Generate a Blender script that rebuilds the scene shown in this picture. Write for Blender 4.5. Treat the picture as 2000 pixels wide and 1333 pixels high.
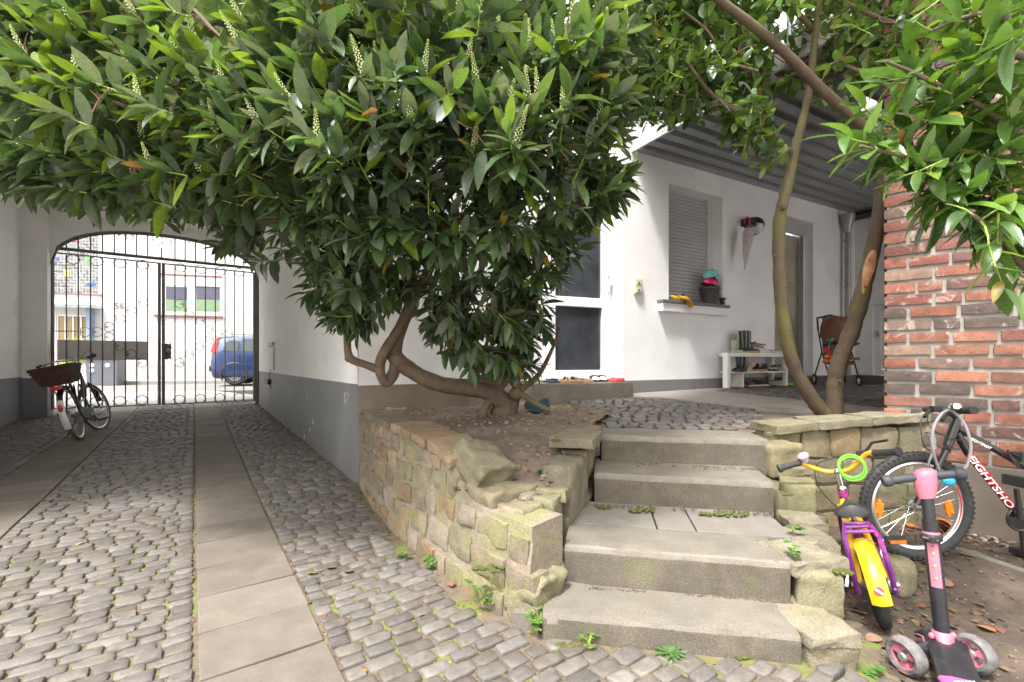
import bpy, math, random
import numpy as np
from mathutils import Vector, Matrix, noise, Quaternion
R_ = math.radians
rnd = random.Random(7)
scene = bpy.context.scene
for o in list(bpy.data.objects): bpy.data.objects.remove(o)
# ------------------------------------------------------------------ camera
F = 888.9; CX = 1000.0; HY = 708.0; CH = 1.05
cam_d = bpy.data.cameras.new('camera'); cam = bpy.data.objects.new('camera', cam_d)
scene.collection.objects.link(cam)
cam.location = (0, 0, CH); cam.rotation_euler = (R_(90), 0, 0)
cam_d.lens = 16; cam_d.sensor_width = 36; cam_d.sensor_fit = 'HORIZONTAL'
cam_d.shift_y = 0.02075; cam_d.clip_start = 0.02; cam_d.clip_end = 3000
scene.camera = cam
# ------------------------------------------------------------------ light
SUN_EL, SUN_AZ = 62, 215      # azimuth: compass bearing the light comes FROM, clockwise from +Y
world = bpy.data.worlds.new('World'); scene.world = world; world.use_nodes = True
wn = world.node_tree; wn.nodes.clear()
wo = wn.nodes.new('ShaderNodeOutputWorld'); wb = wn.nodes.new('ShaderNodeBackground')
sk = wn.nodes.new('ShaderNodeTexSky'); sk.sky_type = 'NISHITA'; sk.sun_disc = False
sk.sun_elevation = R_(SUN_EL); sk.sun_rotation = R_(SUN_AZ)
sk.air_density = 1.0; sk.dust_density = 5.0; sk.ozone_density = 1.0
hsv = wn.nodes.new('ShaderNodeHueSaturation'); hsv.inputs['Saturation'].default_value = 0.12
wn.links.new(sk.outputs[0], hsv.inputs['Color']); wm = wn.nodes.new('ShaderNodeMix'); wm.data_type = 'RGBA'; wm.blend_type = 'MULTIPLY'; wm.inputs[0].default_value = 1; wm.inputs[7].default_value = (1, .975, .935, 1)
wn.links.new(hsv.outputs[0], wm.inputs[6]); wn.links.new(wm.outputs[2], wb.inputs['Color'])
wb.inputs['Strength'].default_value = 0.15
wn.links.new(wb.outputs[0], wo.inputs['Surface'])
sd = bpy.data.lights.new('sun', 'SUN'); so = bpy.data.objects.new('sun', sd); scene.collection.objects.link(so)
sd.energy = 1.3; sd.angle = R_(7); sd.color = (1, .955, .89)
az, el = R_(SUN_AZ), R_(SUN_EL)
sv = Vector((math.sin(az) * math.cos(el), math.cos(az) * math.cos(el), math.sin(el)))
so.rotation_euler = sv.to_track_quat('Z', 'Y').to_euler()
scene.view_settings.view_transform = 'Standard'; scene.view_settings.look = 'None'
scene.view_settings.exposure = 2.15; scene.view_settings.gamma = 1.0
try: scene.view_settings.use_curve_mapping = False
except Exception: pass
scene.cycles.max_bounces = 10; scene.cycles.diffuse_bounces = 6; scene.cycles.transparent_max_bounces = 16

# ------------------------------------------------------------------ projection helpers
def at(px, py, Y): return Vector(((px - CX) / F * Y, Y, CH + (HY - py) / F * Y))
def ray(px, py): return Vector(((px - CX) / F, 1.0, (HY - py) / F))
class Plane:
    """vertical wall plane through p0 (x,y) running along unit direction d (x,y)"""
    def __init__(s, p0, d):
        s.p = Vector((p0[0], p0[1], 0)); s.d = Vector((d[0], d[1], 0)).normalized()
        s.n = Vector((s.d.y, -s.d.x, 0))            # faces the camera side for walls running rightwards
    def hit(s, px, py, off=0.0):                    # off = metres proud of the wall (towards n)
        r = ray(px, py); o = Vector((0, 0, CH)); q = s.p + s.n * off
        t = (q - o).dot(s.n) / r.dot(s.n)
        return o + r * t
    def s_of(s, px, off=0.0): return (s.hit(px, HY, off) - s.p).dot(s.d)
    def P(s, u, z, off=0.0): 
        v = s.p + s.d * u + s.n * off; v.z = z; return v
    def uz(s, px, py, off=0.0):
        h = s.hit(px, py, off); return (h - s.p).dot(s.d), h.z
def lerp(a, b, t): return a + (b - a) * t
def interp(x, xs, ys):
    if x <= xs[0]: return ys[0]
    for i in range(1, len(xs)):
        if x <= xs[i]: return lerp(ys[i-1], ys[i], (x - xs[i-1]) / (xs[i] - xs[i-1]))
    return ys[-1]
def sstep(x): x = max(0, min(1, x)); return x * x * (3 - 2 * x)
def zl(X, Y):       # lower ground level
    z = CH - interp(Y, [3.5, 10, 13.2, 17, 60], [1.05, .91, .74, .66, .6])
    if Y < 5: z -= .07 * sstep((X - 1.05) / .35) * sstep((5 - Y) / 1.5)
    return z
def zu(X, Y): return CH - interp(Y, [3.3, 5.7], [.465, .338])     # upper courtyard level
def on(px, py, zf):
    Y = 3.0
    for _ in range(40):
        X = (px - CX) / F * Y; h = CH - zf(X, Y); Y = Y * .5 + .5 * min(80, max(.3, h * F / max(3, (py - HY))))
    return Vector(((px - CX) / F * Y, Y, zf((px - CX) / F * Y, Y)))

# ------------------------------------------------------------------ object helpers
ROOTM = {}
def tag(o, label=None, cat=None, group=None, kind=None):
    if label: o['label'] = label
    if cat: o['category'] = cat
    if group: o['group'] = group
    if kind: o['kind'] = kind
    return o
def thing(name, label, cat, loc=(0, 0, 0), rz=0.0, group=None, mat=None):
    o = bpy.data.objects.new(name, None); scene.collection.objects.link(o)
    m = mat if mat is not None else Matrix.Translation(Vector(loc)) @ Matrix.Rotation(rz, 4, 'Z')
    o.matrix_world = m; o.empty_display_size = .1
    ROOTM[o.name] = m.copy()
    return tag(o, label, cat, group)
def rootof(o):
    while o.parent: o = o.parent
    return o
def frame_of(d, up=Vector((0, 0, 1))):
    d = d.normalized()
    if abs(d.dot(up)) > .98: up = Vector((1, 0, 0))
    a = d.cross(up).normalized(); return a, a.cross(d).normalized()
class MB:
    def __init__(s): s.v = []; s.f = []; s.c = []; s.col = (1, 1, 1); s.M = None
    def add(s, vs, fs, col=None):
        b = len(s.v)
        if s.M is not None: vs = [s.M @ Vector(v) for v in vs]
        s.v.extend([tuple(v) for v in vs]); s.f.extend([tuple(i + b for i in f) for f in fs])
        c = col or s.col; s.c.extend([c] * len(fs))
        return s
    def hexa(s, p, col=None):      # p: 4 bottom then 4 top, counter-clockwise seen from above
        return s.add(p, [(3, 2, 1, 0), (4, 5, 6, 7), (0, 1, 5, 4), (1, 2, 6, 5), (2, 3, 7, 6), (3, 0, 4, 7)], col)
    def box(s, c, size, rz=0.0, col=None, M=None):
        hx, hy, hz = size[0] / 2, size[1] / 2, size[2] / 2
        p = [Vector((x * hx, y * hy, z * hz)) for z in (-1, 1) for x, y in ((-1, -1), (1, -1), (1, 1), (-1, 1))]
        m = Matrix.Translation(Vector(c)) @ (M if M is not None else Matrix.Rotation(rz, 4, 'Z'))
        return s.hexa([m @ q for q in p], col)
    def wbox(s, pl, u0, u1, z0, z1, o0, o1, col=None):   # box on a wall plane, between offsets
        b = [pl.P(u0, z0, o1), pl.P(u1, z0, o1), pl.P(u1, z0, o0), pl.P(u0, z0, o0)]
        t = [pl.P(u0, z1, o1), pl.P(u1, z1, o1), pl.P(u1, z1, o0), pl.P(u0, z1, o0)]
        return s.hexa(b + t, col)
    def tube(s, pts, r, n=8, cap=True, closed=False, col=None, flat=None):
        pts = [Vector(p) for p in pts]; k = len(pts)
        rs = r if isinstance(r, (list, tuple)) else [r] * k
        vs = []; fs = []; a = None
        for i, p in enumerate(pts):
            if closed: d = pts[(i + 1) % k] - pts[i - 1]
            else: d = (pts[min(i + 1, k - 1)] - pts[max(i - 1, 0)])
            if d.length < 1e-9: d = Vector((0, 0, 1))
            d.normalize()
            if a is None: a, b = frame_of(d)
            else:
                a = (a - d * a.dot(d)); a = a.normalized() if a.length > 1e-6 else frame_of(d)[0]
                b = d.cross(a) if False else a.cross(d)
            for j in range(n):
                t = 2 * math.pi * j / n
                vs.append(p + (a * math.cos(t) + b * math.sin(t) * (flat or 1)) * rs[i])
        m = k if closed else k - 1
        for i in range(m):
            for j in range(n):
                A = i * n + j; B = i * n + (j + 1) % n; C = ((i + 1) % k) * n + (j + 1) % n; D = ((i + 1) % k) * n + j
                fs.append((A, D, C, B))
        if cap and not closed:
            fs.append(tuple(range(n))); fs.append(tuple(reversed([(k - 1) * n + j for j in range(n)])))
        return s.add(vs, fs, col)
    def ring(s, c, axis, R, r, n=32, m=8, col=None):
        a, b = frame_of(Vector(axis)); c = Vector(c)
        return s.tube([c + (a * math.cos(2 * math.pi * i / n) + b * math.sin(2 * math.pi * i / n)) * R for i in range(n)], r, m, closed=True, col=col)
    def lathe(s, c, prof, n=24, axis=(0, 0, 1), col=None):   # prof: [(radius, height)]
        ax = Vector(axis).normalized(); a, b = frame_of(ax); c = Vector(c); vs = []; fs = []
        for (r, h) in prof:
            for j in range(n):
                t = 2 * math.pi * j / n; vs.append(c + ax * h + (a * math.cos(t) + b * math.sin(t)) * r)
        for i in range(len(prof) - 1):
            for j in range(n):
                fs.append((i * n + j, i * n + (j + 1) % n, (i + 1) * n + (j + 1) % n, (i + 1) * n + j))
        if tuple(prof[0]) != tuple(prof[-1]): fs.append(tuple(reversed(range(n)))); fs.append(tuple((len(prof) - 1) * n + j for j in range(n)))
        return s.add(vs, fs, col)
    def ball(s, c, rad, n=10, m=7, col=None, M=None, lo=0.0, hi=1.0):
        rad = rad if isinstance(rad, (list, tuple)) else (rad,) * 3; vs = []; fs = []; c = Vector(c)
        for i in range(m + 1):
            th = math.pi * lerp(lo, hi, i / m)
            for j in range(n):
                ph = 2 * math.pi * j / n
                q = Vector((rad[0] * math.sin(th) * math.cos(ph), rad[1] * math.sin(th) * math.sin(ph), rad[2] * math.cos(th)))
                vs.append(c + (M @ q if M is not None else q))
        for i in range(m):
            for j in range(n):
                fs.append((i * n + j, (i + 1) * n + j, (i + 1) * n + (j + 1) % n, i * n + (j + 1) % n))
        return s.add(vs, fs, col)
    def prism(s, poly, d, col=None):   # poly: 3-D planar outline, d: extrusion vector
        n = len(poly); d = Vector(d); P = [Vector(p) for p in poly]
        return s.add(P + [p + d for p in P], [tuple(reversed(range(n))), tuple(range(n, 2 * n))] + [(i, (i + 1) % n, n + (i + 1) % n, n + i) for i in range(n)], col)
    def loft(s, rings, cap=True, col=None, closed=True):
        n = len(rings[0]); vs = [p for r in rings for p in r]; fs = []
        for i in range(len(rings) - 1):
            for j in range(n if closed else n - 1):
                fs.append((i * n + j, i * n + (j + 1) % n, (i + 1) * n + (j + 1) % n, (i + 1) * n + j))
        if cap: fs.append(tuple(reversed(range(n)))); fs.append(tuple((len(rings) - 1) * n + j for j in range(n)))
        return s.add(vs, fs, col)
    def rock(s, M, size, seg=(4, 4, 4), r=.25, amp=.006, fr=9.0, col=None, seed=0.0):
        """rough rounded block; M places its centre"""
        idx = {}; vs = []; fs = []; nx, ny, nz = seg; hx, hy, hz = [q / 2 for q in size]; rr = r * min(hx, hy, hz)
        def vid(i, j, k):
            key = (i, j, k)
            if key in idx: return idx[key]
            p = Vector(((2 * i / nx - 1) * hx, (2 * j / ny - 1) * hy, (2 * k / nz - 1) * hz))
            q = Vector((max(-hx + rr, min(hx - rr, p.x)), max(-hy + rr, min(hy - rr, p.y)), max(-hz + rr, min(hz - rr, p.z))))
            d = p - q
            if d.length > 1e-9: p = q + d.normalized() * rr
            w = M @ p
            nn = noise.noise_vector(w * fr + Vector((seed, seed * 1.7, 0))) * amp + noise.noise_vector(w * fr * 3.1) * amp * .45
            idx[key] = len(vs); vs.append(w + nn); return idx[key]
        for i in range(nx):
            for j in range(ny):
                fs.append((vid(i, j, nz), vid(i + 1, j, nz), vid(i + 1, j + 1, nz), vid(i, j + 1, nz)))
                fs.append((vid(i, j, 0), vid(i, j + 1, 0), vid(i + 1, j + 1, 0), vid(i + 1, j, 0)))
            for k in range(nz):
                fs.append((vid(i, 0, k), vid(i + 1, 0, k), vid(i + 1, 0, k + 1), vid(i, 0, k + 1)))
                fs.append((vid(i, ny, k), vid(i, ny, k + 1), vid(i + 1, ny, k + 1), vid(i + 1, ny, k)))
        for j in range(ny):
            for k in range(nz):
                fs.append((vid(0, j, k), vid(0, j, k + 1), vid(0, j + 1, k + 1), vid(0, j + 1, k)))
                fs.append((vid(nx, j, k), vid(nx, j + 1, k), vid(nx, j + 1, k + 1), vid(nx, j, k + 1)))
        return s.add(vs, fs, col)
    def build(s, name, mat, parent=None, local=False, smooth=False, bevel=0.0, label=None, seg=2, auto=None):
        me = bpy.data.meshes.new(name)
        vs = s.v
        if parent is not None and not local:
            Mi = ROOTM[rootof(parent).name].inverted(); vs = [tuple(Mi @ Vector(v)) for v in vs]
        me.from_pydata(vs, [], s.f); me.validate(clean_customdata=False)
        if len(me.polygons) == len(s.c):
            a = me.color_attributes.new('Col', 'FLOAT_COLOR', 'CORNER')
            arr = np.repeat(np.array([(c[0], c[1], c[2], 1.0) for c in s.c], dtype=np.float32), [len(f) for f in s.f], axis=0)
            a.data.foreach_set('color', arr.ravel())
        if smooth: me.polygons.foreach_set('use_smooth', [True] * len(me.polygons))
        o = bpy.data.objects.new(name, me); scene.collection.objects.link(o)
        for m in (mat if isinstance(mat, (list, tuple)) else [mat]): me.materials.append(m)
        if parent is not None: o.parent = parent
        if smooth and auto is not False:
            md = o.modifiers.new('es', 'EDGE_SPLIT'); md.split_angle = R_(auto or 42)
        if bevel:
            md = o.modifiers.new('bv', 'BEVEL'); md.width = bevel; md.segments = seg; md.limit_method = 'ANGLE'
        if label: o['label'] = label
        return o
def struct(o): o['kind'] = 'structure'; return o
def npmesh(name, V, Fq, mat, parent=None, cols=None, smooth=True):
    """V (n,3) world coords, Fq (m,4) quads, cols (m,3) per face"""
    if parent is not None:
        Mi = np.array(ROOTM[rootof(parent).name].inverted()); V = V @ Mi[:3, :3].T + Mi[:3, 3]
    me = bpy.data.meshes.new(name); n, m = len(V), len(Fq); k = Fq.shape[1]
    me.vertices.add(n); me.vertices.foreach_set('co', V.astype(np.float32).ravel())
    me.loops.add(m * k); me.loops.foreach_set('vertex_index', Fq.astype(np.int32).ravel())
    me.polygons.add(m); me.polygons.foreach_set('loop_start', (np.arange(m) * k).astype(np.int32))
    me.polygons.foreach_set('loop_total', np.full(m, k, np.int32))
    me.update(calc_edges=True)
    if cols is not None:
        a = me.color_attributes.new('Col', 'FLOAT_COLOR', 'CORNER')
        c4 = np.concatenate([cols, np.ones((m, 1))], 1).astype(np.float32)
        a.data.foreach_set('color', np.repeat(c4, k, axis=0).ravel())
    if smooth: me.polygons.foreach_set('use_smooth', [True] * m)
    o = bpy.data.objects.new(name, me); scene.collection.objects.link(o); me.materials.append(mat)
    if parent is not None: o.parent = parent
    return o

# ------------------------------------------------------------------ materials
def mat(name, col=(.5, .5, .5), rough=.6, metal=0.0, var=.12, vs=6.0, bump=0.0, bs=40.0, attr=False,
        spots=None, trans=0.0, coat=0.0, spec=.5, alpha=1.0, tr=None, dirt=None, emit=None, pits=None, speck=None):
    m = bpy.data.materials.new(name); m.use_nodes = True; nt = m.node_tree; N = nt.nodes; L = nt.links
    b = N['Principled BSDF']
    tc = N.new('ShaderNodeTexCoord'); co = tc.outputs['Object']
    def noise_(scale, det=5, rg=.55, dist=0.0):
        n = N.new('ShaderNodeTexNoise'); n.inputs['Scale'].default_value = scale; n.inputs['Detail'].default_value = det
        n.inputs['Roughness'].default_value = rg; n.inputs['Distortion'].default_value = dist; L.new(co, n.inputs['Vector']); return n.outputs['Fac']
    def ramp(src, a, bb):
        r = N.new('ShaderNodeMapRange'); r.inputs['From Min'].default_value = a; r.inputs['From Max'].default_value = bb; L.new(src, r.inputs['Value']); return r.outputs[0]
    def mix(fac, A, B, mode='MIX'):
        x = N.new('ShaderNodeMix'); x.data_type = 'RGBA'; x.blend_type = mode
        if isinstance(fac, float): x.inputs[0].default_value = fac
        else: L.new(fac, x.inputs[0])
        for sock, val in ((x.inputs[6], A), (x.inputs[7], B)):
            if isinstance(val, tuple): sock.default_value = (*val[:3], 1)
            else: L.new(val, sock)
        return x.outputs[2]
    if attr:
        at_ = N.new('ShaderNodeAttribute'); at_.attribute_name = 'Col'; base = mix(1.0, at_.outputs['Color'], tuple(col), 'MULTIPLY')
    else: base = tuple(col)
    if var:
        f = ramp(noise_(vs, 6, .6), .3, .7)
        lo = mix(1.0, base, (1 - var,) * 3, 'MULTIPLY'); hi = mix(1.0, base, (1 + var,) * 3, 'MULTIPLY')
        base = mix(f, lo, hi)
    if spots:      # list of (colour, scale, low, high[, axis filter])
        for sp in spots:
            base = mix(ramp(noise_(sp[1], 8, .65, sp[4] if len(sp) > 4 else 0), sp[2], sp[3]), base, tuple(sp[0]))
    if speck:      # (amount, scale)
        lo = mix(1.0, base, (1 - speck[0],) * 3, 'MULTIPLY'); hi = mix(1.0, base, (1 + speck[0],) * 3, 'MULTIPLY'); base = mix(ramp(noise_(speck[1], 3, .7), .36, .64), lo, hi)
    if dirt:       # (colour, z0, z1, amount) : splashed dirt that grows towards a real level
        sx = N.new('ShaderNodeSeparateXYZ'); L.new(co, sx.inputs[0])
        g = ramp(sx.outputs['Z'], dirt[2], dirt[1]); nn = ramp(noise_(7, 8, .7), .25, .75)
        mm = N.new('ShaderNodeMath'); mm.operation = 'MULTIPLY'; L.new(g, mm.inputs[0]); L.new(nn, mm.inputs[1])
        m2 = N.new('ShaderNodeMath'); m2.operation = 'MULTIPLY'; L.new(mm.outputs[0], m2.inputs[0]); m2.inputs[1].default_value = dirt[3]
        base = mix(m2.outputs[0], base, tuple(dirt[0]))
    if isinstance(base, tuple): b.inputs['Base Color'].default_value = (*base[:3], 1)
    else: L.new(base, b.inputs['Base Color'])
    b.inputs['Roughness'].default_value = rough; b.inputs['Metallic'].default_value = metal
    b.inputs['Specular IOR Level'].default_value = spec
    if var and rough > .15:
        rr = N.new('ShaderNodeMapRange'); rr.inputs['To Min'].default_value = max(.03, rough - .1); rr.inputs['To Max'].default_value = min(1, rough + .1)
        L.new(noise_(vs * 2.3, 4), rr.inputs['Value']); L.new(rr.outputs[0], b.inputs['Roughness'])
    if trans: b.inputs['Transmission Weight'].default_value = trans
    if coat: b.inputs['Coat Weight'].default_value = coat; b.inputs['Coat Roughness'].default_value = .08
    if emit: b.inputs['Emission Color'].default_value = (*emit[0], 1); b.inputs['Emission Strength'].default_value = emit[1]
    if bump:
        bp = N.new('ShaderNodeBump'); bp.inputs['Strength'].default_value = .8; bp.inputs['Distance'].default_value = bump
        L.new(noise_(bs, 8, .65), bp.inputs['Height'])
        last = bp
        if pits:
            b2 = N.new('ShaderNodeBump'); b2.inputs['Strength'].default_value = .8; b2.inputs['Distance'].default_value = pits[0]
            L.new(noise_(pits[1], 5, .6), b2.inputs['Height']); L.new(bp.outputs[0], b2.inputs['Normal']); last = b2
        L.new(last.outputs[0], b.inputs['Normal'])
    if alpha < 1: b.inputs['Alpha'].default_value = alpha
    if tr:         # translucency for leaves
        t = N.new('ShaderNodeBsdfTranslucent'); mx = N.new('ShaderNodeMixShader'); mx.inputs[0].default_value = tr
        if isinstance(base, tuple): t.inputs[0].default_value = (*base[:3], 1)
        else: L.new(mix(1.0, base, (1.9, 1.9, .9), 'MULTIPLY'), t.inputs[0])
        L.new(b.outputs[0], mx.inputs[1]); L.new(t.outputs[0], mx.inputs[2]); L.new(mx.outputs[0], N['Material Output'].inputs['Surface'])
    return m
M_ = {}
def mm(name, **k):
    if name not in M_: M_[name] = mat(name, **k)
    return M_[name]
WHITE = mm('white_render', col=(.83, .825, .845), rough=.9, var=.06, vs=2.2, bump=.003, bs=60, spots=[((.62, .61, .6), 1.3, .56, .95), ((.66, .65, .64), 6, .68, .9)])
WHITE2 = mm('white_passage_paint', col=(.86, .85, .835), rough=.85, var=.05, vs=1.7, bump=.002, bs=45, spots=[((.6, .58, .56), 2.1, .6, .95), ((.5, .48, .46), 5, .74, .9)])
PLINTH = mm('grey_plinth_paint', col=(.2, .203, .21), rough=.6, var=.1, vs=1.6, bump=.0012, bs=40, spots=[((.3, .29, .28), 3.1, .6, .8), ((.13, .12, .11), 9, .66, .8)], dirt=((.1, .085, .07), 0, .42, .8))
BROWNP = mm('weathered_brown_plinth', col=(.25, .2, .16), rough=.9, var=.15, vs=5, bump=.003, bs=60, spots=[((.2, .16, .12), 4, .6, .8)])
STEEL = mm('galvanised_steel', col=(.36, .37, .38), rough=.45, metal=.75, var=.15, vs=9)
ALU = mm('aluminium', col=(.7, .7, .71), rough=.3, metal=.9, var=.05)
BLACKM = mm('black_paint', col=(.012, .012, .013), rough=.28, var=0, coat=.6)
BLACKP = mm('black_plastic', col=(.022, .022, .024), rough=.5, var=.1)
RUBBER = mm('black_rubber', col=(.028, .028, .029), rough=.8, var=.15, vs=30, spots=[((.09, .08, .07), 18, .55, .8)])
PVC = mm('white_pvc', col=(.8, .81, .83), rough=.3, var=.02)
GLASSD = mm('dark_glass', col=(.04, .046, .055), rough=.04, var=.5, vs=2.5, spec=1.0)
IRON = mm('grey_iron_paint', col=(.16, .15, .14), rough=.6, var=.15, vs=20, metal=0.0, bump=.0006, bs=120, spots=[((.2, .09, .045), 14, .66, .8)])
CHROME = mm('chrome', col=(.75, .75, .76), rough=.12, metal=1, var=0)
ORANGER = mm('orange_reflector', col=(.9, .2, .01), rough=.2, var=.1, vs=80)
REDR = mm('red_reflector', col=(.7, .015, .01), rough=.15, var=0, coat=.5)
# ================================================================== planes of the place
PD = Vector((-.572, .820, 0)).normalized(); PV = Vector((PD.y, -PD.x, 0))      # passage direction / across
C0 = Vector((-1.313, 3.89, 0))                                                # courtyard corner of the passage wall
PWALL = Plane((C0.x, C0.y), (-PD.x, -PD.y)); 
PWALL.n = -PV.copy()                                                          # faces into the passage
GATE = Plane((C0.x + PD.x * 7.39, C0.y + PD.y * 7.39), (PV.x, PV.y))          # u = 0 at the right post, negative leftwards
FRONT = Plane((C0.x, C0.y), (PV.x, PV.y))                                     # courtyard face left of the door
BD = Vector((.874, .4857, 0)).normalized()
BUILD = Plane((3.26 * .885, 6.9 * .885), (BD.x, BD.y))                        # the wall with the window
DOORP = Plane((1.15, 5.38), (.921, .39))
BACK = Plane((5.84, 7.75), (BD.y, -BD.x))
BRICK = Plane((2.522, 3.08), (.766, -.643))
HOUSE = Plane(((400 - CX) / F * 17.0, 17.0), (.956, .292))
def uv(p): q = Vector(p) - C0; return q.x * PD.x + q.y * PD.y, q.x * PV.x + q.y * PV.y
def UV(u, v): q = C0 + PD * u + PV * v; return q.x, q.y

SOIL = mm('earth', col=(.155, .12, .092), rough=.97, var=.3, vs=9, bump=.012, bs=28, pits=(.005, 110), spots=[((.24, .185, .14), 5, .55, .75), ((.07, .05, .035), 24, .6, .72)])
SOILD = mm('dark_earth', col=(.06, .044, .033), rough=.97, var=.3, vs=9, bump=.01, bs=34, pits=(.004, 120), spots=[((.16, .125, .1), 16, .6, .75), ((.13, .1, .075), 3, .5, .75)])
JOINT = mm('mossy_joint_dirt', col=(.12, .092, .068), rough=.98, var=.35, vs=20, bump=.006, bs=80, spots=[((.15, .08, .045), 17, .56, .68), ((.12, .15, .025), 3.2, .49, .6, 1.2)])
COB = mm('basalt_cobble', speck=(.22, 260), col=(.88, .86, .83), attr=True, rough=.62, spec=.5, var=.22, vs=22, bump=.003, bs=60, pits=(.0012, 240), spots=[((.3, .27, .24), 9, .66, .85)])
SLAB = mm('concrete_slab', speck=(.2, 300), col=(.66, .63, .6), attr=True, rough=.85, var=.16, vs=7, bump=.0015, bs=90, pits=(.0007, 320), spots=[((.16, .14, .11), 3.5, .56, .85), ((.3, .28, .24), 11, .66, .9)])
STEPM = mm('worn_step_concrete', speck=(.3, 280), col=(.138, .126, .105), rough=.9, var=.2, vs=7, bump=.0025, bs=110, pits=(.0012, 330), spots=[((.14, .12, .09), 2.6, .48, .75, .6), ((.14, .14, .06), 4.5, .62, .8), ((.36, .34, .3), 85, .68, .78)])
ASPH = mm('street_asphalt', col=(.16, .155, .15), rough=.95, var=.1, vs=5, bump=.002, bs=150)
KERB = mm('kerb_concrete', col=(.26, .25, .24), rough=.9, var=.12, vs=8, bump=.002, bs=80)

# base ground, one sheet to the horizon, carrying the street
def sheet(name, xs, ys, zf, m, smooth=True, nz=0.0, fr=5.0, inside=None, attr=None):
    vs = []; fs = []; nx, ny = len(xs), len(ys)
    for y in ys:
        for x in xs:
            vs.append(Vector((x, y, zf(x, y) + (noise.noise(Vector((x * fr, y * fr, .3))) + .5 * noise.noise(Vector((x * fr * 2.9, y * fr * 2.9, 4.3))) + .35 * noise.noise(Vector((x * fr * 7, y * fr * 7, 9.3)))) * nz)))
    for j in range(ny - 1):
        for i in range(nx - 1):
            if inside and not inside((xs[i] + xs[i+1]) / 2, (ys[j] + ys[j+1]) / 2): continue
            fs.append((j * nx + i, j * nx + i + 1, (j + 1) * nx + i + 1, (j + 1) * nx + i))
    b = MB(); b.add(vs, fs); return b.build(name, m, smooth=smooth, auto=False)
def fr_(a, b, s): n = max(1, int(round((b - a) / s))); return [a + (b - a) * i / n for i in range(n + 1)]
gx = [-900, -300, -100, -40] + fr_(-24, 12, 2) + [40, 100, 300, 900]; gy = [-900, -300, -100, -30] + fr_(-14, 24, 2) + [40, 100, 300, 900]
struct(sheet('ground', gx, gy, lambda x, y: -.32, mm('courtyard_gravel', col=(.36, .34, .31), rough=.95, var=.2, vs=4)))

def tri_sheet(name, pts, zf, m, lift=0.0, sub=0, th=None):
    """flat polygon (x,y list) draped on zf"""
    import mathutils.geometry as G
    b = MB(); P = [Vector((p[0], p[1], 0)) for p in pts]
    fs = G.tessellate_polygon([P]); vs = [Vector((p.x, p.y, zf(p.x, p.y) + lift)) for p in P]
    fs = [f if (P[f[1]] - P[f[0]]).cross(P[f[2]] - P[f[0]]).z > 0 else tuple(reversed(f)) for f in fs]
    b.add(vs, fs)
    if th:
        n = len(P); ar = sum(P[i].cross(P[(i + 1) % n]).z for i in range(n))
        w = [v - Vector((0, 0, th)) for v in vs]
        b.add(vs + w, [(i, (i + 1) % n, n + (i + 1) % n, n + i) if ar < 0 else (i, n + i, n + (i + 1) % n, (i + 1) % n) for i in range(n)])
    return b.build(name, m)
def inpoly(x, y, P):
    c = False; n = len(P)
    for i in range(n):
        x1, y1 = P[i][0], P[i][1]; x2, y2 = P[(i + 1) % n][0], P[(i + 1) % n][1]
        if (y1 > y) != (y2 > y) and x < (x2 - x1) * (y - y1) / (y2 - y1) + x1: c = not c
    return c

# stairs geometry (left, right front corners of each tread; z)
TR = [((.113, 1.736), (1.016, 1.590), CH - .955), ((.225, 1.979), (1.109, 1.803), CH - .797),
      ((.469, 2.605), (1.390, 2.414), CH - .63), ((.570, 2.911), (1.546, 2.738), CH - .465)]
# outer foot of the left retaining wall
WB = [on(700, 948, zl), on(735, 1000, zl), on(775, 1045, zl), on(850, 1105, zl), on(935, 1172, zl), on(985, 1204, zl), on(1040, 1234, zl)]
WB = [(p.x, p.y) for p in WB]; WB[0] = (C0.x, C0.y)
BLOCK = [(C0.x, C0.y)] + WB[1:] + [(.113, 1.74), (1.016, 1.59), (1.28, 1.55), (1.5, 2.0), (1.6, 3.0), (3, 3.3), (3, 9), (-1, 6)]
def cobble(b, cx, cy, ax, ay, w, l, z, col, n=10, h=.010):
    """one stone with a domed, uneven top; ax/ay unit axes"""
    vs = []; ph = rnd.uniform(0, 6.28); sq = rnd.uniform(6, 14); tl = (rnd.uniform(-.035, .035), rnd.uniform(-.045, .045)); jit = [rnd.uniform(.955, 1.045) for _ in range(n)]
    sk = rnd.uniform(-.09, .09); fl = rnd.uniform(.3, 1)
    for (s, dz) in ((1.0, -.045), (.998, -.010), (.978, -.002), (.9, h * .22), (.5, h * .5 * fl)):
        for i in range(n):
            t = 2 * math.pi * (i + .5) / n; c, si = math.cos(t), math.sin(t)
            q = (abs(c) ** sq + abs(si) ** sq) ** (-1 / sq) * jit[i]
            x = c * q * w / 2 * s; y = si * q * l / 2 * s; x += y * sk
            vs.append((cx + ax[0] * x + ay[0] * y, cy + ax[1] * x + ay[1] * y, z + dz + x * tl[0] + y * tl[1] + rnd.uniform(-.0016, .0016)))
    vs.append((cx, cy, z + h * .55 * fl)); fs = []
    for r in range(4):
        for i in range(n): fs.append((r * n + i, r * n + (i + 1) % n, (r + 1) * n + (i + 1) % n, (r + 1) * n + i))
    for i in range(n): fs.append((4 * n + i, 4 * n + (i + 1) % n, 5 * n))
    b.add(vs, fs, col)
def cobcol(k=1.0):
    g = rnd.uniform(.08, .135) * k
    if rnd.random() < .08: g *= 1.25
    w = rnd.uniform(-.004, .010)
    return (g + w + .010, g + w * .4 + .002, g - w * .4 - .003)
b = MB(); CS = []
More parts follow.
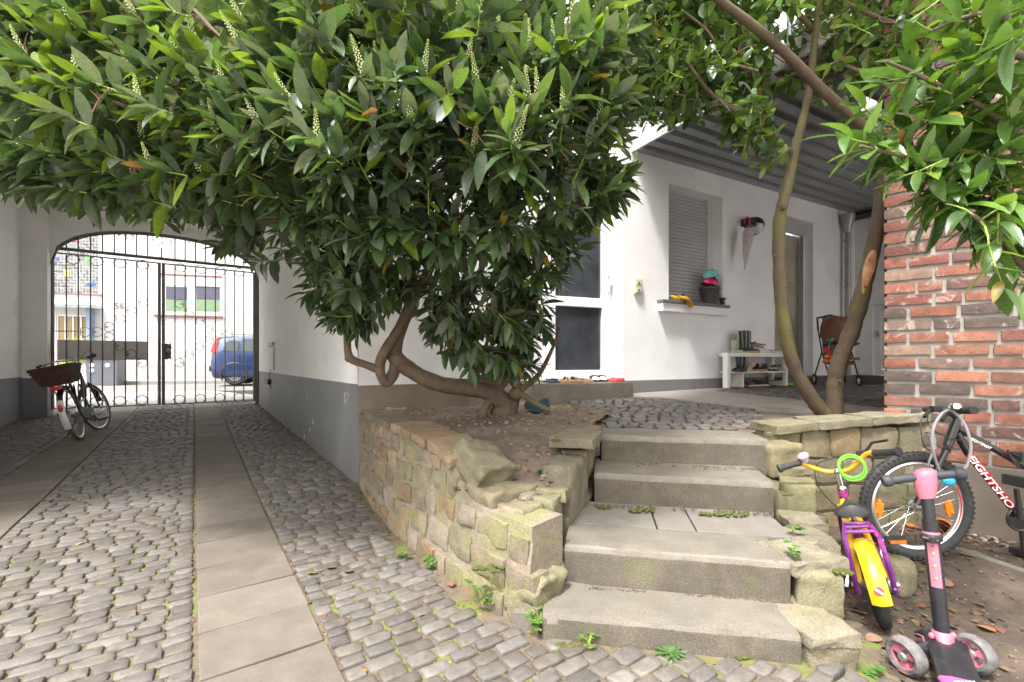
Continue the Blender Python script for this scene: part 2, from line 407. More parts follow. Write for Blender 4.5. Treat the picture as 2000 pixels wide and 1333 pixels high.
for (v0, v1) in ((-3.55, -2.56), (-2.09, -1.15), (-.73, 3.2)):
    u = -4.6
    while u < 8.6:
        rd = rnd.uniform(.070, .090) if u > -1.0 else rnd.uniform(.060, .076); v = v0 - .006; w0 = True
        while v < v1 - .03:
            w = rnd.uniform(.085, .14)
            if w0: w *= rnd.uniform(.5, 1); w0 = False
            if v1 - v < .22 and v1 < 3: w = (v1 - v) if v1 - v < .15 else (v1 - v) / 2
            wob = (.012 if v - v0 < .1 or v1 - v < .3 else .022) * math.sin(v * 5 + u * 1.3) + .02 * noise.noise(Vector((u * 2, v * 3, 0)))
            x, y = UV(u + rd / 2 + wob, v + w / 2)
            dcx = .16 if v0 > -1 else .05
            ok = y > .7 and x > -9 and not (v > -.09 and u > -.05) and not (v1 > 3 and (x > 1.32))
            if ok and v1 > 3 and v > -.7: ok = not inpoly(x, y, BLOCK)
            if ok and v > -.6 and u < 0:      # keep clear of the wall foot
                for i in range(len(WB) - 1):
                    a_, b_ = Vector(WB[i]), Vector(WB[i+1]); t = max(0, min(1, (Vector((x, y)) - a_).dot(b_ - a_) / (b_ - a_).length_squared))
                    if (Vector((x, y)) - a_.lerp(b_, t)).length < .055: ok = False
            if ok:
                near = y < 6.5
                cobble(b, x, y, (PV.x, PV.y), (PD.x, PD.y), w - rnd.uniform(.005, .013), rd - rnd.uniform(.003, .009), zl(x, y) + rnd.uniform(-.004, .005), cobcol(), 12 if near else 8)
            v += w
        u += rd
struct(b.build('cobbled_driveway', COB, smooth=True, auto=60))
# dirt bed below the stones
px_ = fr_(-9.5, 3.4, .3); py_ = fr_(-1.5, 11.2, .3)
struct(sheet('joint_bed', px_, py_, lambda x, y: zl(x, y) - .008, JOINT, inside=lambda x, y: uv((x, y, 0))[0] < 8.6 and x < 1.6))
# slab strips
b = MB()
for (v0, v1) in ((-2.55, -2.10), (-1.14, -.74)):
    u = -4.4 + rnd.uniform(0, .3)
    while u < 8.55:
        l = rnd.uniform(.3, .42); g = rnd.uniform(.82, 1.14); dz = [rnd.uniform(-.0018, .0018) for _ in range(4)]; a0 = rnd.uniform(-.012, .012)
        c = [UV(u + .005, v0 + rnd.uniform(0, .01)), UV(u + .005 + a0, v1 - rnd.uniform(0, .01)), UV(u + l - .004 + a0, v1 - .004), UV(u + l - .004, v0 + .004)]
        if min(q[1] for q in c) > -1:
            top = [Vector((q[0], q[1], zl(*q) + .004 + dz[i])) for i, q in enumerate(c)]
            b.hexa([t - Vector((0, 0, .05)) for t in top] + top, (.185 * g, .166 * g, .145 * g))
        u += l
struct(b.build('slab_strips', SLAB, bevel=.005))
# pavement, kerb and street outside the gate (run along the house front)
HD = HOUSE.d; HN = HOUSE.n
def hs(u, off): q = HOUSE.P(u, 0, off); return q.x, q.y
def strip(name, o0, o1, z, m, th=.0):
    b = MB(); a = [hs(-30, o1), hs(30, o1), hs(30, o0), hs(-30, o0)]
    b.hexa([Vector((x, y, z - .25)) for x, y in a] + [Vector((x, y, z)) for x, y in a]); return struct(b.build(name, m))
ZS = CH - .73
strip('pavement', 0.0, 1.55, ZS + .10, KERB)
strip('road', 1.555, 6.0, ZS - .015, ASPH)
def zp(x, y): return lerp(zl(x, y), ZS, sstep((y - 10) / 3))
b = MB(); q = [UV(8.45, .6), UV(8.45, -4.2)]; e = [hs(-9, 6.05), hs(2, 6.05)]
pts = [q[1], q[0], e[1], e[0]]
b.add([(p[0], p[1], zl(*p) - .006 if i < 2 else ZS - .005) for i, p in enumerate(pts)], [(0, 1, 2, 3)]); struct(b.build('apron_pavement', KERB))

# upper courtyard sheet (mortar/dirt) ------------------------------------------------
def zsoil(x, y):
    z = CH - (.43 + .225 * max(0, 3.05 - y) + .02 * max(0, y - 3.6) * 0)
    return z
UPC = [(TR[3][0][0] - .02, 3.0), (1.56, 2.95)]
upper_poly = [(.50, 2.95), (1.62, 2.80), (1.75, 3.0), (2.6, 3.0), (4.3, 4.9), (7.6, 5.0), (5.95, 7.95), (1.0, 5.3), (.3, 5.1), (.42, 4.2)]
struct(tri_sheet('upper_courtyard_base', [(.40, 2.98), (1.58, 2.8), (1.7, 2.95), (2.6, 3.0), (4.4, 4.7), (7.6, 5.2), (6.0, 8.1), (1.0, 5.6), (.2, 5.4), (.2, 4.2)], lambda x, y: zu(x, y) - .03, JOINT))
# path cobbles: small neat setts in rows parallel to the stairs
SDr = Vector((TR[3][1][0] - TR[3][0][0], TR[3][1][1] - TR[3][0][1], 0)).normalized(); SNr = Vector((-SDr.y, SDr.x, 0)); S0 = Vector((TR[3][0][0], TR[3][0][1], 0))
PATHP = [on(1183, 833, zu), on(1496, 836, zu), on(1473, 799, zu), on(1285, 777, zu), on(1232, 777, zu), on(1085, 779, zu), on(1150, 795, zu), on(1192, 806, zu)]
FARP = [on(1395, 765, zu), on(1760, 800, zu), on(1760, 752, zu), on(1560, 752, zu), on(1450, 757, zu)]
def setts(b, poly, ang, size, kcol, wv=.02):
    d = Vector((math.cos(ang), math.sin(ang), 0)); n = Vector((-d.y, d.x, 0)); xs = [p.x for p in poly]; ys = [p.y for p in poly]
    c = Vector((sum(xs) / len(xs), sum(ys) / len(ys), 0)); v = -5
    while v < 5:
        rd = rnd.uniform(.85, 1.1) * size; u = -6 + rnd.uniform(0, size)
        while u < 6:
            w = rnd.uniform(.8, 1.35) * size; q = c + d * (u + w / 2) + n * (v + rd / 2 + wv * math.sin(u * 4))
            if inpoly(q.x, q.y, [(p.x, p.y) for p in poly]):
                cobble(b, q.x, q.y, (d.x, d.y), (n.x, n.y), w - rnd.uniform(.004, .012), rd - rnd.uniform(.004, .012), zu(q.x, q.y) + rnd.uniform(-.003, .003), cobcol(kcol), 10, .006)
            u += w
        v += rd
b = MB(); setts(b, PATHP, math.atan2(SDr.y, SDr.x), .095, 1.0); setts(b, FARP, .35, .10, 1.0)
struct(b.build('upper_setts', COB, smooth=True, auto=60))
# concrete strip crossing the courtyard and along the house wall
b = MB()
P1 = [on(1232, 777, zu), on(1285, 777, zu), on(1473, 799, zu), on(1735, 814, zu), on(1740, 800, zu), on(1395, 765, zu), on(1450, 757, zu), on(1420, 754, zu), on(1232, 770, zu)]
def slabpoly(b, pts, g, th=.05, lift=.006, zf=zu):
    import mathutils.geometry as G
    P = [Vector((p[0], p[1], 0)) for p in pts]; n = len(P)
    if sum(P[i].cross(P[(i + 1) % n]).z for i in range(n)) < 0: P.reverse()
    fs = G.tessellate_polygon([P]); fs = [f if (P[f[1]] - P[f[0]]).cross(P[f[2]] - P[f[0]]).z > 0 else tuple(reversed(f)) for f in fs]
    vs = [Vector((p.x, p.y, zf(p.x, p.y) + lift)) for p in P]
    b.add(vs + [v - Vector((0, 0, th)) for v in vs], list(fs) + [(i, n + i, n + (i + 1) % n, (i + 1) % n) for i in range(n)], g)
slabpoly(b, P1, (.34, .325, .31))
struct(b.build('concrete_path', SLAB))

# ------------------------------------------------------------------ planting beds
def fine(px): return px
SOILP = [(C0.x, C0.y), (-.93, 3.32), (-.56, 2.87), (-.25, 2.52), (-.02, 2.22), (.06, 2.10), (.12, 2.16), (.22, 2.35), (.36, 2.72), (.5, 3.0)] + [(p.x, p.y) for p in (on(1192, 806, zu), on(1085, 779, zu))] + [(.35, 5.2)]
def soilz(x, y):
    d = min(((x - a[0]) ** 2 + (y - a[1]) ** 2) ** .5 for a in ((-.14, 3.52), (.05, 3.5)))
    return zsoil(x, y) + .035 * max(0, 1 - d / .5)
sx = fr_(-1.6, 1.0, .022); sy = fr_(1.95, 5.4, .022)
struct(sheet('planting_bed_soil', sx, sy, soilz, SOIL, nz=.011, fr=8, inside=lambda x, y: inpoly(x, y, SOILP)))
RB = [on(1478, 798, zu), on(1740, 812, zu), (2.62, 3.2, 0), (2.5, 3.09, 0), (1.72, 3.07, 0), (1.66, 2.92, 0), (1.56, 2.76, 0), on(1500, 838, zu)]
RBP = [(p[0], p[1]) for p in RB]
struct(sheet('tree_bed_soil', fr_(1.4, 2.9, .03), fr_(2.5, 4.4, .03), lambda x, y: CH - .445, SOIL, nz=.01, fr=8, inside=lambda x, y: inpoly(x, y, RBP)))
# low kerb stones on the courtyard side of the tree bed
b = MB(); p0, p1 = RB[0], on(1740, 812, zu)
for i in range(4):
    a = p0.lerp(p1, i / 4 + .004); c = p0.lerp(p1, (i + 1) / 4 - .004); m = (a + c) / 2; ang = math.atan2(c.y - a.y, c.x - a.x)
    b.box((m.x, m.y, zu(m.x, m.y) - .045), ((c - a).length, .05, .13), ang, (.3, .27, .24))
struct(b.build('bed_edging', SLAB, bevel=.006))
# bare earth on the lower right
DIRT = [(1.26, -1), (1.26, 1.5), (1.3, 1.9), (1.6, 2.6), (1.75, 3.1), (2.6, 3.2), (6, .6), (6, -1)]
def zdirt(x, y):
    return CH - 1.12 + .06 * sstep((y - 1.9) / .5) + (.03 * sstep((1.9 - x) / .5) if y > 1.6 else 0) * 0
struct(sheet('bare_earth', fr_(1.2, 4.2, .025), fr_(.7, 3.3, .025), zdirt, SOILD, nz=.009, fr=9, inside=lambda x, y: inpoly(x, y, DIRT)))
# ================================================================== stairs
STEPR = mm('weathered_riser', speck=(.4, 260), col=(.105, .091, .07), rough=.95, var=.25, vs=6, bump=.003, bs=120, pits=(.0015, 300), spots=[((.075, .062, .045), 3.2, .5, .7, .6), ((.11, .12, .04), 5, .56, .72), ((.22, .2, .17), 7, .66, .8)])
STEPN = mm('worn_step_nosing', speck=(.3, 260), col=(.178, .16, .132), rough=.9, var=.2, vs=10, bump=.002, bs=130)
st = thing('concrete_stairs', 'worn concrete stairs of four steps between low sandstone walls', 'stairs', (.8, 2.2, 0))
def step_block(l, r, z, depth, h, name='step', g=1.0, nx=12):
    L_, R2 = Vector((l[0], l[1], 0)), Vector((r[0], r[1], 0)); d = (R2 - L_).normalized(); n = Vector((-d.y, d.x, 0)); w = (R2 - L_).length
    b = MB(); c = L_ + d * w / 2 + n * depth / 2; c.z = z - h / 2
    ang = math.atan2(d.y, d.x)
    b.rock(Matrix.Translation(c) @ Matrix.Rotation(ang, 4, 'Z'), (w, depth, h), (44, 18, 12), r=.10, amp=.004, fr=7)
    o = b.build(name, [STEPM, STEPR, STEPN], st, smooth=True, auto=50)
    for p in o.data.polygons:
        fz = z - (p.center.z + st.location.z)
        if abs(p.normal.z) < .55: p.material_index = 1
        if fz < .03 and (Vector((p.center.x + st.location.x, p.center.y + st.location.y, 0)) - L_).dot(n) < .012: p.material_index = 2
    return o
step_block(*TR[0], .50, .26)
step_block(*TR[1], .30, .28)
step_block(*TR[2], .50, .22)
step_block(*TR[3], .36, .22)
# landing paving behind the second tread
d = (Vector(TR[1][1]) - Vector(TR[1][0])).normalized(); n2 = Vector((-d.y, d.x)); L0 = Vector(TR[1][0]) + n2 * .305
TILE = mm('landing_slab', speck=(.2, 280), col=(.155, .142, .125), rough=.9, var=.15, vs=8, bump=.0015, bs=90)
for (a, c) in ((-.02, .42), (.428, .60), (.608, 1.03)):
    b = MB(); z = TR[1][2] - .004
    p = [L0 + d * a, L0 + d * c, L0 + d * c + n2 * .37, L0 + d * a + n2 * .37]
    b.hexa([Vector((q.x, q.y, z - .06)) for q in p] + [Vector((q.x, q.y, z - (0 if i < 2 else .0))) for i, q in enumerate(p)]); b.build('landing_slab', TILE, st, bevel=.004)
b = MB(); p = [(.0, 1.8), (1.05, 1.65), (1.5, 3.0), (.5, 3.1)]
b.hexa([Vector((x, y, -.25)) for x, y in p] + [Vector((x, y, CH - .99)) for x, y in p]); b.build('core', STEPM, st)

# ================================================================== rubble walls
STONE = mm('sandstone', speck=(.25, 150), col=(.64, .63, .6), attr=True, rough=.92, var=.24, vs=13, bump=.006, bs=34, pits=(.003, 120),
           spots=[((.17, .175, .055), 3.4, .5, .68, .9), ((.42, .35, .29), 5.5, .62, .8, .5), ((.15, .135, .085), 8, .62, .8)])
STONEB = mm('bedded_sandstone', speck=(.25, 160), col=(.66, .65, .62), attr=True, rough=.93, var=.22, vs=10, bump=.006, bs=30, pits=(.003, 110),
           spots=[((.13, .13, .055), 3.1, .5, .72, .8), ((.13, .12, .085), 6, .58, .78), ((.34, .31, .25), 7, .66, .82)])
MORT = mm('wall_mortar', speck=(.25, 140), col=(.215, .18, .14), rough=.95, var=.22, vs=14, bump=.008, bs=36, pits=(.003, 130), spots=[((.19, .19, .075), 3.4, .48, .66, .9), ((.2, .17, .13), 9, .6, .8)])
MOSSM = mm('moss', col=(.075, .085, .02), rough=1, var=.35, vs=40, bump=.01, bs=90, spots=[((.07, .07, .02), 22, .5, .7)])
SC = [(.33, .245, .16), (.29, .235, .165), (.27, .22, .17), (.25, .225, .15), (.37, .27, .18), (.25, .215, .16), (.31, .26, .22), (.3, .205, .13)]
def scol(k=1.0): c = rnd.choice(SC); g = rnd.uniform(.85, 1.12) * k; return (c[0] * g, c[1] * g, c[2] * g)
def curve_pts(P, n):
    """resample polyline; returns list of (x,y), tangents"""
    L = [0]
    for i in range(1, len(P)): L.append(L[-1] + math.dist(P[i-1], P[i]))
    out = []
    for k in range(n + 1):
        s = L[-1] * k / n
        for i in range(1, len(P)):
            if s <= L[i] + 1e-9:
                t = (s - L[i-1]) / (L[i] - L[i-1]); out.append((lerp(P[i-1][0], P[i][0], t), lerp(P[i-1][1], P[i][1], t))); break
    return out, L[-1]
lw = thing('retaining_wall', 'curved rubble sandstone retaining wall stained green along the cobbled driveway', 'stone wall', (WB[3][0], WB[3][1], 0))
wp = [WB[0], WB[1], WB[2], WB[3], WB[4], WB[5], (.06, 1.80)]
cp, WL = curve_pts(wp, 200)
def wpt(s):
    i = max(0, min(199, int(s / WL * 200))); t = s / WL * 200 - i; a, b = cp[i], cp[i + 1]
    j0, j1 = max(0, i - 6), min(200, i + 6)
    tg = Vector((cp[j1][0] - cp[j0][0], cp[j1][1] - cp[j0][1], 0)).normalized()
    return Vector((lerp(a[0], b[0], t), lerp(a[1], b[1], t), 0)), tg, Vector((-tg.y, tg.x, 0))      # point, tangent, inward normal
# inward = away from driveway : check sign
_p, _t, _n = wpt(1.0)
INW = 1 if (_n.x * 1 + _n.y * 1) > 0 else -1
def top_h(s):    # top of masonry below coping, as distance along the wall foot
    Y = wpt(s)[0].y; return CH - interp(Y, [1.90, 2.10, 2.17, 2.30, 2.7, 3.9], [.66, .66, .64, .50, .435, .45])
b = MB()
NS = 90
for i in range(NS):       # mortar core following the curve, with a lumpy face
    pass
rows = 14; vs = []; fs = []
for i in range(NS + 1):
    s = WL * i / NS; p, t, n = wpt(s); th = top_h(s)
    for k in range(rows + 1):
        z = lerp(-.06, th, k / rows); bat = .05 * (z / .6)
        q = p + n * INW * (.006 + bat); q.z = z; q += Vector((n.x, n.y, 0)) * INW * (noise.noise(q * 9) * .012)
        vs.append(q)
    q = p + n * INW * .24; q.z = th; vs.append(q); q = q.copy(); q.z = -.06; vs.append(q)
W_ = rows + 3
for i in range(NS):
    for k in range(W_ - 1): fs.append((i * W_ + k, (i + 1) * W_ + k, (i + 1) * W_ + k + 1, i * W_ + k + 1))
b.add(vs, fs); b.add([vs[NS * W_ + k] for k in range(W_)], [tuple(range(W_))])
b.build('mortar', MORT, lw, smooth=True, auto=60)
b = MB(); z = -.06
zc = [-.06, .09, .23, .36, .48, .60]
for ci in range(len(zc)):
    s = rnd.uniform(-.08, 0); zci = zc[ci]; ph_ = rnd.uniform(0, 6); hh = (zc[ci + 1] if ci < len(zc) - 1 else .68) - zci
    while s < WL - .05:
        w = rnd.choice((rnd.uniform(.10, .14), rnd.uniform(.14, .2), rnd.uniform(.18, .26))); sm = s + w / 2; z0 = zci + .022 * math.sin(sm * 4.5 + ph_) + rnd.uniform(-.012, .012)
        if 0.03 < sm < WL - .03:
            p, t, n = wpt(sm); th = top_h(sm); h2 = min(hh, th - z0) 
            if h2 > .05:
                zz = z0 + h2 / 2; p = p + n * INW * (.045 + .05 * (zz / .6)); p.z = zz
                rot = Matrix.Rotation(math.atan2(t.y, t.x), 4, 'Z') @ Matrix.Rotation(rnd.uniform(-.05, .05), 4, 'X') @ Matrix.Rotation(rnd.uniform(-.05, .05), 4, 'Y')
                b.rock(Matrix.Translation(p) @ rot, (w - rnd.uniform(.014, .03), .10, h2 - rnd.uniform(.012, .025)), (6, 3, 5), r=.22, amp=.012, fr=9, col=scol(1.1), seed=sm * 3)
        s += w
b.build('masonry', STONE, lw, smooth=True, auto=60)
# coping stones
s = .0
while s < WL - .62:
    w = rnd.uniform(.17, .3); w = min(w, WL - .60 - s); p, t, n = wpt(s + w / 2)
    th = top_h(s + w / 2); p = p + n * INW * (.155); p.z = th + .012
    z0, z1 = top_h(s), top_h(s + w); pitch = math.atan2(z1 - z0, w)
    b = MB(); b.rock(Matrix.Translation(p) @ Matrix.Rotation(math.atan2(t.y, t.x), 4, 'Z') @ Matrix.Rotation(-pitch, 4, 'Y') @ Matrix.Rotation(rnd.uniform(-.03, .03), 4, 'X'), (w - .008, rnd.uniform(.22, .27), rnd.uniform(.045, .06)), (6, 6, 3), r=.3, amp=.008, fr=9, col=scol(.95), seed=s)
    b.build('coping_stone', STONEB, lw, smooth=True, auto=60); s += w
def block(parent, c, size, ang, col=None, r=.2, amp=.014, tilt=(0, 0), name='stone_block', m=None, fr=13, seg=(12, 11, 10)):
    b = MB(); b.rock(Matrix.Translation(Vector(c)) @ Matrix.Rotation(ang, 4, 'Z') @ Matrix.Rotation(tilt[0], 4, 'X') @ Matrix.Rotation(tilt[1], 4, 'Y'), size, seg, r=r, amp=amp, fr=fr, col=col or scol(), seed=c[0] * 5 + c[2])
    return b.build(name, m or STONEB, parent, smooth=True, auto=60)
def zp_(h): return CH - h
aw = math.atan2(wpt(WL - .3)[1].y, wpt(WL - .3)[1].x)
# broken slope stone, the corner block and the low nose stone
block(lw, (-.05, 2.22, zp_(.665)), (.22, .28, .14), aw, (.24, .21, .14), r=.25, amp=.016)
block(lw, (.07, 2.25, zp_(.70)), (.22, .18, .16), aw, (.24, .21, .15), r=.25, amp=.016)
block(lw, (-.22, 2.44, zp_(.53)), (.2, .2, .14), aw, (.25, .21, .15), r=.25, amp=.016)
block(lw, (-.15, 2.32, zp_(.52)), (.27, .22, .15), aw, (.23, .205, .14), r=.22, amp=.02, tilt=(-.12, .38))
block(lw, (.03, 2.08, zp_(.745)), (0.178, 0.163, 0.207), aw + .15, (0.274, 0.237, 0.163), r=.2, amp=.012)
block(lw, (.095, 1.90, zp_(.95)), (0.178, 0.178, 0.192), aw + .2, (0.244, 0.222, 0.148), r=.25, amp=.022, tilt=(-.12, .1))
# left cheek of the stairs
lc = thing('stair_cheek_wall', 'stepped sandstone cheek wall left of the concrete stairs', 'stone wall', (.3, 2.4, 0))
sa = math.atan2(.63 - 0, .0 + .2)
CA = math.atan2(2.911 - 1.74, .570 - .113)
block(lc, (.145, 2.17, zp_(.80)), (.16, .15, .34), CA - 1.57, (0.266, 0.252, 0.163), r=.2)
block(lc, (.19, 2.28, zp_(.645)), (.20, .20, .065), CA - 1.5, (0.266, 0.237, 0.148), r=.2, name='cap_stone', amp=.01)
block(lc, (.30, 2.50, zp_(.68)), (.40, .17, .30), CA, (0.222, 0.200, 0.148), r=.25)
block(lc, (.40, 2.74, zp_(.60)), (0.266, 0.148, 0.192), CA, (0.259, 0.222, 0.148), r=.2)
block(lc, (.385, 2.71, zp_(.455)), (.36, .25, .06), CA + .05, (0.266, 0.229, 0.163), r=.2, name='cap_stone', amp=.009)
block(lc, (.475, 2.95, zp_(.445)), (.22, .19, .045), CA - .1, (0.252, 0.207, 0.155), r=.2, name='cap_stone')
block(lc, (.175, 2.03, zp_(.98)), (.25, .14, .22), CA, (0.178, 0.163, 0.104), r=.4)
block(lc, (.34, 2.55, zp_(.87)), (.66, .14, .22), CA, (0.192, 0.178, 0.118), r=.25)
# right cheek
rc = thing('stair_cheek_wall', 'stepped sandstone cheek wall with rough flat slabs right of the concrete stairs', 'stone wall', (1.4, 2.1, 0))
RA = math.atan2(2.738 - 1.59, 1.546 - 1.016)
def rcb(px0, py0, px1, py1, h, th, w, name='stone_block', col=None, below=True, r=.18, dz=0, amp=.011):
    """slab whose near top edge runs between two pixels at height h below the lens"""
    a = on(px0, py0, lambda x, y: CH - h); c = on(px1, py1, lambda x, y: CH - h)
    d = (c - a); ang = math.atan2(d.y, d.x); n = Vector((-d.y, d.x, 0)).normalized()
    m = (a + c) / 2 + n * w / 2; m.z = CH - h - th / 2
    return block(rc, m, (d.length, w, th), ang, col, r=r, name=name, amp=amp)
rcb(1586, 1262, 1680, 1256, .985, .14, .28, col=(0.244, 0.215, 0.148)); rcb(1584, 1248, 1686, 1240, .955, .045, .35, 'cap_stone', (0.274, 0.244, 0.185))
rcb(1558, 1118, 1652, 1128, .83, .17, .22, col=(0.244, 0.222, 0.141)); rcb(1556, 1104, 1656, 1092, .80, .05, .24, 'cap_stone', (0.266, 0.244, 0.185))
rcb(1549, 1058, 1645, 1066, .80, .05, .22, 'cap_stone', (0.244, 0.222, 0.170)); rcb(1540, 1020, 1622, 1026, .79, .05, .2, 'cap_stone', (0.259, 0.229, 0.178)); 
rcb(1524, 942, 1596, 950, .655, .20, .2, col=(0.252, 0.229, 0.141), r=.2); rcb(1520, 915, 1596, 914, .62, .055, .22, 'cap_stone', (0.259, 0.229, 0.148))
rcb(1508, 870, 1574, 868, .49, .2, .22, col=(0.266, 0.229, 0.148)); 
rcb(1545, 1110, 1650, 1110, .9, .16, .6, col=(0.192, 0.170, 0.118)); rcb(1530, 1010, 1622, 1010, .84, .25, .5, col=(0.192, 0.170, 0.118))
rcb(1520, 960, 1592, 960, .70, .4, .4, col=(0.178, 0.155, 0.111))
# curved garden wall between stairs and brickwork
gw = thing('garden_wall', 'low rubble sandstone wall with mossy flat coping running up to the brick wall', 'stone wall', (2.0, 2.9, 0))
GP = [(1.68, 2.90), (1.97, 2.935), (2.35, 2.95), (2.72, 2.96)]
def gtop(s_): return CH - .405 + .07 * min(1, s_ / .95)
gcp, GL = curve_pts(GP, 100)
def gpt(s):
    i = max(0, min(99, int(s / GL * 100))); a, c = gcp[i], gcp[i + 1]; t = s / GL * 100 - i
    tg = Vector((c[0] - a[0], c[1] - a[1], 0)).normalized(); return Vector((lerp(a[0], c[0], t), lerp(a[1], c[1], t), 0)), tg, Vector((-tg.y, tg.x, 0))
b = MB()
for i in range(10):
    a, t, n = gpt(GL * i / 10); c, t2, n2_ = gpt(GL * (i + 1) / 10)
    q = [a + n * .02, c + n2_ * .02, c + n2_ * .2, a + n * .2]
    b.hexa([Vector((p.x, p.y, -.15)) for p in q] + [Vector((p.x, p.y, CH - .46)) for p in q])
b.build('mortar', MORT, gw)
b = MB()
for (z0, z1) in ((-.14, .08), (.09, .26), (.27, .43), (.435, .635)):
    s = rnd.uniform(-.1, 0)
    while s < GL:
        w = rnd.uniform(.17, .32); sm = s + w / 2
        if 0 < sm < GL:
            p, t, n = gpt(sm); p = p + n * .05; p.z = (z0 + z1) / 2; c = scol(.85)
            b.rock(Matrix.Translation(p) @ Matrix.Rotation(math.atan2(t.y, t.x) + rnd.uniform(-.05, .05), 4, 'Z') @ Matrix.Rotation(rnd.uniform(-.04, .04), 4, 'Y'), (w - .016, .11, z1 - z0 - .008), (7, 3, 6), r=.22, amp=.014, fr=8, col=(c[0] * .95, c[1], c[2] * .9), seed=sm)
        s += w
b.build('masonry', STONEB, gw, smooth=True, auto=60)
s = -.02
for w in (.30, .36, .3, .2):
    if s + w > GL + .1: break
    p, t, n = gpt(min(GL, s + w / 2)); p = p + n * .10; p.z = gtop(s + w / 2) - .025
    block(gw, p, (w - .006, .26, .06), math.atan2(t.y, t.x), (.235, .215, .155), r=.3, name='coping_stone', amp=.008, tilt=(0, -.06)); s += w

# ================================================================== passage building
pb = thing('passage_building', 'white rendered house with a driveway passage closed by an iron gate', 'building', (C0.x, C0.y, 0))
ZC = 3.72          # passage ceiling
GU = -3.24         # left jamb in gate coordinates
TOP = 7.5
def lbox(b, u0, u1, v0, v1, z0, z1, col=None):     # box in passage coordinates
    c = [UV(u0, v0), UV(u0, v1), UV(u1, v1), UV(u1, v0)]
    b.hexa([Vector((x, y, z0)) for x, y in c] + [Vector((x, y, z1)) for x, y in c], col)
ZP = 0.86          # top of grey plinth
b = MB()
lbox(b, .0, 7.39, 0, .30, ZP, ZC); lbox(b, 7.39, 7.8, 0.0, .35, ZP - .9, ZC)
lbox(b, -.0, 7.8, -3.55 - .3, -3.55, .80, ZC)                # left wall
lbox(b, 7.12, 7.55, -3.549, -3.24, .78, ZC)                    # left pilaster
b.build('passage_wall', WHITE2, pb)
b = MB(); lbox(b, 0, 7.39, -.004, .30, -.1, ZP); lbox(b, 0, 7.8, -3.85, -3.546, -.1, .80); lbox(b, 7.116, 7.55, -3.552, -3.236, -.1, .78)
b.build('plinth', PLINTH, pb)
b = MB(); lbox(b, 0, 7.8, -3.85, .3, ZC, ZC + .3); b.build('passage_ceiling', WHITE2, pb)
b = MB(); lbox(b, 0, .4, -12, -3.85, -.1, TOP); lbox(b, 0.003, .4, -3.85, .3, ZC + .3, TOP); lbox(b, 7.4, 7.8, -12, .3, ZC + .3, TOP); lbox(b, 7.4, 7.8, -12, -3.85, -.1, ZC + .3)
lbox(b, 7.4, 7.8, .35, 12, -.1, TOP)
lbox(b, .4, 7.4, -12, .3, TOP - .2, TOP)
b.build('upper_storeys', WHITE, pb)
# arch head above the gate
b = MB(); N_ = 40; hw = abs(GU) / 2; zs, rise = CH + 1.78, .74
cu = GU / 2
def archz(u): x = abs(u - cu) / hw; return zs + rise * math.sqrt(max(0, 1 - min(1, x) ** 2.3)) ** .9
for i in range(N_):
    u0, u1 = GU + abs(GU) * i / N_, GU + abs(GU) * (i + 1) / N_
    z0, z1 = min(archz(u0), ZC), min(archz(u1), ZC)
    o0, o1 = -.02, .10
    b.hexa([GATE.P(u0, z0, o1), GATE.P(u1, z1, o1), GATE.P(u1, z1, o0), GATE.P(u0, z0, o0), GATE.P(u0, ZC, o1), GATE.P(u1, ZC, o1), GATE.P(u1, ZC, o0), GATE.P(u0, ZC, o0)])
b.build('arch_lintel', WHITE2, pb)
# small junction boxes on the passage wall, chalk heart
b = MB(); b.wbox(PWALL, 0, 0, 0, 0, 0, 0) if False else None
def pw(px, py, off=0.0): return PWALL.hit(px, py, off)
def pbox(b, px0, py0, px1, py1, o0, o1):
    a = PWALL.hit(px0, py0); c = PWALL.hit(px1, py1); u0 = (a - PWALL.p).dot(PWALL.d); u1 = (c - PWALL.p).dot(PWALL.d)
    b.wbox(PWALL, u0, u1, min(a.z, c.z), max(a.z, c.z), o0, o1)
GREYP = mm('grey_plastic', col=(.4, .4, .38), rough=.5, var=.05)
jb = thing('junction_box', 'small grey socket with a thin conduit on the white passage wall', 'junction box', pw(532, 672))
b = MB(); pbox(b, 529, 678, 537, 668, .0, .05); b.build('box', GREYP, jb, bevel=.006)
b = MB(); b.tube([pw(535, 680, .015), pw(535, 723, .015)], .012, 6); b.build('conduit', GREYP, jb)
jb = thing('junction_box', 'small dark cable box on the grey plinth near the gate', 'junction box', pw(527, 745))
b = MB(); pbox(b, 523, 749, 530, 741, .004, .06); b.build('box', BLACKP, jb, bevel=.006)
b = MB(); b.tube([pw(529, 722, .01), pw(525, 733, .012), pw(526, 742, .03)], .005, 5); b.tube([pw(526, 748, .03), pw(528, 755, .02), pw(530, 758, .01)], .005, 5); b.build('cable', BLACKP, jb)
CHALK = mm('chalk', col=(.52, .52, .51), rough=1, var=.3, vs=60)
b = MB()
hp = [(674, 775), (672, 770), (673, 768), (676, 770), (679, 768), (681, 771), (680, 778), (677, 789), (673, 784), (672, 777)]
b.tube([pw(x, y, .006) for x, y in hp], .0025, 5, closed=True, flat=1); b.build('chalk_heart', CHALK, pb); b = MB()
for (x, y, l) in ((600, 770, 6), (611, 820, 7), (605, 836, 5), (594, 850, 6)):
    b.tube([pw(x, y, .005), pw(x + 1, y + l, .005), pw(x - 1, y + l + 2, .005)], .006, 4)
b.build('chalk_scribbles', CHALK, pb)['kind'] = 'stuff'

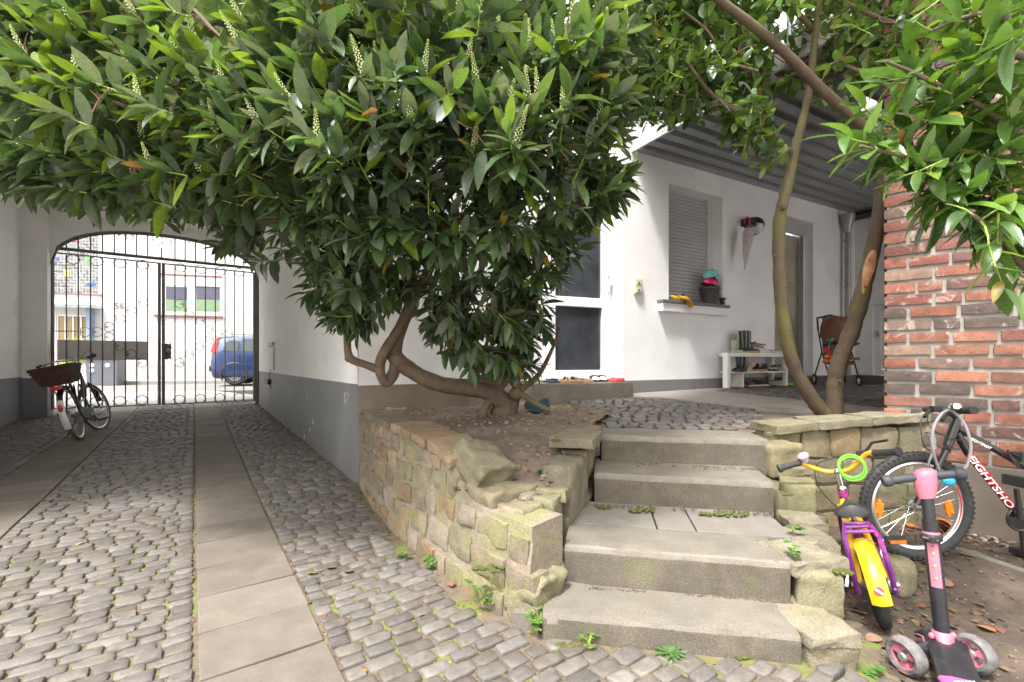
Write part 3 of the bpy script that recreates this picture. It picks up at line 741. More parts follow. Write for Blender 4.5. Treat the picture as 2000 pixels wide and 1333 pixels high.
# front wall between the corner and the door: belongs to the courtyard house
hb = thing('courtyard_house', 'white rendered house wall with shuttered window, glazed doors and metal balcony above', 'building', (1.4, 5.3, .6))
uD = FRONT.s_of(1060)
b = MB(); b.wbox(FRONT, 0.301, uD + .02, CH - .20, TOP - 1, -.3, 0); b.wbox(FRONT, 0, .301, CH - .2, ZC + .3, -.02, 0.003)
b.build('front_wall', WHITE, hb)
b = MB(); b.wbox(FRONT, 0, uD + .02, .2, CH - .20, -.02, .008); b.build('brown_plinth', BROWNP, hb)
# door plane (recessed), door wall above
def wallbox(b, pl, px0, px1, z0, z1, o0, o1): b.wbox(pl, pl.s_of(px0), pl.s_of(px1), z0, z1, o0, o1)
uW = BUILD.s_of(1216); uWin0, uWin1 = BUILD.s_of(1306), BUILD.s_of(1411)
uDo0, uDo1 = BUILD.s_of(1513), BUILD.s_of(1588)
uE = (Vector((5.84, 7.75, 0)) - BUILD.p).dot(BUILD.d)
zW0, zW1 = BUILD.hit(1306, 592).z, BUILD.hit(1309, 359).z
zD1 = BUILD.hit(1590, 436).z
T = .32
b = MB()
b.wbox(BUILD, uW, uWin0, CH - .21, TOP - 1, -T, 0); b.wbox(BUILD, uWin0, uWin1, CH - .21, zW0, -T, 0); b.wbox(BUILD, uWin0, uWin1, zW1, TOP - 1, -T, 0)
b.wbox(BUILD, uWin1, uDo0, CH - .21, TOP - 1, -T, 0); b.wbox(BUILD, uDo0, uDo1, zD1, TOP - 1, -T, 0); b.wbox(BUILD, uDo1, uE + .3, CH - .21, TOP - 1, -T, 0)
b.build('window_wall', WHITE, hb)
b = MB(); b.wbox(BUILD, uW + .02, uDo0, .4, CH - .21, -T, .012); b.wbox(BUILD, uDo1, uE, .4, CH - .21, -T, .012)
b.build('grey_plinth', PLINTH, hb, bevel=.004)
# back wall
b = MB(); uB = BACK.s_of(1704); b.wbox(BACK, -.3, uB, .4, TOP - 1, -.3, 0); b.wbox(BACK, uB, uB + 1.1, CH + .95, TOP - 1, -.3, 0); b.wbox(BACK, uB + 1.1, 5, .4, TOP - 1, -.3, 0)
b.build('side_wall', WHITE, hb)
b = MB(); b.wbox(BACK, 0, uB + 1.5, .4, CH - .215, .0, .14); b.wbox(BUILD, uDo0 - .02, uE, .4, CH - .215, .0125, .14); b.build('stone_ledge', STEPM, hb, bevel=.008)
# entrance door --------------------------------------------------------------
DP0, DP1 = DOORP.s_of(1062), DOORP.s_of(1190)
zDt = DOORP.hit(1190, 300).z; zDb = DOORP.hit(1190, 741).z
b = MB(); b.wbox(DOORP, DP0 - .3, DP1 + .05, zDt, TOP - 1, -.2, .0); b.wbox(DOORP, DP1 - .0, DP1 + .4, .4, TOP - 1, -.3, -.05); b.wbox(DOORP, DP0 - .5, DP0 - .0, .4, TOP - 1, -.3, -.05)
b.build('door_reveal', WHITE, hb)
dr = MB()
def fr4(b, pl, u0, u1, z0, z1, w, o0, o1, bw=None):
    bw = bw or w
    b.wbox(pl, u0, u0 + w, z0, z1, o0, o1); b.wbox(pl, u1 - w, u1, z0, z1, o0, o1)
    b.wbox(pl, u0 + w, u1 - w, z1 - w, z1, o0, o1); b.wbox(pl, u0 + w, u1 - w, z0, z0 + bw, o0, o1)
door = MB(); fr4(door, DOORP, DP0, DP1, zDb, zDt, .05, -.05, .03)
fr4(door, DOORP, DP0 + .05, DP1 - .05, zDb + .01, zDt - .05, .075, -.03, .045, .1)
zr0, zr1 = DOORP.hit(1176, 603).z, DOORP.hit(1176, 585).z
door.wbox(DOORP, DP0 + .125, DP1 - .125, zr0, zr1, -.03, .045)
do = door.build('door', PVC, hb, bevel=.006, label='white glazed entrance door with a middle rail')
b = MB(); b.wbox(DOORP, DP0 + .11, DP1 - .11, zDb + .06, zDt - .1, -.005, .005); b.build('pane', GLASSD, do)
b = MB(); hu, hz = DOORP.uz(1183, 548); b.wbox(DOORP, hu - .018, hu + .018, hz - .14, hz + .1, .045, .055); b.tube([DOORP.P(hu, hz + .05, .05), DOORP.P(hu, hz + .05, .11), DOORP.P(hu, hz - .07, .115)], .011, 8); b.lathe(DOORP.P(hu, hz + .05, .055), [(.0, .0), (.026, 0), (.026, .03), (.02, .04)], 12, DOORP.n)
b.build('handle', PVC, do, bevel=.003)
# door step
ds = thing('doorstep', 'rough concrete doorstep below the glazed entrance door', 'doorstep', at(1150, 760, 4.9))
A = on(1083, 753, lambda x, y: CH - .215); A2 = on(1232, 747, lambda x, y: CH - .215)
A = Vector((A.x * 1.02, A.y * 1.02, 0)); u = DOORP
s0, s1 = DOORP.s_of(1070, .52), DOORP.s_of(1233, .44)
b = MB(); c = DOORP.P((s0 + s1) / 2, CH - .215 - .13, .235)
b.rock(Matrix.Translation(c) @ Matrix.Rotation(math.atan2(DOORP.d.y, DOORP.d.x), 4, 'Z'), (s1 - s0, .50, .26), (22, 8, 6), r=.1, amp=.004, fr=7)
b.build('slab', STEPM, ds, smooth=True, auto=50)
# window ---------------------------------------------------------------------
rec = -.17
SHUT = mm('grey_shutter', col=(.42, .42, .44), rough=.5, var=.04)
b = MB(); us0, us1 = BUILD.s_of(1306, rec) , BUILD.s_of(1381, rec)
us0 = uWin0
z = zW0 + .0; hsl = .046; zt = BUILD.hit(1381, 388, rec).z
k = 0
while z < zW1:
    b.add([BUILD.P(us0, z, rec), BUILD.P(us1, z, rec), BUILD.P(us1, z + hsl * .25, rec + .010), BUILD.P(us0, z + hsl * .25, rec + .010),
           BUILD.P(us1, z + hsl * .75, rec + .010), BUILD.P(us0, z + hsl * .75, rec + .010), BUILD.P(us1, z + hsl * .97, rec - .002), BUILD.P(us0, z + hsl * .97, rec - .002), BUILD.P(us1, z + hsl, rec - .004), BUILD.P(us0, z + hsl, rec - .004)],
          [(0, 1, 2, 3), (3, 2, 4, 5), (5, 4, 6, 7), (7, 6, 8, 9)]); z += hsl
win = b.build('window', SHUT, hb, label='window closed by a grey roller shutter')
b = MB(); b.wbox(BUILD, us1, uWin1, zW0, zW1, rec - .02, rec + .02); b.build('frame', PVC, win)
b = MB(); b.wbox(BUILD, uWin0, uWin1, zW0, zW1, -T, rec - .03); b.build('blind_backing', BLACKP, win)
SILLM = mm('slate_sill', col=(.13, .135, .14), rough=.55, var=.15, vs=12, bump=.001, bs=80)
b = MB(); su0, su1 = BUILD.s_of(1294, .09), BUILD.s_of(1425, .09); zS = BUILD.hit(1425, 597, .09).z
b.wbox(BUILD, su0, uWin0, zS - .035, zS, .001, .10); b.wbox(BUILD, uWin0, uWin1, zS - .035, zS, rec, .10); b.wbox(BUILD, uWin1, su1, zS - .035, zS, .001, .10); b.build('sill', SILLM, win, bevel=.003)
b = MB(); b.wbox(BUILD, su0 + .01, su1 - .03, zS - .135, zS - .036, .001, .082); b.build('sill_support', WHITE, win, bevel=.006)
# patio door -----------------------------------------------------------------
zb2 = CH - .36
b = MB(); fr4(b, BUILD, uDo0, uDo1 - .03, zb2, zD1 - .02, .06, -.22, -.12); d2 = b.build('patio_door', PVC, hb, bevel=.004, label='narrow patio door with grey roller box')
b = MB(); b.wbox(BUILD, uDo0 + .06, uDo1 - .09, zb2 + .06, zD1 - .2, -.18, -.165); b.build('pane', mm('beige_glass', col=(.42, .39, .32), rough=.2, var=.25, vs=2), d2)
b = MB(); b.wbox(BUILD, uDo0 + .005, uDo1 - .035, zD1 - .2, zD1 - .01, -.12, -.09); b.build('roller_box', SHUT, d2)
b = MB()
for q in (.0, .03, .06): b.wbox(BUILD, uDo1 - .10 - q, uDo1 - .085 - q, zb2, zD1 - .2, -.12, -.10)
b.build('guide_rail', STEEL, d2)
# side door at the far right
b = MB(); fr4(b, BACK, uB + .002, uB + 1.098, CH - .215, CH + .949, .09, -.14, -.06); d3 = b.build('side_door', PVC, hb, bevel=.004, label='white framed glass door in the far corner')
b = MB(); b.wbox(BACK, uB + .09, uB + 1.01, CH - .12, CH + .86, -.11, -.1); b.build('pane', mm('pale_curtain_glass', col=(.8, .79, .75), rough=.15, var=.05), d3)
b = MB(); b.wbox(BACK, uB + .045, uB + .06, CH + .42, CH + .52, -.06, -.03); b.build('handle', STEEL, d3)
# balcony / canopy ------------------------------------------------------------
cn = thing('corrugated_canopy', 'dark corrugated metal balcony deck with pale edge over the courtyard', 'canopy', BUILD.P(uW, CH + 1.8, 0))
zCn = BUILD.hit(1292, 312).z; u0, u1 = uW + .12, uE + .05; DPT = 3.1
u0 = BUILD.s_of(1237)
CORR = mm('corrugated_sheet', col=(.30, .315, .34), rough=.42, metal=.35, var=.15, vs=3, bump=.0006, bs=60)
b = MB(); vs = []; fs = []; o = .001; prof = []
while o < DPT:
    prof += [(o, 0), (o + .10, 0), (o + .115, .085), (o + .175, .085), (o + .19, 0)]; o += .19
n = len(prof)
zsl = .012
for (o, dz) in prof:
    for u in (u0, u1): vs.append(BUILD.P(u, zCn + dz + (u - u0) * zsl, o))
for i in range(n - 1): fs.append((2 * i, 2 * i + 1, 2 * i + 3, 2 * i + 2))
b.add(vs, fs); b.build('deck_sheet', CORR, cn)
b = MB(); b.hexa([BUILD.P(u0 - .03, zCn - .02, DPT), BUILD.P(u0, zCn - .02, DPT), BUILD.P(u0, zCn - .02, 0), BUILD.P(u0 - .03, zCn - .02, 0), BUILD.P(u0 - .03, zCn + .16, DPT), BUILD.P(u0, zCn + .16, DPT), BUILD.P(u0, zCn + .16, 0), BUILD.P(u0 - .03, zCn + .16, 0)])
b.wbox(BUILD, u0 - .03, u1, zCn + .07, zCn + .16, DPT, DPT + .03)
b.build('edge_trim', mm('pale_weathered_metal', col=(.5, .5, .48), rough=.6, metal=.3, var=.2, vs=14), cn)
b = MB(); b.wbox(BUILD, u0, u1, zCn + .06, zCn + .12, 0.002, DPT); b.build('deck_slab', KERB, cn)
b = MB(); pn = []
for i in range(8): b.tube([BUILD.P(u0 + .02, zCn + .1, .05 + i * .43), BUILD.P(u0 + .02, zCn + 1.1, .05 + i * .43)], .018, 6)
for zz in (.3, .5, .7, .9, 1.1): b.tube([BUILD.P(u0 + .02, zCn + zz, .0), BUILD.P(u0 + .02, zCn + zz, DPT)], .012, 6)
b.build('railing', STEEL, cn)
# drain pipe
dp = thing('drain_pipe', 'grey zinc drain pipe with hopper in the courtyard corner', 'drain pipe', BACK.P(.1, .7, .1))
Yp = 7.45; b = MB(); pt = [at(1657, 440, Yp), at(1657, 600, Yp), at(1657, 740, Yp)]
b.tube([at(1656, 452, Yp), at(1656, 745, Yp)], .045, 12); pipe = b.build('pipe', STEEL, dp, smooth=True)
b = MB(); b.lathe(at(1655, 455, Yp), [(.045, 0), (.06, .08), (.115, .24), (.115, .30)], 12); b.build('hopper', STEEL, dp, smooth=True)
for y in (560, 470): b = MB(); b.lathe(at(1656, y, Yp), [(.052, -.015), (.056, 0), (.052, .015)], 12); b.build('pipe_clamp', STEEL, dp)
b = MB(); a_, c_ = BACK.P(0.02, zCn - .02, .1), BACK.P(3.0, zCn - .02, .1); b.tube([a_, c_], .07, 8, flat=.8); b.build('gutter', mm('dark_gutter', col=(.09, .09, .095), rough=.5, metal=.4), dp, smooth=True)

# ================================================================== brick building
BK = mm('reclaimed_brick', speck=(.25, 170), col=(.72, .75, .73), attr=True, rough=.9, var=.28, vs=18, bump=.004, bs=50, pits=(.002, 150), spots=[((.36, .29, .25), 9, .57, .68, 1.0), ((.1, .07, .06), 13, .64, .78, .5)])
BM = mm('brick_mortar', col=(.27, .255, .235), rough=.95, var=.12, vs=9, bump=.002, bs=110)
CONCP = mm('concrete_base', col=(.125, .104, .086), rough=.9, var=.18, vs=4, bump=.0016, bs=70, spots=[((.15, .12, .1), 3, .55, .75)])
bb = thing('brick_building', 'reclaimed red brick wall on a smooth concrete base', 'brick wall', (2.9, 2.8, 0))
b = MB(); zb0 = BRICK.hit(1950, 908).z
zb0 = CH - .63
b.wbox(BRICK, .012, 5, zb0, 4.25, -2.2, -.012); b.build('mortar_wall', BM, bb)
b = MB(); b.wbox(BRICK, .0, 5, -.15, zb0 - .002, -2.2, .012); b.build('concrete_base', CONCP, bb, bevel=.004)
BC = [(.29, .1, .07), (.3, .12, .085), (.24, .085, .065), (.2, .08, .065), (.16, .08, .07), (.1, .07, .065), (.34, .14, .09), (.3, .19, .15), (.26, .12, .095), (.22, .14, .115), (.12, .085, .075), (.28, .11, .07), (.3, .13, .085)]
b = MB(); hc = .0835; z = zb0 + .006; row = 0
ang = math.atan2(BRICK.d.y, BRICK.d.x)
while z < 4.0:
    u = -.003
    if row % 2: first = rnd.choice((.115, .16))
    else: first = rnd.choice((.235, .24))
    umax = 2.9
    while u < umax:
        w = first if first else rnd.choice((.235, .24, .245, .235, .19, .12, .115, .22)); first = None
        c = BRICK.P(u + w / 2, z + .034 + rnd.uniform(-.002, .002), -.05 + rnd.uniform(-.003, .006)); k = rnd.uniform(.8, 1.15); cc = rnd.choice(BC)
        sg = (7, 2, 4) if u < 1.7 else (2, 1, 1)
        b.rock(Matrix.Translation(c) @ Matrix.Rotation(ang + rnd.uniform(-.008, .008), 4, 'Z') @ Matrix.Rotation(rnd.uniform(-.012, .012), 4, 'Y'), (w, .105, .064 + rnd.uniform(-.004, .002)), sg, r=.13, amp=.0042, fr=21, col=(cc[0] * k, cc[1] * k, cc[2] * k), seed=u + z)
        u += w + rnd.uniform(.013, .02)
    # returning side
    for q in range(3):
        w = .235 if (row + q) % 2 else .2
        c = BRICK.P(.047, z + .034, -.24 - q * .25); k = rnd.uniform(.8, 1.1); cc = rnd.choice(BC)
        b.rock(Matrix.Translation(c) @ Matrix.Rotation(ang, 4, 'Z'), (.105, w, .068), (2, 3, 2), r=.13, amp=.004, fr=21, col=(cc[0] * k, cc[1] * k, cc[2] * k))
    z += hc; row += 1
b.build('brickwork', BK, bb, smooth=True, auto=60)
# ================================================================== gate
def gp(x, y, off=.0): return GATE.hit(80 + x / 3.332, 420 + y / 3.332, off)
def gbar(b, x, y0, y1, r=.011, off=0): 
    a, c = gp(x, y0, off), gp(x, y1, off); n = 14; b.tube([a, c], r, 6)
    k = 26
    for i in range(1, k): b.ball(a.lerp(c, i / k), (r * 1.35, r * 1.35, r * .6), 6, 4)
def topy(x): return 207 + (x - 46) * (345 - 207) / (1400 - 46)      # transom line
def boty(x): return 1270 - (x - 80) * 55 / 1320
def scroll(b, c, s, mir=1, r=.0055):
    """C scroll with two curled ends opening to the left (mir=1)"""
    pts = []
    for i in range(-22, 23):
        t = i / 22 * math.radians(255); k = abs(i) / 22; R = s * (1 - .62 * max(0, (k - .42) / .58))
        cy = s * .5 * (max(0, (k - .42) / .58)) * (1 if i > 0 else -1)
        pts.append(c + GATE.d * (mir * R * math.cos(t) * .9) + Vector((0, 0, R * math.sin(t) * (1 if k < .5 else 1) + cy * .55)))
    b.tube(pts, r, 5)
gf = thing('iron_archway', 'arched grey steel frame with twisted bar grille above the driveway gate', 'gate frame', GATE.P(GU / 2, .1, 0))
b = MB(); n = 48
arc = []
uL, uR = gp(28, 300).x, 0
def gu(x): return (gp(x, 500) - GATE.p).dot(GATE.d)
U0, U1 = gu(30), -.035
arc = [GATE.P(U0, CH - .95, .04)] + [GATE.P(lerp(U0, U1, i / n), min(archz(lerp(U0 - .0, U1, i / n)) - .03, ZC - .04), .04) for i in range(n + 1)] + [GATE.P(U1, CH - .9, .04)]
b.tube(arc, .038, 4); b.build('arch_post', IRON, gf)
b = MB(); b.tube([gp(35, topy(35) + 4), gp(1405, topy(1405) + 4)], .030, 4); b.build('transom', IRON, gf)
XB = [165, 243, 323, 400, 477, 550, 623, 695, 785, 872, 938, 1006, 1070, 1135, 1198, 1258, 1320]
for x in XB:
    u = gu(x); b = MB(); zt = min(archz(u), ZC) - .05; lo = gp(x, topy(x)); a, c = lo, GATE.P(u, zt, 0)
    if x == 785: c = gp(785, 215)
    b.tube([a, c], .011, 6)
    for i in range(1, 8): b.ball(a.lerp(c, i / 8), (.012, .012, .006), 6, 4)
    b.build('bar', IRON, gf)
for (x, y, s) in ((552, 135, .085), (787, 165, .11), (1007, 182, .085)):
    for m_ in (1, -1):
        b = MB(); scroll(b, gp(x + (-1) * m_ * 26 * (s / .085), y), s, m_); b.build('scroll', IRON, gf)
HN_ = 0
def leaf(name, label, xl, xr, bars, rings_t, rings_b, scrolls, hx, mir):
    g = thing(name, label, 'gate', gp((xl + xr) / 2, boty((xl + xr) / 2)))
    T_ = lambda x: topy(x) + 34
    B_ = lambda x: boty(x) - 8
    b = MB(); b.tube([gp(xl, T_(xl)), gp(xr, T_(xr)), gp(xr, B_(xr)), gp(xl, B_(xl))], .030, 4, closed=True); b.build('frame', IRON, g)
    for x in bars:
        b = MB(); gbar(b, x, T_(x) + 6, B_(x) - 4, .0105); b.build('bar', IRON, g)
    for (x, y) in rings_t + rings_b:
        b = MB(); c = gp(x, y); b.ring(c, GATE.n, .085, .008, 24, 6)
        for sg in (-1, 1): b.ball(c + GATE.d * .093 * sg, .014, 6, 4)
        b.build('ring', IRON, g)
    for (x, y) in scrolls:
        b = MB(); scroll(b, gp(x, y), .088, mir); b.build('scroll', IRON, g)
    for y in (300, 765, 1215):
        b = MB(); b.lathe(gp(hx, y + (40 if mir < 0 else 0)), [(.03, -.09), (.034, -.05), (.034, .05), (.03, .09)], 8); b.build('hinge', IRON, g)
    return g
g1_ = leaf('gate_leaf', 'wider left leaf of the iron driveway gate with scrolls, behind the bicycle', 75, 770, XB[:8], [(208, 290), (362, 302), (515, 315), (662, 325)], [(208, 1218), (362, 1214), (513, 1210), (657, 1205)],
     [(660, 570), (585, 622), (512, 675), (440, 730), (363, 762), (285, 762), (440, 797), (512, 852), (585, 907), (657, 962)], 52, 1)
g2_ = leaf('gate_leaf', 'right leaf of the iron driveway gate carrying the lock plate', 797, 1388, XB[9:], [(908, 345), (1040, 355), (1168, 365), (1290, 375)], [(902, 1200), (1037, 1195), (1163, 1190), (1288, 1187)],
     [(905, 580), (972, 635), (1040, 690), (1102, 745), (1165, 775), (1228, 775), (1102, 810), (1037, 857), (972, 907), (905, 962)], 1402, -1)
b = MB(); b.tube([gp(1258, 780), gp(1385, 782)], .009, 6); b.build('cross_bar', IRON, g2_)
b = MB(); b.tube([gp(88, 757), gp(243, 757)], .009, 6); b.build('cross_bar', IRON, g1_)
b = MB(); pl = [(785, 838), (800, 842), (815, 836), (832, 842), (850, 832), (846, 850), (852, 862), (846, 880), (850, 900), (845, 915), (852, 942), (835, 935), (818, 944), (800, 935), (785, 942)]
b.prism([gp(x, y, .035) for x, y in reversed(pl)], GATE.n * -.02); lp = b.build('lock_plate', IRON, g2_)
b = MB(); b.tube([gp(828, 885, .03), gp(828, 885, .08)], .016, 8); b.ball(gp(828, 885, .1), .04, 10, 8); b.build('door_knob', STEEL, lp, smooth=True)
b = MB(); b.ring(gp(818, 910, .042), GATE.n, .018, .005, 12, 5); b.build('keyhole', BLACKP, lp)
mp = thing('metal_panel', 'blank brushed metal panel fixed low behind the bars of the left gate leaf', 'panel', gp(400, 943, -.06))
b = MB(); a, c = gp(106, 815, -.05), gp(692, 943, -.05); ua, uc = (a - GATE.p).dot(GATE.d), (c - GATE.p).dot(GATE.d)
zt_, zb_ = gp(400, 818, -.05).z, gp(400, 944, -.05).z
b.wbox(GATE, ua, uc, zb_, zt_, -.075, -.045); b.build('sheet', mm('brushed_panel', col=(.62, .59, .55), rough=.4, metal=.1, var=.12, vs=3), mp, bevel=.004)

# ================================================================== house across the street
WB_M = mm('white_painted_brick', col=(.56, .555, .55), rough=.85, var=.03, vs=3)
hh = thing('street_house', 'white painted brick house with glass block stairwell window across the street', 'building', HOUSE.P(0, .3, 0))
def hz(px, py): return HOUSE.hit(80 + px / 3.332, 420 + py / 3.332)
def hu_(px): return (hz(px, 500) - HOUSE.p).dot(HOUSE.d)
def hbox(b, x0, y0, x1, y1, o0, o1, col=None):
    a, c = hz(x0, y0), hz(x1, y1); b.wbox(HOUSE, hu_(x0), hu_(x1), hz((x0 + x1) / 2, max(y0, y1)).z, hz((x0 + x1) / 2, min(y0, y1)).z, o0, o1, col); return b
zg = hz(700, 955).z
b = MB(); z = zg; uA, uZ = -14, 12
holes = [(hu_(50) - 1.5, hu_(388), hz(200, 512).z, hz(200, -200).z), (hu_(100), hu_(328), -1, hz(200, 652).z), (hu_(805), hu_(1170), hz(1000, 635).z, hz(1000, 395).z)]
b.wbox(HOUSE, uA, uZ, .2, 9, -.4, -.1)
segs = [(uA, holes[0][0], -1, 9), (holes[0][0], holes[0][1], holes[0][3], 9), (holes[0][0], holes[1][0], hz(200, 652).z - 2.5, holes[0][2]), (holes[1][0], holes[1][1], holes[1][3], holes[0][2]), (holes[1][1], holes[0][1], .3, holes[0][2]),
        (holes[0][1], holes[2][0], .3, 9), (holes[2][0], holes[2][1], holes[2][3], 9), (holes[2][0], holes[2][1], .3, holes[2][2]), (holes[2][1], uZ, .3, 9)]
for (a, c, z0, z1) in segs: b.wbox(HOUSE, a, c, z0, z1, -.1, -.002)
b.build('wall', WB_M, hh)
b = MB(); z = zg
while z < 7:
    for (a, c, z0, z1) in segs:
        if z > z0 and z + .075 < z1: b.wbox(HOUSE, a, c, z, z + .066, -.05, .004)
    z += .078
b.build('brick_courses', WB_M, hh)
GB = mm('grey_brick_base', col=(.42, .41, .40), rough=.9, var=.12, vs=8); b = MB(); z = .25
while z < zg - .05: b.wbox(HOUSE, hu_(480), uZ, z, z + .066, -.05, .03); z += .075
b.wbox(HOUSE, hu_(480), uZ, .2, zg, -.08, .022); b.build('base', GB, hh)
GLB = mm('glass_block', col=(1, 1, 1), attr=True, rough=.2, var=.3, vs=30, bump=.004, bs=60)
b = MB(); cell = []; x0g, x1g = 40, 386; cw = 20.5; rr_ = random.Random(3)
COLD = {(190, 152, 243, 172): (.45, .06, .09), (325, 60, 385, 80): (.03, .12, .6), (293, 268, 320, 310): (.12, .4, .08), (90, 275, 110, 295): (.04, .1, .6), (152, 360, 178, 403): (.75, .6, .05), (292, 443, 350, 462): (.04, .12, .65), (50, 460, 65, 500): (.2, .55, .12)}
used = set()
nx_, ny_ = int((x1g - x0g) / cw), 28
y0g = 512
for j in range(ny_):
    for i in range(nx_):
        if (i, j) in used: continue
        hzt = rr_.random() < .55
        w, h = (rr_.choice((2, 3)), 1) if hzt else (1, 2)
        if rr_.random() < .1: w = h = 1
        while i + w > nx_ or any((i + k, j) in used for k in range(w)): w -= 1
        w = max(1, w)
        for a in range(w):
            for c in range(h): used.add((i + a, j + c))
        xa, xb = x0g + i * cw + 3.4, x0g + (i + w) * cw - 3.4; yb, ya = y0g - j * 19.5 - 3.2, y0g - (j + h) * 19.5 + 3.2
        g = rr_.uniform(.10, .26); col = (g * .96, g, g)
        hbox(b, xa, ya, xb, yb, -.05, -.03, col)
for k, cc in COLD.items(): hbox(b, k[0], k[1], k[2], k[3], -.05, -.022, cc)
gb = b.build('glass_block_window', GLB, hh)
b = MB(); hbox(b, 30, -160, 388, 512, -.09, -.045); b.build('grout', WB_M, gb)
REDS = mm('red_brown_sill', col=(.2, .09, .08), rough=.7)
b = MB(); hbox(b, 20, 512, 400, 520, 0, .06); b.build('sill', REDS, hh)
b = MB(); hbox(b, 20, 596, 398, 608, 0, .5); hbox(b, 20, 588, 398, 595, 0, .55); b.build('porch_roof', mm('pale_grey_trim', col=(.62, .64, .66), rough=.6), hh)
b = MB(); hbox(b, 326, 612, 348, 815, .0, .3); b.build('porch_post', mm('pale_blue_paint', col=(.2, .26, .38), rough=.6), hh)
DW = mm('tan_glazed_door', col=(.3, .22, .1), rough=.4, var=.15); b = MB(); hbox(b, 100, 655, 318, 960, -.09, -.05); dd = b.build('entrance_door', DW, hh)
b = MB()
for x in (104, 155, 206, 258, 312): hbox(b, x - 4, 655, x + 4, 960, -.05, -.02)
hbox(b, 100, 652, 318, 660, -.05, -.019); b.build('door_frame', PVC, dd)
# window with roller box
hw_ = MB(); hbox(hw_, 800, 398, 1176, 640, -.06, -.02); wn_ = hw_.build('window', PVC, hh)
b = MB(); hbox(b, 805, 402, 1170, 462, -.03, .01); b.build('roller_box', mm('pale_shutter', col=(.5, .47, .48), rough=.6), wn_)
GW1 = mm('street_glass', col=(.09, .09, .125), rough=.1); GW2 = mm('green_film_glass', col=(.17, .26, .15), rough=.35)
for (xa, xb) in ((812, 952), (1010, 1163)):
    b = MB(); hbox(b, xa, 468, xb, 553, -.02, -.012); b.build('pane', GW1, wn_); b = MB(); hbox(b, xa, 554, xb, 630, -.02, -.012); b.build('pane', GW2, wn_)
b = MB(); hbox(b, 738, 655, 1185, 667, 0, .08); b.build('sill', REDS, wn_)
b = MB(); hbox(b, 760, 390, 1180, 398, 0, .03); b.build('lintel_line', REDS, wn_)
b = MB(); hbox(b, 870, 100, 1250, 110, 0, .06); b.build('sill', REDS, hh)
hw_ = MB(); hbox(hw_, 880, -120, 1240, 98, -.04, .01); w2 = hw_.build('window', PVC, hh)
b = MB(); hbox(b, 900, -100, 1220, 85, .012, .016); b.build('pane', GW1, w2)
for (xa, xb) in ((762, 908), (1018, 1115)):
    b = MB(); hbox(b, xa, 912, xb, 980, .02, .036); hb_ = b.build('basement_window', mm('frosted_glass', col=(.5, .52, .52), rough=.4), hh)
def text(name, s, size, M, m, parent, shear=0.0, ext=.0008, bold=0.0, fit=None):
    cu = bpy.data.curves.new(name, 'FONT'); cu.body = s; cu.size = size; cu.shear = shear; cu.extrude = ext; cu.offset = bold; cu.resolution_u = 3
    t = bpy.data.objects.new(name, cu); scene.collection.objects.link(t); bpy.context.view_layer.update()
    me = bpy.data.meshes.new_from_object(t.evaluated_get(bpy.context.evaluated_depsgraph_get()))
    bpy.data.objects.remove(t); bpy.data.curves.remove(cu)
    if fit:
        xs = [v.co.x for v in me.vertices]; x0, x1 = min(xs), max(xs); ys = [v.co.y for v in me.vertices]; h = max(ys) - min(ys); y0 = min(ys)
        for v in me.vertices: v.co.x = (v.co.x - x0) * fit[0] / (x1 - x0); v.co.y = (v.co.y - y0) * fit[1] / h - fit[1] / 2
    me.transform(ROOTM[rootof(parent).name].inverted() @ M)
    o = bpy.data.objects.new(name, me); scene.collection.objects.link(o); me.materials.clear(); me.materials.append(m); o.parent = parent; return o
def basis(o, x, y): 
    x = Vector(x).normalized(); y = (Vector(y) - x * x.dot(Vector(y))).normalized(); z = x.cross(y)
    M = Matrix((x, y, z)).transposed().to_4x4(); M.translation = Vector(o); return M
text('house_number', '56', .3, basis(hz(476, 610) + HN * .01, HD, (0, 0, 1)), mm('number_grey', col=(.2, .19, .19), rough=.5), hh, ext=.01, bold=.006)

# shrub by the house door, bins ------------------------------------------------
# (foliage is grown further down)
BIN = mm('grey_bin_plastic', col=(.13, .14, .165), rough=.55, var=.06)
def bin_(x0, x1, yb, label, stick):
    Y = 14.7; p0, p1 = at(x0, yb, Y), at(x1, yb, Y); w = p1.x - p0.x; c = (p0 + p1) / 2
    t = thing('wheelie_bin', label, 'waste bin', c, math.atan2(HD.y, HD.x), group='wheelie bins on the pavement')
    b = MB(); b.loft([[Vector((x * w * s / 2, y * .55 * s / 2 + .0, z)) for x, y in ((-1, -1), (1, -1), (1, 1), (-1, 1))] for s, z in ((.84, .04), (.98, .9), (1, .92))]); b.build('body', BIN, t, local=True, bevel=.02)
    b = MB(); b.loft([[Vector((x * w * s / 2, y * .6 * s / 2, z)) for x, y in ((-1, -1), (1, -1), (1, 1), (-1, 1))] for s, z in ((1.04, .925), (1.04, .96), (.85, 1.02))]); b.build('lid', BIN, t, local=True, bevel=.015)
    for sx in (-1, 1):
        b = MB(); b.lathe((sx * w * .4 + (0 if sx < 0 else .0), .30, .1), [(0, -.03), (.1, -.03), (.1, .03), (0, .03)], 16, (1, 0, 0)); b.build('wheel', RUBBER, t, local=True)
    for k, (z, c_) in enumerate(stick):
        b = MB(); b.lathe((-.05, -.262 - .0, z), [(0, 0), (.065, 0), (.065, .006), (0, .006)], 16, (0, -1, .06), col=c_); b.build('sticker', mm('sticker', col=(1, 1, 1), attr=True, rough=.5, var=0), t, local=True)
bin_(178, 207, 757, 'dark grey wheelie bin with round pale stickers on its front', [(.72, (.75, .6, .62)), (.55, (.35, .6, .8))])
bin_(209, 236, 756, 'dark grey wheelie bin standing right of the bin with stickers', [(.7, (.7, .72, .75))])
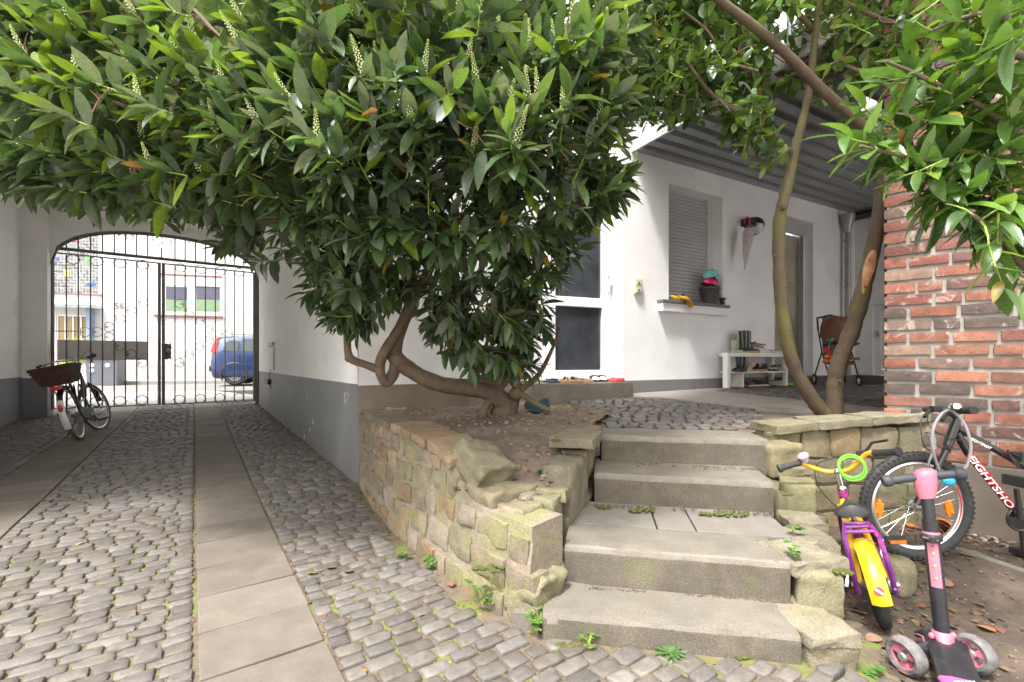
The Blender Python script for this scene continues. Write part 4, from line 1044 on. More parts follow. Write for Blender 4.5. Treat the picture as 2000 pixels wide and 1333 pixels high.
b = MB(); P_ = at(140, 740, 13.6); pl_ = thing('planter_box', 'pale grey planter box beside the house entrance', 'planter', at(138, 756, 14.4)); b = MB(); b.box(at(143, 735, 14.6), (1.0, .5, .72), math.atan2(HD.y, HD.x)); b.build('box', mm('pale_grey_trim'), pl_, bevel=.01)

# ================================================================== car
cr = thing('parked_car', 'dark blue hatchback with tall red tail light parked along the street', 'car', mat=Matrix.Translation(at(457, 752, 14.0) + Vector((0, 0, 0))) @ Matrix.Rotation(math.atan2(HD.y, HD.x), 4, 'Z') @ Matrix.Translation((-.68, .84, 0)))
CARP = mm('dark_blue_car_paint', col=(.022, .042, .12), rough=.22, var=.04, coat=.8, metal=.2)
CGL = mm('car_glass', col=(.07, .085, .09), rough=.08, var=.1)
# local: x forward from rear bumper, y left (near side = -.84 -> towards us), z up
def sect(x, zb, zt, hw, roof, hr):
    """cross-section: hw half width at the waist, hr half width at the roof"""
    w = min(.98, zt)
    pts = [(hw * .86, zb), (hw * .97, zb + .1), (hw, zb + .3), (hw * .99, w - .16), (hw * .955, w)]
    if roof > w + .05: pts += [(lerp(hw * .93, hr, .5), lerp(w, roof, .55)), (hr, roof - .07), (hr * .8, roof - .015), (0, roof)]
    else: pts += [(hw * .93, w + .0), (hw * .8, w + .02), (hw * .5, w + .03), (0, w + .035)]
    L_ = [Vector((x, -y, z)) for y, z in pts]; R2 = [Vector((x, y, z)) for y, z in reversed(pts[:-1])]
    return L_ + R2
st_ = [(0, .35, .75, .66, .75, .5), (.05, .24, .95, .76, .98, .6), (.12, .2, .98, .81, 1.25, .6), (.22, .19, .98, .835, 1.47, .62), (.45, .19, .98, .845, 1.53, .63), (1.2, .19, .98, .845, 1.55, .64), (2.1, .19, .98, .845, 1.53, .63), (2.6, .19, .97, .845, 1.42, .62), (3.05, .19, .97, .84, 1.05, .7), (3.2, .19, .95, .84, .95, .8), (3.7, .2, .86, .8, .86, .7), (3.98, .24, .72, .7, .72, .5), (4.05, .35, .6, .6, .6, .4)]
b = MB(); b.loft([list(reversed(sect(*q))) for q in st_]); b.build('body', CARP, cr, local=True, smooth=True, auto=35)
for side in (-1, 1):
    for (pts_, nm) in (([(.36, 1.05), (.78, 1.04), (.78, 1.36), (.55, 1.38), (.42, 1.3)], 'window'), ([(.86, 1.03), (1.62, 1.02), (1.62, 1.42), (.86, 1.42)], 'window'), ([(1.7, 1.02), (2.85, 1.0), (2.5, 1.34), (2.2, 1.42), (1.7, 1.43)], 'window')):
        def yy(z): return side * (lerp(.845 * .955, .63, ((z - .98) / .5) ** 1.0 * .8) + .012)
        P = [Vector((x, yy(z), z)) for x, z in pts_]; b = MB(); b.prism(P if side < 0 else list(reversed(P)), Vector((0, -side * .02, 0))); b.build(nm, CGL, cr, local=True)
    b = MB(); tl = [(.085, .98), (.03, 1.0), (.06, 1.2), (.15, 1.45), (.24, 1.47), (.19, 1.25), (.2, 1.02)]
    P = [Vector((x, side * (.80 - max(0, z - .98) * .36), z)) for x, z in tl]; b.prism(P if side < 0 else list(reversed(P)), Vector((0, -side * .12, 0))); b.build('tail_light', mm('tail_light_red', col=(.75, .03, .03), rough=.2, coat=.6), cr, local=True)
    for xw in (.68, 3.25):
        b = MB(); b.lathe((xw, side * .70, .315), [(.20, -.1), (.29, -.1), (.318, -.06), (.318, .06), (.29, .1), (.20, .1), (.20, -.1)], 32, (0, 1, 0)); wh = b.build('wheel', RUBBER, cr, local=True, smooth=True)
        b = MB(); b.lathe((xw, side * .77, .315), [(0, -.02), (.07, -.0), (.17, -.025), (.2, .0), (.205, .005)] if side > 0 else [(0, .02), (.07, 0), (.17, .025), (.2, 0), (.205, -.005)], 24, (0, 1, 0)); rm = b.build('rim', STEEL, wh, local=True, smooth=True)
        b = MB()
        for k in range(10):
            a_ = 2 * math.pi * k / 10; b.ball((xw + .135 * math.cos(a_), side * .768, .315 + .135 * math.sin(a_)), (.022, .02, .022), 8, 5)
        b.build('rim_hole', BLACKP, rm, local=True)
        b = MB(); b.tube([(xw + .36 * math.cos(t * math.pi / 12), side * .825, .315 + .36 * math.sin(t * math.pi / 12)) for t in range(-2, 15)], .028, 6); b.lathe((xw, side * .62, .315), [(0, -.095), (.34, -.09), (.34, -.0), (0, .005)], 24, (0, 1, 0)); b.build('wheel_arch', BLACKP, cr, local=True, smooth=True)
    b = MB(); b.box((1.35, side * .85, .82), (.17, .03, .035)); b.build('door_handle', CARP, cr, local=True, bevel=.01)
    b = MB(); b.box((.83, side * .842, .62), (.006, .012, .72)); b.box((1.68, side * .842, .62), (.006, .012, .72)); b.build('door_gap', BLACKP, cr, local=True)
b = MB(); b.box((.02, 0, .5), (.12, 1.4, .18)); b.build('bumper', BLACKP, cr, local=True, bevel=.03)
b = MB(); b.box((-.05, 0, .66), (.01, .52, .11)); b.build('number_plate', PVC, cr, local=True)
# ================================================================== bicycles
def wheel(root, c, axis, R, rt, tyre, rimm=ALU, nsp=28, spoke_r=.0011, hubr=.022, hubw=.05, local=False, knob=0):
    c = Vector(c); axis = Vector(axis).normalized(); a, b_ = frame_of(axis)
    kw = dict(local=local)
    b = MB(); b.ring(c, axis, R - rt * 2.2, rt * .55, 48, 6); w = b.build('wheel', rimm, root, smooth=True, **kw)
    b = MB(); b.ring(c, axis, R - rt, rt, 56, 10)
    if knob:
        for i in range(knob):
            t = 2 * math.pi * i / knob
            for sgn in (-1, 0, 1):
                tt = t + (math.pi / knob if sgn == 0 else 0); d = a * math.cos(tt) + b_ * math.sin(tt); tg = -a * math.sin(tt) + b_ * math.cos(tt)
                M = Matrix((tg, axis, d)).transposed()
                q = c + d * (R - .002 - (.010 if sgn else 0)) + axis * sgn * rt * .75
                b.box(q, (.013, .014, .011), M=M.to_4x4())
    b.build('tyre', tyre, w, smooth=True, **kw)
    b = MB(); b.lathe(c, [(hubr * .35, -hubw), (hubr, -hubw * .6), (hubr * .6, -hubw * .5), (hubr * .6, hubw * .5), (hubr, hubw * .6), (hubr * .35, hubw)], 12, axis); b.build('hub', STEEL, w, smooth=True, **kw)
    b = MB()
    for i in range(nsp):
        t = 2 * math.pi * i / nsp; sg = 1 if i % 2 else -1; tw = t + (.5 if (i // 2) % 2 else -.5)
        p = c + axis * hubw * .55 * sg + (a * math.cos(tw) + b_ * math.sin(tw)) * hubr * .9
        b.tube([p, c + (a * math.cos(t) + b_ * math.sin(t)) * (R - rt * 2.3)], spoke_r, 4, cap=False)
    b.build('spokes', CHROME, w, **kw)
    return w
def tubes(root, name, segs, m, local=False, label=None, n=12, parent=None):
    b = MB()
    for s in segs: b.tube(s[0], s[1], n)
    return b.build(name, m, parent or root, smooth=True, local=local, label=label)

# ---- mountain bike leaning by the brick wall ---------------------------------
mb_ = thing('mountain_bike', 'black and red mountain bike with knobbly tyres leaning by the brick wall', 'bicycle', (2.174, 2.45, 0))
MP = Plane((2.174, 2.45), (.99, -.139)); WP = Plane((2.174, 2.45), (1, -.05))
def m_(px, py, o=0.0): return MP.hit(px, py, o)
hub = WP.hit(1789, 988); RR = .289
wf = wheel(mb_, hub, WP.n, RR, .027, RUBBER, nsp=32, knob=64, hubw=.045)
for (x, y, rz) in ((1717, 993, .1), (1853, 993, -.2)):
    q = WP.hit(x, y); b = MB(); b.box(q, (.038, .016, .058), M=Matrix.Rotation(rz, 4, 'Y')); b.box(q + Vector((0, 0, .035)), (.015, .014, .02)); b.box(q - Vector((0, 0, .035)), (.015, .014, .02)); b.build('spoke_reflector', ORANGER, wf, bevel=.003)
b = MB(); b.tube([hub + WP.n * .012 + (WP.d * math.cos(t) + Vector((0, 0, math.sin(t)))) * (RR - .066) for t in [math.radians(-35 + 4 * k) for k in range(17)]], .0035, 5); b.build('rim_decal', mm('red_decal', col=(.6, .03, .03), rough=.4), wf)
cr0 = m_(1846, 880)
for o in (-.055, .055):
    tubes(mb_, 'fork_leg', [([m_(1848, 880, o), m_(1828, 920, o)], .016), ([m_(1828, 920, o), m_(1791, 985, o * .9)], .019)], BLACKM)
tubes(mb_, 'fork_crown', [([m_(1848, 880, -.06), m_(1850, 874, 0), m_(1848, 880, .06)], .02)], BLACKM)
fr = tubes(mb_, 'frame', [([m_(1850, 872), m_(1867, 826)], .022), ([m_(1868, 845), m_(1890, 884)], .019), ([m_(1869, 836), m_(2000, 911), m_(2090, 950)], .017),
    ([m_(2090, 935), m_(1993, 1012)], .016), ([m_(1993, 1012), m_(2180, 1010)], .010), ([m_(2088, 950), m_(2180, 1010)], .009)], BLACKM)
RED = mm('red_frame_paint', col=(.38, .012, .016), rough=.25, var=.03, coat=.7)
dt = tubes(mb_, 'down_tube', [([m_(1890, 884), m_(1993, 1012)], .0195)], RED)
WDEC = mm('white_decal', col=(.75, .75, .74), rough=.4, var=.05)
A_, B_ = m_(1894, 890, .0205), m_(1990, 1008, .0205); dx = (B_ - A_)
text('frame_lettering', 'EIGHTSHOT', .05, basis(A_, dx, (1, 0, 1)), WDEC, dt, shear=.3, bold=.0008, fit=(dx.length, .034))
A_, B_ = m_(1897, 857, .0178), m_(1936, 877, .0178); dx = B_ - A_
text('frame_lettering', 'EIGHTSHOT', .03, basis(A_, dx, (0, 0, 1)), WDEC, fr, shear=.25, bold=.0003, fit=(dx.length, .014))
tubes(mb_, 'stem', [([m_(1867, 826), m_(1871, 813)], .018), ([m_(1870, 815), m_(1853, 806)], .017)], BLACKM)
c_ = m_(1855, 806); near = at(1880, 803, 2.24); far = at(1822, 800, 2.62)
hbm = tubes(mb_, 'handlebar', [([at(1903, 802, 2.16), near, c_, far, at(1812, 800, 2.72)], .0125)], BLACKM)
b = MB(); b.tube([at(1903, 802, 2.14), at(1874, 802, 2.26)], .018, 12); b.build('grip', RUBBER, hbm, smooth=True)
b = MB(); b.tube([at(1822, 800, 2.62), at(1808, 800, 2.76)], .018, 12); b.build('grip', RUBBER, hbm, smooth=True)
b = MB(); b.ball(at(1866, 793, 2.24), (.026, .026, .02), 12, 8); b.lathe(at(1866, 797, 2.24), [(.022, -.01), (.03, 0), (.028, .008)], 14); b.build('bell', CHROME, hbm, smooth=True)
b = MB(); b.tube([at(1835, 802, 2.5), at(1820, 797, 2.52), at(1812, 806, 2.5), at(1805, 815, 2.48)], .009, 8); b.box(at(1828, 799, 2.5), (.05, .03, .03)); b.build('brake_lever', BLACKP, hbm, smooth=True)
b = MB(); b.tube([at(1862, 800, 2.3), at(1848, 812, 2.25), at(1840, 822, 2.22)], .008, 8); b.build('brake_lever', BLACKP, hbm, smooth=True)
b = MB()
def cab(pts, r=.0028): 
    P = [Vector(p) for p in pts]; out = []
    for i in range(len(P) - 1):
        p0, p1, p2, p3 = P[max(0, i-1)], P[i], P[i+1], P[min(len(P)-1, i+2)]
        for k in range(6):
            t = k / 6; out.append(.5 * ((2 * p1) + (p2 - p0) * t + (2 * p0 - 5 * p1 + 4 * p2 - p3) * t * t + (3 * p1 - p0 - 3 * p2 + p3) * t ** 3))
    out.append(P[-1]); return out
b.tube(cab([at(1812, 805, 2.5), at(1798, 822, 2.45), at(1800, 850, 2.42), at(1806, 872, 2.42), at(1822, 884, 2.43)]), .0028, 5)
b.tube(cab([at(1815, 804, 2.5), at(1812, 825, 2.42), at(1830, 845, 2.38), at(1860, 858, 2.36), at(1880, 860, 2.38)]), .0028, 5); b.build('brake_cable', BLACKP, mb_)
b = MB(); b.tube(cab([at(1834, 918, 2.36), at(1822, 880, 2.3), at(1822, 840, 2.28), at(1840, 808, 2.28), at(1862, 804, 2.27), at(1884, 830, 2.26), at(1896, 870, 2.26), at(1890, 905, 2.28), at(1878, 922, 2.3)]), .0065, 8); lk = b.build('cable_lock', mm('clear_grey_cable', col=(.4, .4, .42), rough=.25, var=.1), mb_, smooth=True)
b = MB(); b.ball(at(1853, 940, 2.33), (.032, .02, .026), 10, 7); b.build('lock_barrel', mm('sky_blue_plastic', col=(.03, .4, .75), rough=.35), lk, smooth=True)
b = MB(); b.tube([m_(1843, 890, .05), m_(1836, 905, .05), m_(1830, 925, .045)], .006, 6); b.tube([m_(1822, 884, .05), m_(1815, 900, .05), m_(1812, 915, .04)], .006, 6); b.build('brake_arm', STEEL, mb_, smooth=True)
b = MB(); b.ring(m_(1993, 1014, .03), MP.n, .06, .006, 28, 6); b.lathe(m_(1993, 1014, .02), [(0, -.01), (.055, -.006), (.055, .006), (0, .01)], 24, MP.n); cs = b.build('chainring', BLACKM, mb_, smooth=True)
b = MB(); b.tube([m_(1993, 1014, .05), m_(1985, 955, .06)], [.014, .011], 8); b.box(m_(1984, 940, .10), (.03, .1, .05), .1); b.build('crank', BLACKP, mb_, smooth=True)
b = MB(); b.tube([m_(1993, 1014, -.05), m_(2000, 1075, -.06)], .012, 8); b.box(m_(2001, 1080, -.1), (.06, .1, .03), .1); b.build('crank', BLACKP, mb_, smooth=True)
b = MB(); b.tube([m_(1990, 892, .02), m_(1975, 885, .03), m_(1968, 880, .03), m_(1978, 900, .03), m_(1990, 912, .03)], .006, 6); b.box(m_(1996, 893, 0), (.06, .045, .05), .1); b.build('bottle_clamp', BLACKP, mb_, smooth=True)
wheel(mb_, m_(2182, 1005), MP.n, RR, .027, RUBBER, nsp=28, knob=0)
tubes(mb_, 'seat_post', [([m_(2090, 935), m_(2103, 860)], .013)], ALU)
b = MB(); c_ = m_(2103, 850); b.loft([[c_ + MP.d * x + MP.n * (w * math.cos(t)) + Vector((0, 0, .02 * math.sin(t))) for t in [k * math.pi / 5 for k in range(10)]] for x, w in ((-.14, .015), (-.05, .025), (.03, .06), (.1, .075), (.13, .04))]); b.build('saddle', BLACKP, mb_, smooth=True)

# ---- child's bike ----------------------------------------------------------------
kb_o = on(1729, 1222, zdirt); hd = Vector((.5, .86, 0)).normalized()
KM = Matrix.Translation(kb_o) @ Matrix.Rotation(math.atan2(hd.y, hd.x), 4, 'Z') @ Matrix.Rotation(R_(-13), 4, 'X')
kb = thing("child_bicycle", "small yellow and purple child's bicycle leaning against the stair wall", 'bicycle', mat=KM)
KY = mm('yellow_enamel', col=(.6, .34, .012), rough=.22, var=.04, coat=.6, spots=[((.5, .3, .06), 30, .7, .78)]); KP = mm('purple_enamel', col=(.13, .022, .16), rough=.3, var=.15, vs=14, coat=.4, spots=[((.55, .04, .3), 6, .55, .62), ((.06, .1, .5), 7, .62, .7)])
KR = .168
w_ = wheel(kb, (0, 0, KR), (0, 1, 0), KR, .022, RUBBER, nsp=16, local=True); wheel(kb, (.60, 0, KR), (0, 1, 0), KR, .022, RUBBER, nsp=16, local=True)
tubes(kb, 'frame', [([(.445, 0, .36), (.415, 0, .47)], .021)], KP, True, label='purple head tube')
for sy in (-1, 1): tubes(kb, 'frame_tube', [([(.43, 0, .43), (.38, sy * .02, .40), (.20, sy * .035, .32), (.05, sy * .045, .20), (0, sy * .05, KR)], .0145)], KY, True)
tubes(kb, 'seat_tube', [([(.25, 0, .16), (.16, 0, .39)], .015)], KP, True)
tubes(kb, 'seat_post', [([(.16, 0, .38), (.145, 0, .44)], .011)], CHROME, True)
tubes(kb, 'down_tube', [([(.44, 0, .37), (.26, 0, .17)], .016)], KY, True)
for sy in (-1, 1): tubes(kb, 'fork_leg', [([(.455, sy * .035, .36), (.5, sy * .04, .30), (.60, sy * .045, KR)], .011)], KP, True)
# rear mudguard
def guard(R, w, t0, t1, cx=0, cz=KR, n=18, m=6):
    rings = []
    for i in range(n + 1):
        t = lerp(t0, t1, i / n); ring = []
        for k in range(m + 1):
            s = (k / m - .5) * 2; r = R + .016 * math.cos(s * 1.4) ; ring.append(Vector((cx + r * math.cos(t), s * w, cz + r * math.sin(t))))
        for k in range(m, -1, -1):
            s = (k / m - .5) * 2; r = R - .003 + .016 * math.cos(s * 1.4); ring.append(Vector((cx + r * math.cos(t), s * w * .97, cz + r * math.sin(t))))
        rings.append(ring)
    return rings
b = MB(); b.loft(guard(KR + .006, .034, R_(65), R_(182))); gd = b.build('mudguard', KY, kb, local=True, smooth=True)
b = MB(); t = R_(165); q = Vector((math.cos(t), 0, math.sin(t))); b.lathe(Vector((0, 0, KR)) + q * (KR + .022), [(0, 0), (.017, 0), (.017, .0015), (0, .0015)], 16, q); b.build('sticker', mm('red_decal'), gd, local=True)
b = MB(); b.box(Vector((0, 0, KR)) + q * (KR + .0245), (.0015, .028, .008), M=Matrix.Rotation(-(t - math.pi), 4, 'Y') @ Matrix.Rotation(.7, 4, 'X')); b.build('sticker_bar', WDEC, gd, local=True)
b = MB(); b.loft(guard(KR + .006, .034, R_(40), R_(140), cx=.60)); b.build('mudguard', KY, kb, local=True, smooth=True)
# purple rack
rk = MB(); top = .40
rk.tube([(-.02, .065, KR - .03), (-.07, .065, .26), (-.05, .06, .385), (.0, .052, top), (.09, .045, top), (.09, -.045, top), (.0, -.052, top), (-.05, -.06, .385), (-.07, -.065, .26), (-.02, -.065, KR - .03)], .010, 8)
for x in (-.02, .045): rk.tube([(x, .05, top), (x, -.05, top)], .008, 8)
rk.build('luggage_rack', KP, kb, local=True, smooth=True)
b = MB(); sad = []
for x, w, h, z in ((-.05, .030, .012, .452), (-.035, .062, .022, .462), (.0, .072, .026, .462), (.05, .055, .02, .458), (.10, .028, .016, .46), (.14, .015, .012, .462), (.15, .006, .006, .46)):
    sad.append([Vector((.12 + x, w * math.cos(k * math.pi / 8), z + (h if math.sin(k * math.pi / 8) >= 0 else h * 1.2) * math.sin(k * math.pi / 8) - (abs(math.cos(k * math.pi / 8)) ** 2) * .022)) for k in range(16)])
b.loft(list(reversed(sad))); b.build('saddle', mm('grey_black_vinyl', col=(.035, .036, .038), rough=.45, var=.2, vs=20, bump=.0006, bs=150), kb, local=True, smooth=True)
hbx = (.40, 0, .56)
st2 = tubes(kb, 'stem', [([(.415, 0, .465), (.40, 0, .57)], .013)], CHROME, True)
b = MB(); b.lathe((.414, 0, .475), [(.02, 0), (.024, .008), (.02, .018)], 14); b.build('clamp', CHROME, st2, local=True, smooth=True); b = MB(); b.ball((.40, 0, .572), .018, 10, 7); b.build('bar_clamp', CHROME, st2, local=True, smooth=True)
sg = .30   # bars turned slightly
def hb2(y, x, z): return Vector((.40 + x * math.cos(sg) - y * math.sin(-sg) * -1 * 0 + x * 0 - y * math.sin(sg) * -.6, y * math.cos(sg), z))
bars = [hb2(.24, -.075, .625), hb2(.17, -.04, .635), hb2(.11, .0, .60), hb2(.05, .01, .572), hb2(0, .01, .57), hb2(-.05, .01, .575), hb2(-.10, .0, .61), hb2(-.15, -.02, .655), hb2(-.24, -.07, .66)]
hbk = tubes(kb, 'handlebar', [(cab(bars), .0115)], KY, True, n=10)
for s_, e_ in ((bars[0], bars[1]), (bars[-1], bars[-2])):
    d_ = (e_ - s_).normalized(); b = MB(); b.lathe(s_ - d_ * .03, [(.0, -.004), (.022, 0), (.024, .006), (.022, .012), (.0155, .02), (.0165, .05), (.0155, .08), (.017, .11), (.015, .115)], 14, d_); b.build('grip', RUBBER, hbk, local=True, smooth=True)
b = MB(); q = bars[1] + Vector((0, -.035, .022)); b.lathe(q, [(0, 0), (.022, .0), (.026, .008), (.026, .02), (.018, .027), (0, .028)], 16, (-.5, .2, .8)); bl = b.build('bell', mm('pink_plastic', col=(.8, .25, .35), rough=.35, spots=[((.9, .6, .55), 60, .6, .7)]), hbk, local=True, smooth=True)
b = MB(); b.lathe(q + Vector((.0, .0, -.01)), [(.01, -.014), (.018, 0), (.016, .01)], 12, (-.5, .2, .8)); b.build('bell_base', mm('mint_plastic', col=(.25, .6, .6), rough=.4), bl, local=True, smooth=True)
b = MB(); b.box(bars[-3] + Vector((.03, -.03, .035)), (.04, .05, .025)); b.tube([bars[-3] + Vector((.03, -.04, .04)), bars[-2] + Vector((.05, -.03, .04)), bars[-1] + Vector((.05, .0, .05))], .007, 8); b.build('brake_lever', BLACKP, hbk, local=True, smooth=True)
b = MB()
for k, dz in enumerate((0, .008, -.007)):
    c_ = (bars[-3] + bars[-4]) / 2 + Vector((-.03, .01, dz)); b.ring(c_, Vector((-.9, .1 + k * .12, .25)), .052 + k * .003, .0042, 28, 6)
b.build('coil_lock', mm('neon_green_plastic', col=(.18, .85, .05), rough=.35), hbk, local=True, smooth=True)
b = MB(); b.tube(cab([bars[-3] + Vector((.03, .0, .03)), Vector((.46, -.02, .63)), Vector((.47, .08, .60)), Vector((.46, .10, .50)), Vector((.47, .06, .40)), Vector((.50, .02, .34))]), .0028, 5); b.build('brake_cable', BLACKP, kb, local=True)
b = MB(); b.lathe((.25, -.0, .165), [(.0, -.06), (.018, -.06), (.018, .06), (0, .06)], 10, (0, 1, 0)); b.build('bottom_bracket', STEEL, kb, local=True)
for sy, ax in ((-1, .13), (1, -.13)):
    b = MB(); b.tube([(.25, sy * .06, .165), (.25 + ax * .6, sy * .1, .165 + ax * .6)], .009, 8); ck = b.build('crank', CHROME, kb, local=True, smooth=True)
    c_ = Vector((.25 + ax * .6, sy * .155, .165 + ax * .6)); b = MB(); b.box(c_, (.062, .085, .024)); b.build('pedal', BLACKP, ck, local=True, bevel=.006)
    b = MB()
    for sx_ in (-1, 1): b.box(c_ + Vector((sx_ * .0325, 0, 0)), (.003, .06, .013))
    b.build('pedal_reflector', ORANGER, ck, local=True)
b = MB(); b.prism([(.30, -.058, .225), (-.03, -.058, .20), (-.05, -.058, .165), (-.02, -.058, .135), (.29, -.058, .105), (.32, -.058, .16)], (0, -.012, 0)); b.build('chain_guard', KP, kb, local=True, bevel=.004)
b = MB(); b.lathe((0, -.05, KR), [(.01, -.02), (.03, -.012), (.03, .0), (.012, .01)], 14, (0, 1, 0)); b.lathe((0, .055, KR), [(.008, 0), (.012, .01), (.01, .025)], 8, (0, 1, 0)); b.lathe((0, -.07, KR), [(.008, -.02), (.012, -.01), (.01, 0)], 8, (0, 1, 0)); b.build('axle', STEEL, kb, local=True, smooth=True)

# ---- city bike in the passage --------------------------------------------------------
r0 = on(160, 860, zl); f0 = on(200, 838, zl); hd2 = (f0 - r0); hd2.z = 0; wb = hd2.length
CMt = Matrix.Translation(r0) @ Matrix.Rotation(math.atan2(hd2.y, hd2.x), 4, 'Z') @ Matrix.Rotation(R_(-14), 4, 'X')
cb = thing('city_bicycle', 'black and white city bicycle with wicker basket parked by the iron gate', 'bicycle', mat=CMt)
CT = mm('tan_tyre', col=(.15, .115, .065), rough=.8, var=.15); CW = mm('white_bike_enamel', col=(.72, .72, .7), rough=.3, coat=.4)
R2_ = .35
wheel(cb, (0, 0, R2_), (0, 1, 0), R2_, .02, CT, nsp=32, local=True)
sw = Vector((-math.sin(-.25), math.cos(-.25), 0)); wheel(cb, (wb, 0, R2_), sw, R2_, .02, CT, nsp=32, local=True)
def g2(R, w, t0, t1, cx): return guard(R, w, t0, t1, cx, R2_)
b = MB(); b.loft(g2(R2_ + .012, .03, R_(60), R_(148), 0)); b.build('mudguard', BLACKM, cb, local=True, smooth=True)
b = MB(); b.loft(g2(R2_ + .014, .034, R_(148), R_(205), 0)); mg = b.build('mudguard', CW, cb, local=True, smooth=True, label='white rear mudguard end')
t = R_(164); q = Vector((math.cos(t), 0, math.sin(t))); b = MB(); b.ball(Vector((0, 0, R2_)) + q * (R2_ + .035), (.02, .022, .05), 12, 8); b.build('rear_reflector', REDR, mg, local=True, smooth=True)
b = MB(); b.loft(g2(R2_ + .012, .03, R_(10), R_(150), wb)); b.build('mudguard', BLACKM, cb, local=True, smooth=True)
tubes(cb, 'frame', [([(.40, 0, .28), (.25, 0, .80)], .017), ([(wb - .18, 0, .88), (wb - .14, 0, .72)], .02), ([(wb - .15, 0, .76), (.62, 0, .40), (.40, 0, .28)], .018), ([(wb - .165, 0, .82), (.62, 0, .5), (.34, 0, .46)], .014),
    ([(.40, .05, .28), (0, .065, R2_)], .010), ([(.40, -.05, .28), (0, -.065, R2_)], .010), ([(.28, .03, .72), (0, .065, R2_)], .009), ([(.28, -.03, .72), (0, -.065, R2_)], .009)], BLACKM, True)
for sy in (-1, 1): tubes(cb, 'fork_leg', [([(wb - .14, sy * .045, .72), (wb - .09, sy * .05, .62), (wb, sy * .055, R2_)], .011)], BLACKM, True)
b = MB(); b.prism([(.52, -.07, .36), (.02, -.07, .43), (-.05, -.07, .36), (.0, -.07, .27), (.48, -.07, .17), (.54, -.07, .26)], (0, -.02, 0)); b.build('chain_case', BLACKP, cb, local=True, bevel=.01)
tubes(cb, 'seat_post', [([(.25, 0, .80), (.225, 0, .90)], .013)], CHROME, True)
b = MB(); sad = [[Vector((.2 + x, w * math.cos(k * math.pi / 7), z + h * math.sin(k * math.pi / 7))) for k in range(14)] for x, w, h, z in ((-.13, .04, .015, .92), (-.10, .09, .03, .925), (-.02, .085, .03, .925), (.06, .04, .022, .925), (.13, .02, .015, .925), (.14, .008, .006, .925))]
b.loft(list(reversed(sad))); b.build('saddle', mm('grey_saddle', col=(.3, .3, .3), rough=.4), cb, local=True, smooth=True)
tubes(cb, 'stem', [([(wb - .18, 0, .86), (wb - .21, 0, 1.04), (wb - .15, 0, 1.06)], .013)], CHROME, True)
hbp = [(wb - .42, .29, 1.05), (wb - .36, .30, 1.06), (wb - .2, .22, 1.09), (wb - .15, .08, 1.07), (wb - .15, 0, 1.06), (wb - .15, -.08, 1.07), (wb - .2, -.24, 1.09), (wb - .34, -.30, 1.06), (wb - .42, -.29, 1.05)]
stM = Matrix.Translation((wb - .18, 0, 0)) @ Matrix.Rotation(-.25, 4, 'Z') @ Matrix.Translation((-(wb - .18), 0, 0)); hbp = [stM @ Vector(p) for p in hbp]
hc_ = tubes(cb, 'handlebar', [(cab(hbp), .011)], CHROME, True, n=8)
for a_, c_ in ((hbp[0], hbp[1]), (hbp[-1], hbp[-2])):
    b = MB(); b.tube([a_ - (c_ - a_).normalized() * .03, c_ + (c_ - a_).normalized() * .03], .018, 10); b.build('grip', RUBBER, hc_, local=True, smooth=True)
b = MB(); b.tube([hbp[-2] + Vector((.1, .02, 0)), hbp[-1] + Vector((.06, -.0, -.05)), hbp[-1] + Vector((-.02, -.02, -.09))], .007, 6); b.box(hbp[-2] + Vector((.1, .02, .01)), (.05, .05, .05)); b.build('brake_lever', BLACKP, hc_, local=True)
b = MB(); b.tube([hbp[1] + Vector((.1, -.02, 0)), hbp[0] + Vector((.06, 0, -.05)), hbp[0] + Vector((-.02, .02, -.07))], .007, 6); b.build('brake_lever', BLACKP, hc_, local=True)
b = MB(); b.tube(cab([hbp[-2] + Vector((.1, .02, .01)), hbp[5] + Vector((.16, -.05, .10)), hbp[4] + Vector((.14, .02, -.02)), Vector((wb - .12, 0, .85))]), .003, 5); b.tube(cab([hbp[1] + Vector((.1, -.02, 0)), hbp[3] + Vector((.16, .02, .06)), Vector((wb - .14, .01, .9)), Vector((wb - .12, .01, .8))]), .003, 5); b.build('brake_cable', BLACKP, cb, local=True)
# rack and basket
tubes(cb, 'luggage_rack', [([(.24, .06, .74), (-.26, .06, .74), (-.26, -.06, .74), (.24, -.06, .74)], .007), ([(-.15, .06, .74), (-.01, .07, .36)], .006), ([(-.15, -.06, .74), (-.01, -.07, .36)], .006)], BLACKM, True, n=6)
b = MB(); b.box((-.285, 0, .70), (.03, .11, .05)); b.build('rear_light', REDR, cb, local=True, bevel=.008)
WICK = mm('dark_wicker', col=(.07, .035, .02), rough=.6, var=.4, vs=60, bump=.004, bs=160)
b = MB(); bw = [(.18, .10, .75), (.21, .14, .85), (.24, .175, .97)]
def rect(hx, hy, z, k=8): return [Vector((x * hx - .06, y * hy, z)) for x, y in ([(lerp(-1, 1, i / k), -1) for i in range(k)] + [(1, lerp(-1, 1, i / k)) for i in range(k)] + [(lerp(1, -1, i / k), 1) for i in range(k)] + [(-1, lerp(1, -1, i / k)) for i in range(k)])]
nrow = 12
for r in range(nrow + 1):
    t = r / nrow; ring = rect(lerp(.17, .23, t), lerp(.13, .19, t), lerp(.755, .965, t))
    ring = [p + Vector((0, (.006 if (i + r) % 2 else -.006) * (1 if p.y > 0 else -1), 0)) for i, p in enumerate(ring)]
    b.tube(ring, .0095 if r < nrow else .015, 6, closed=True)
for i in range(32): b.tube([rect(.17, .13, .755)[i], rect(.23, .19, .965)[i]], .006, 5)
b.hexa([Vector((x * .16 - .06, y * .12, z)) for z in (.75, .762) for x, y in ((-1, -1), (1, -1), (1, 1), (-1, 1))]); b.build('wicker_basket', WICK, cb, local=True)
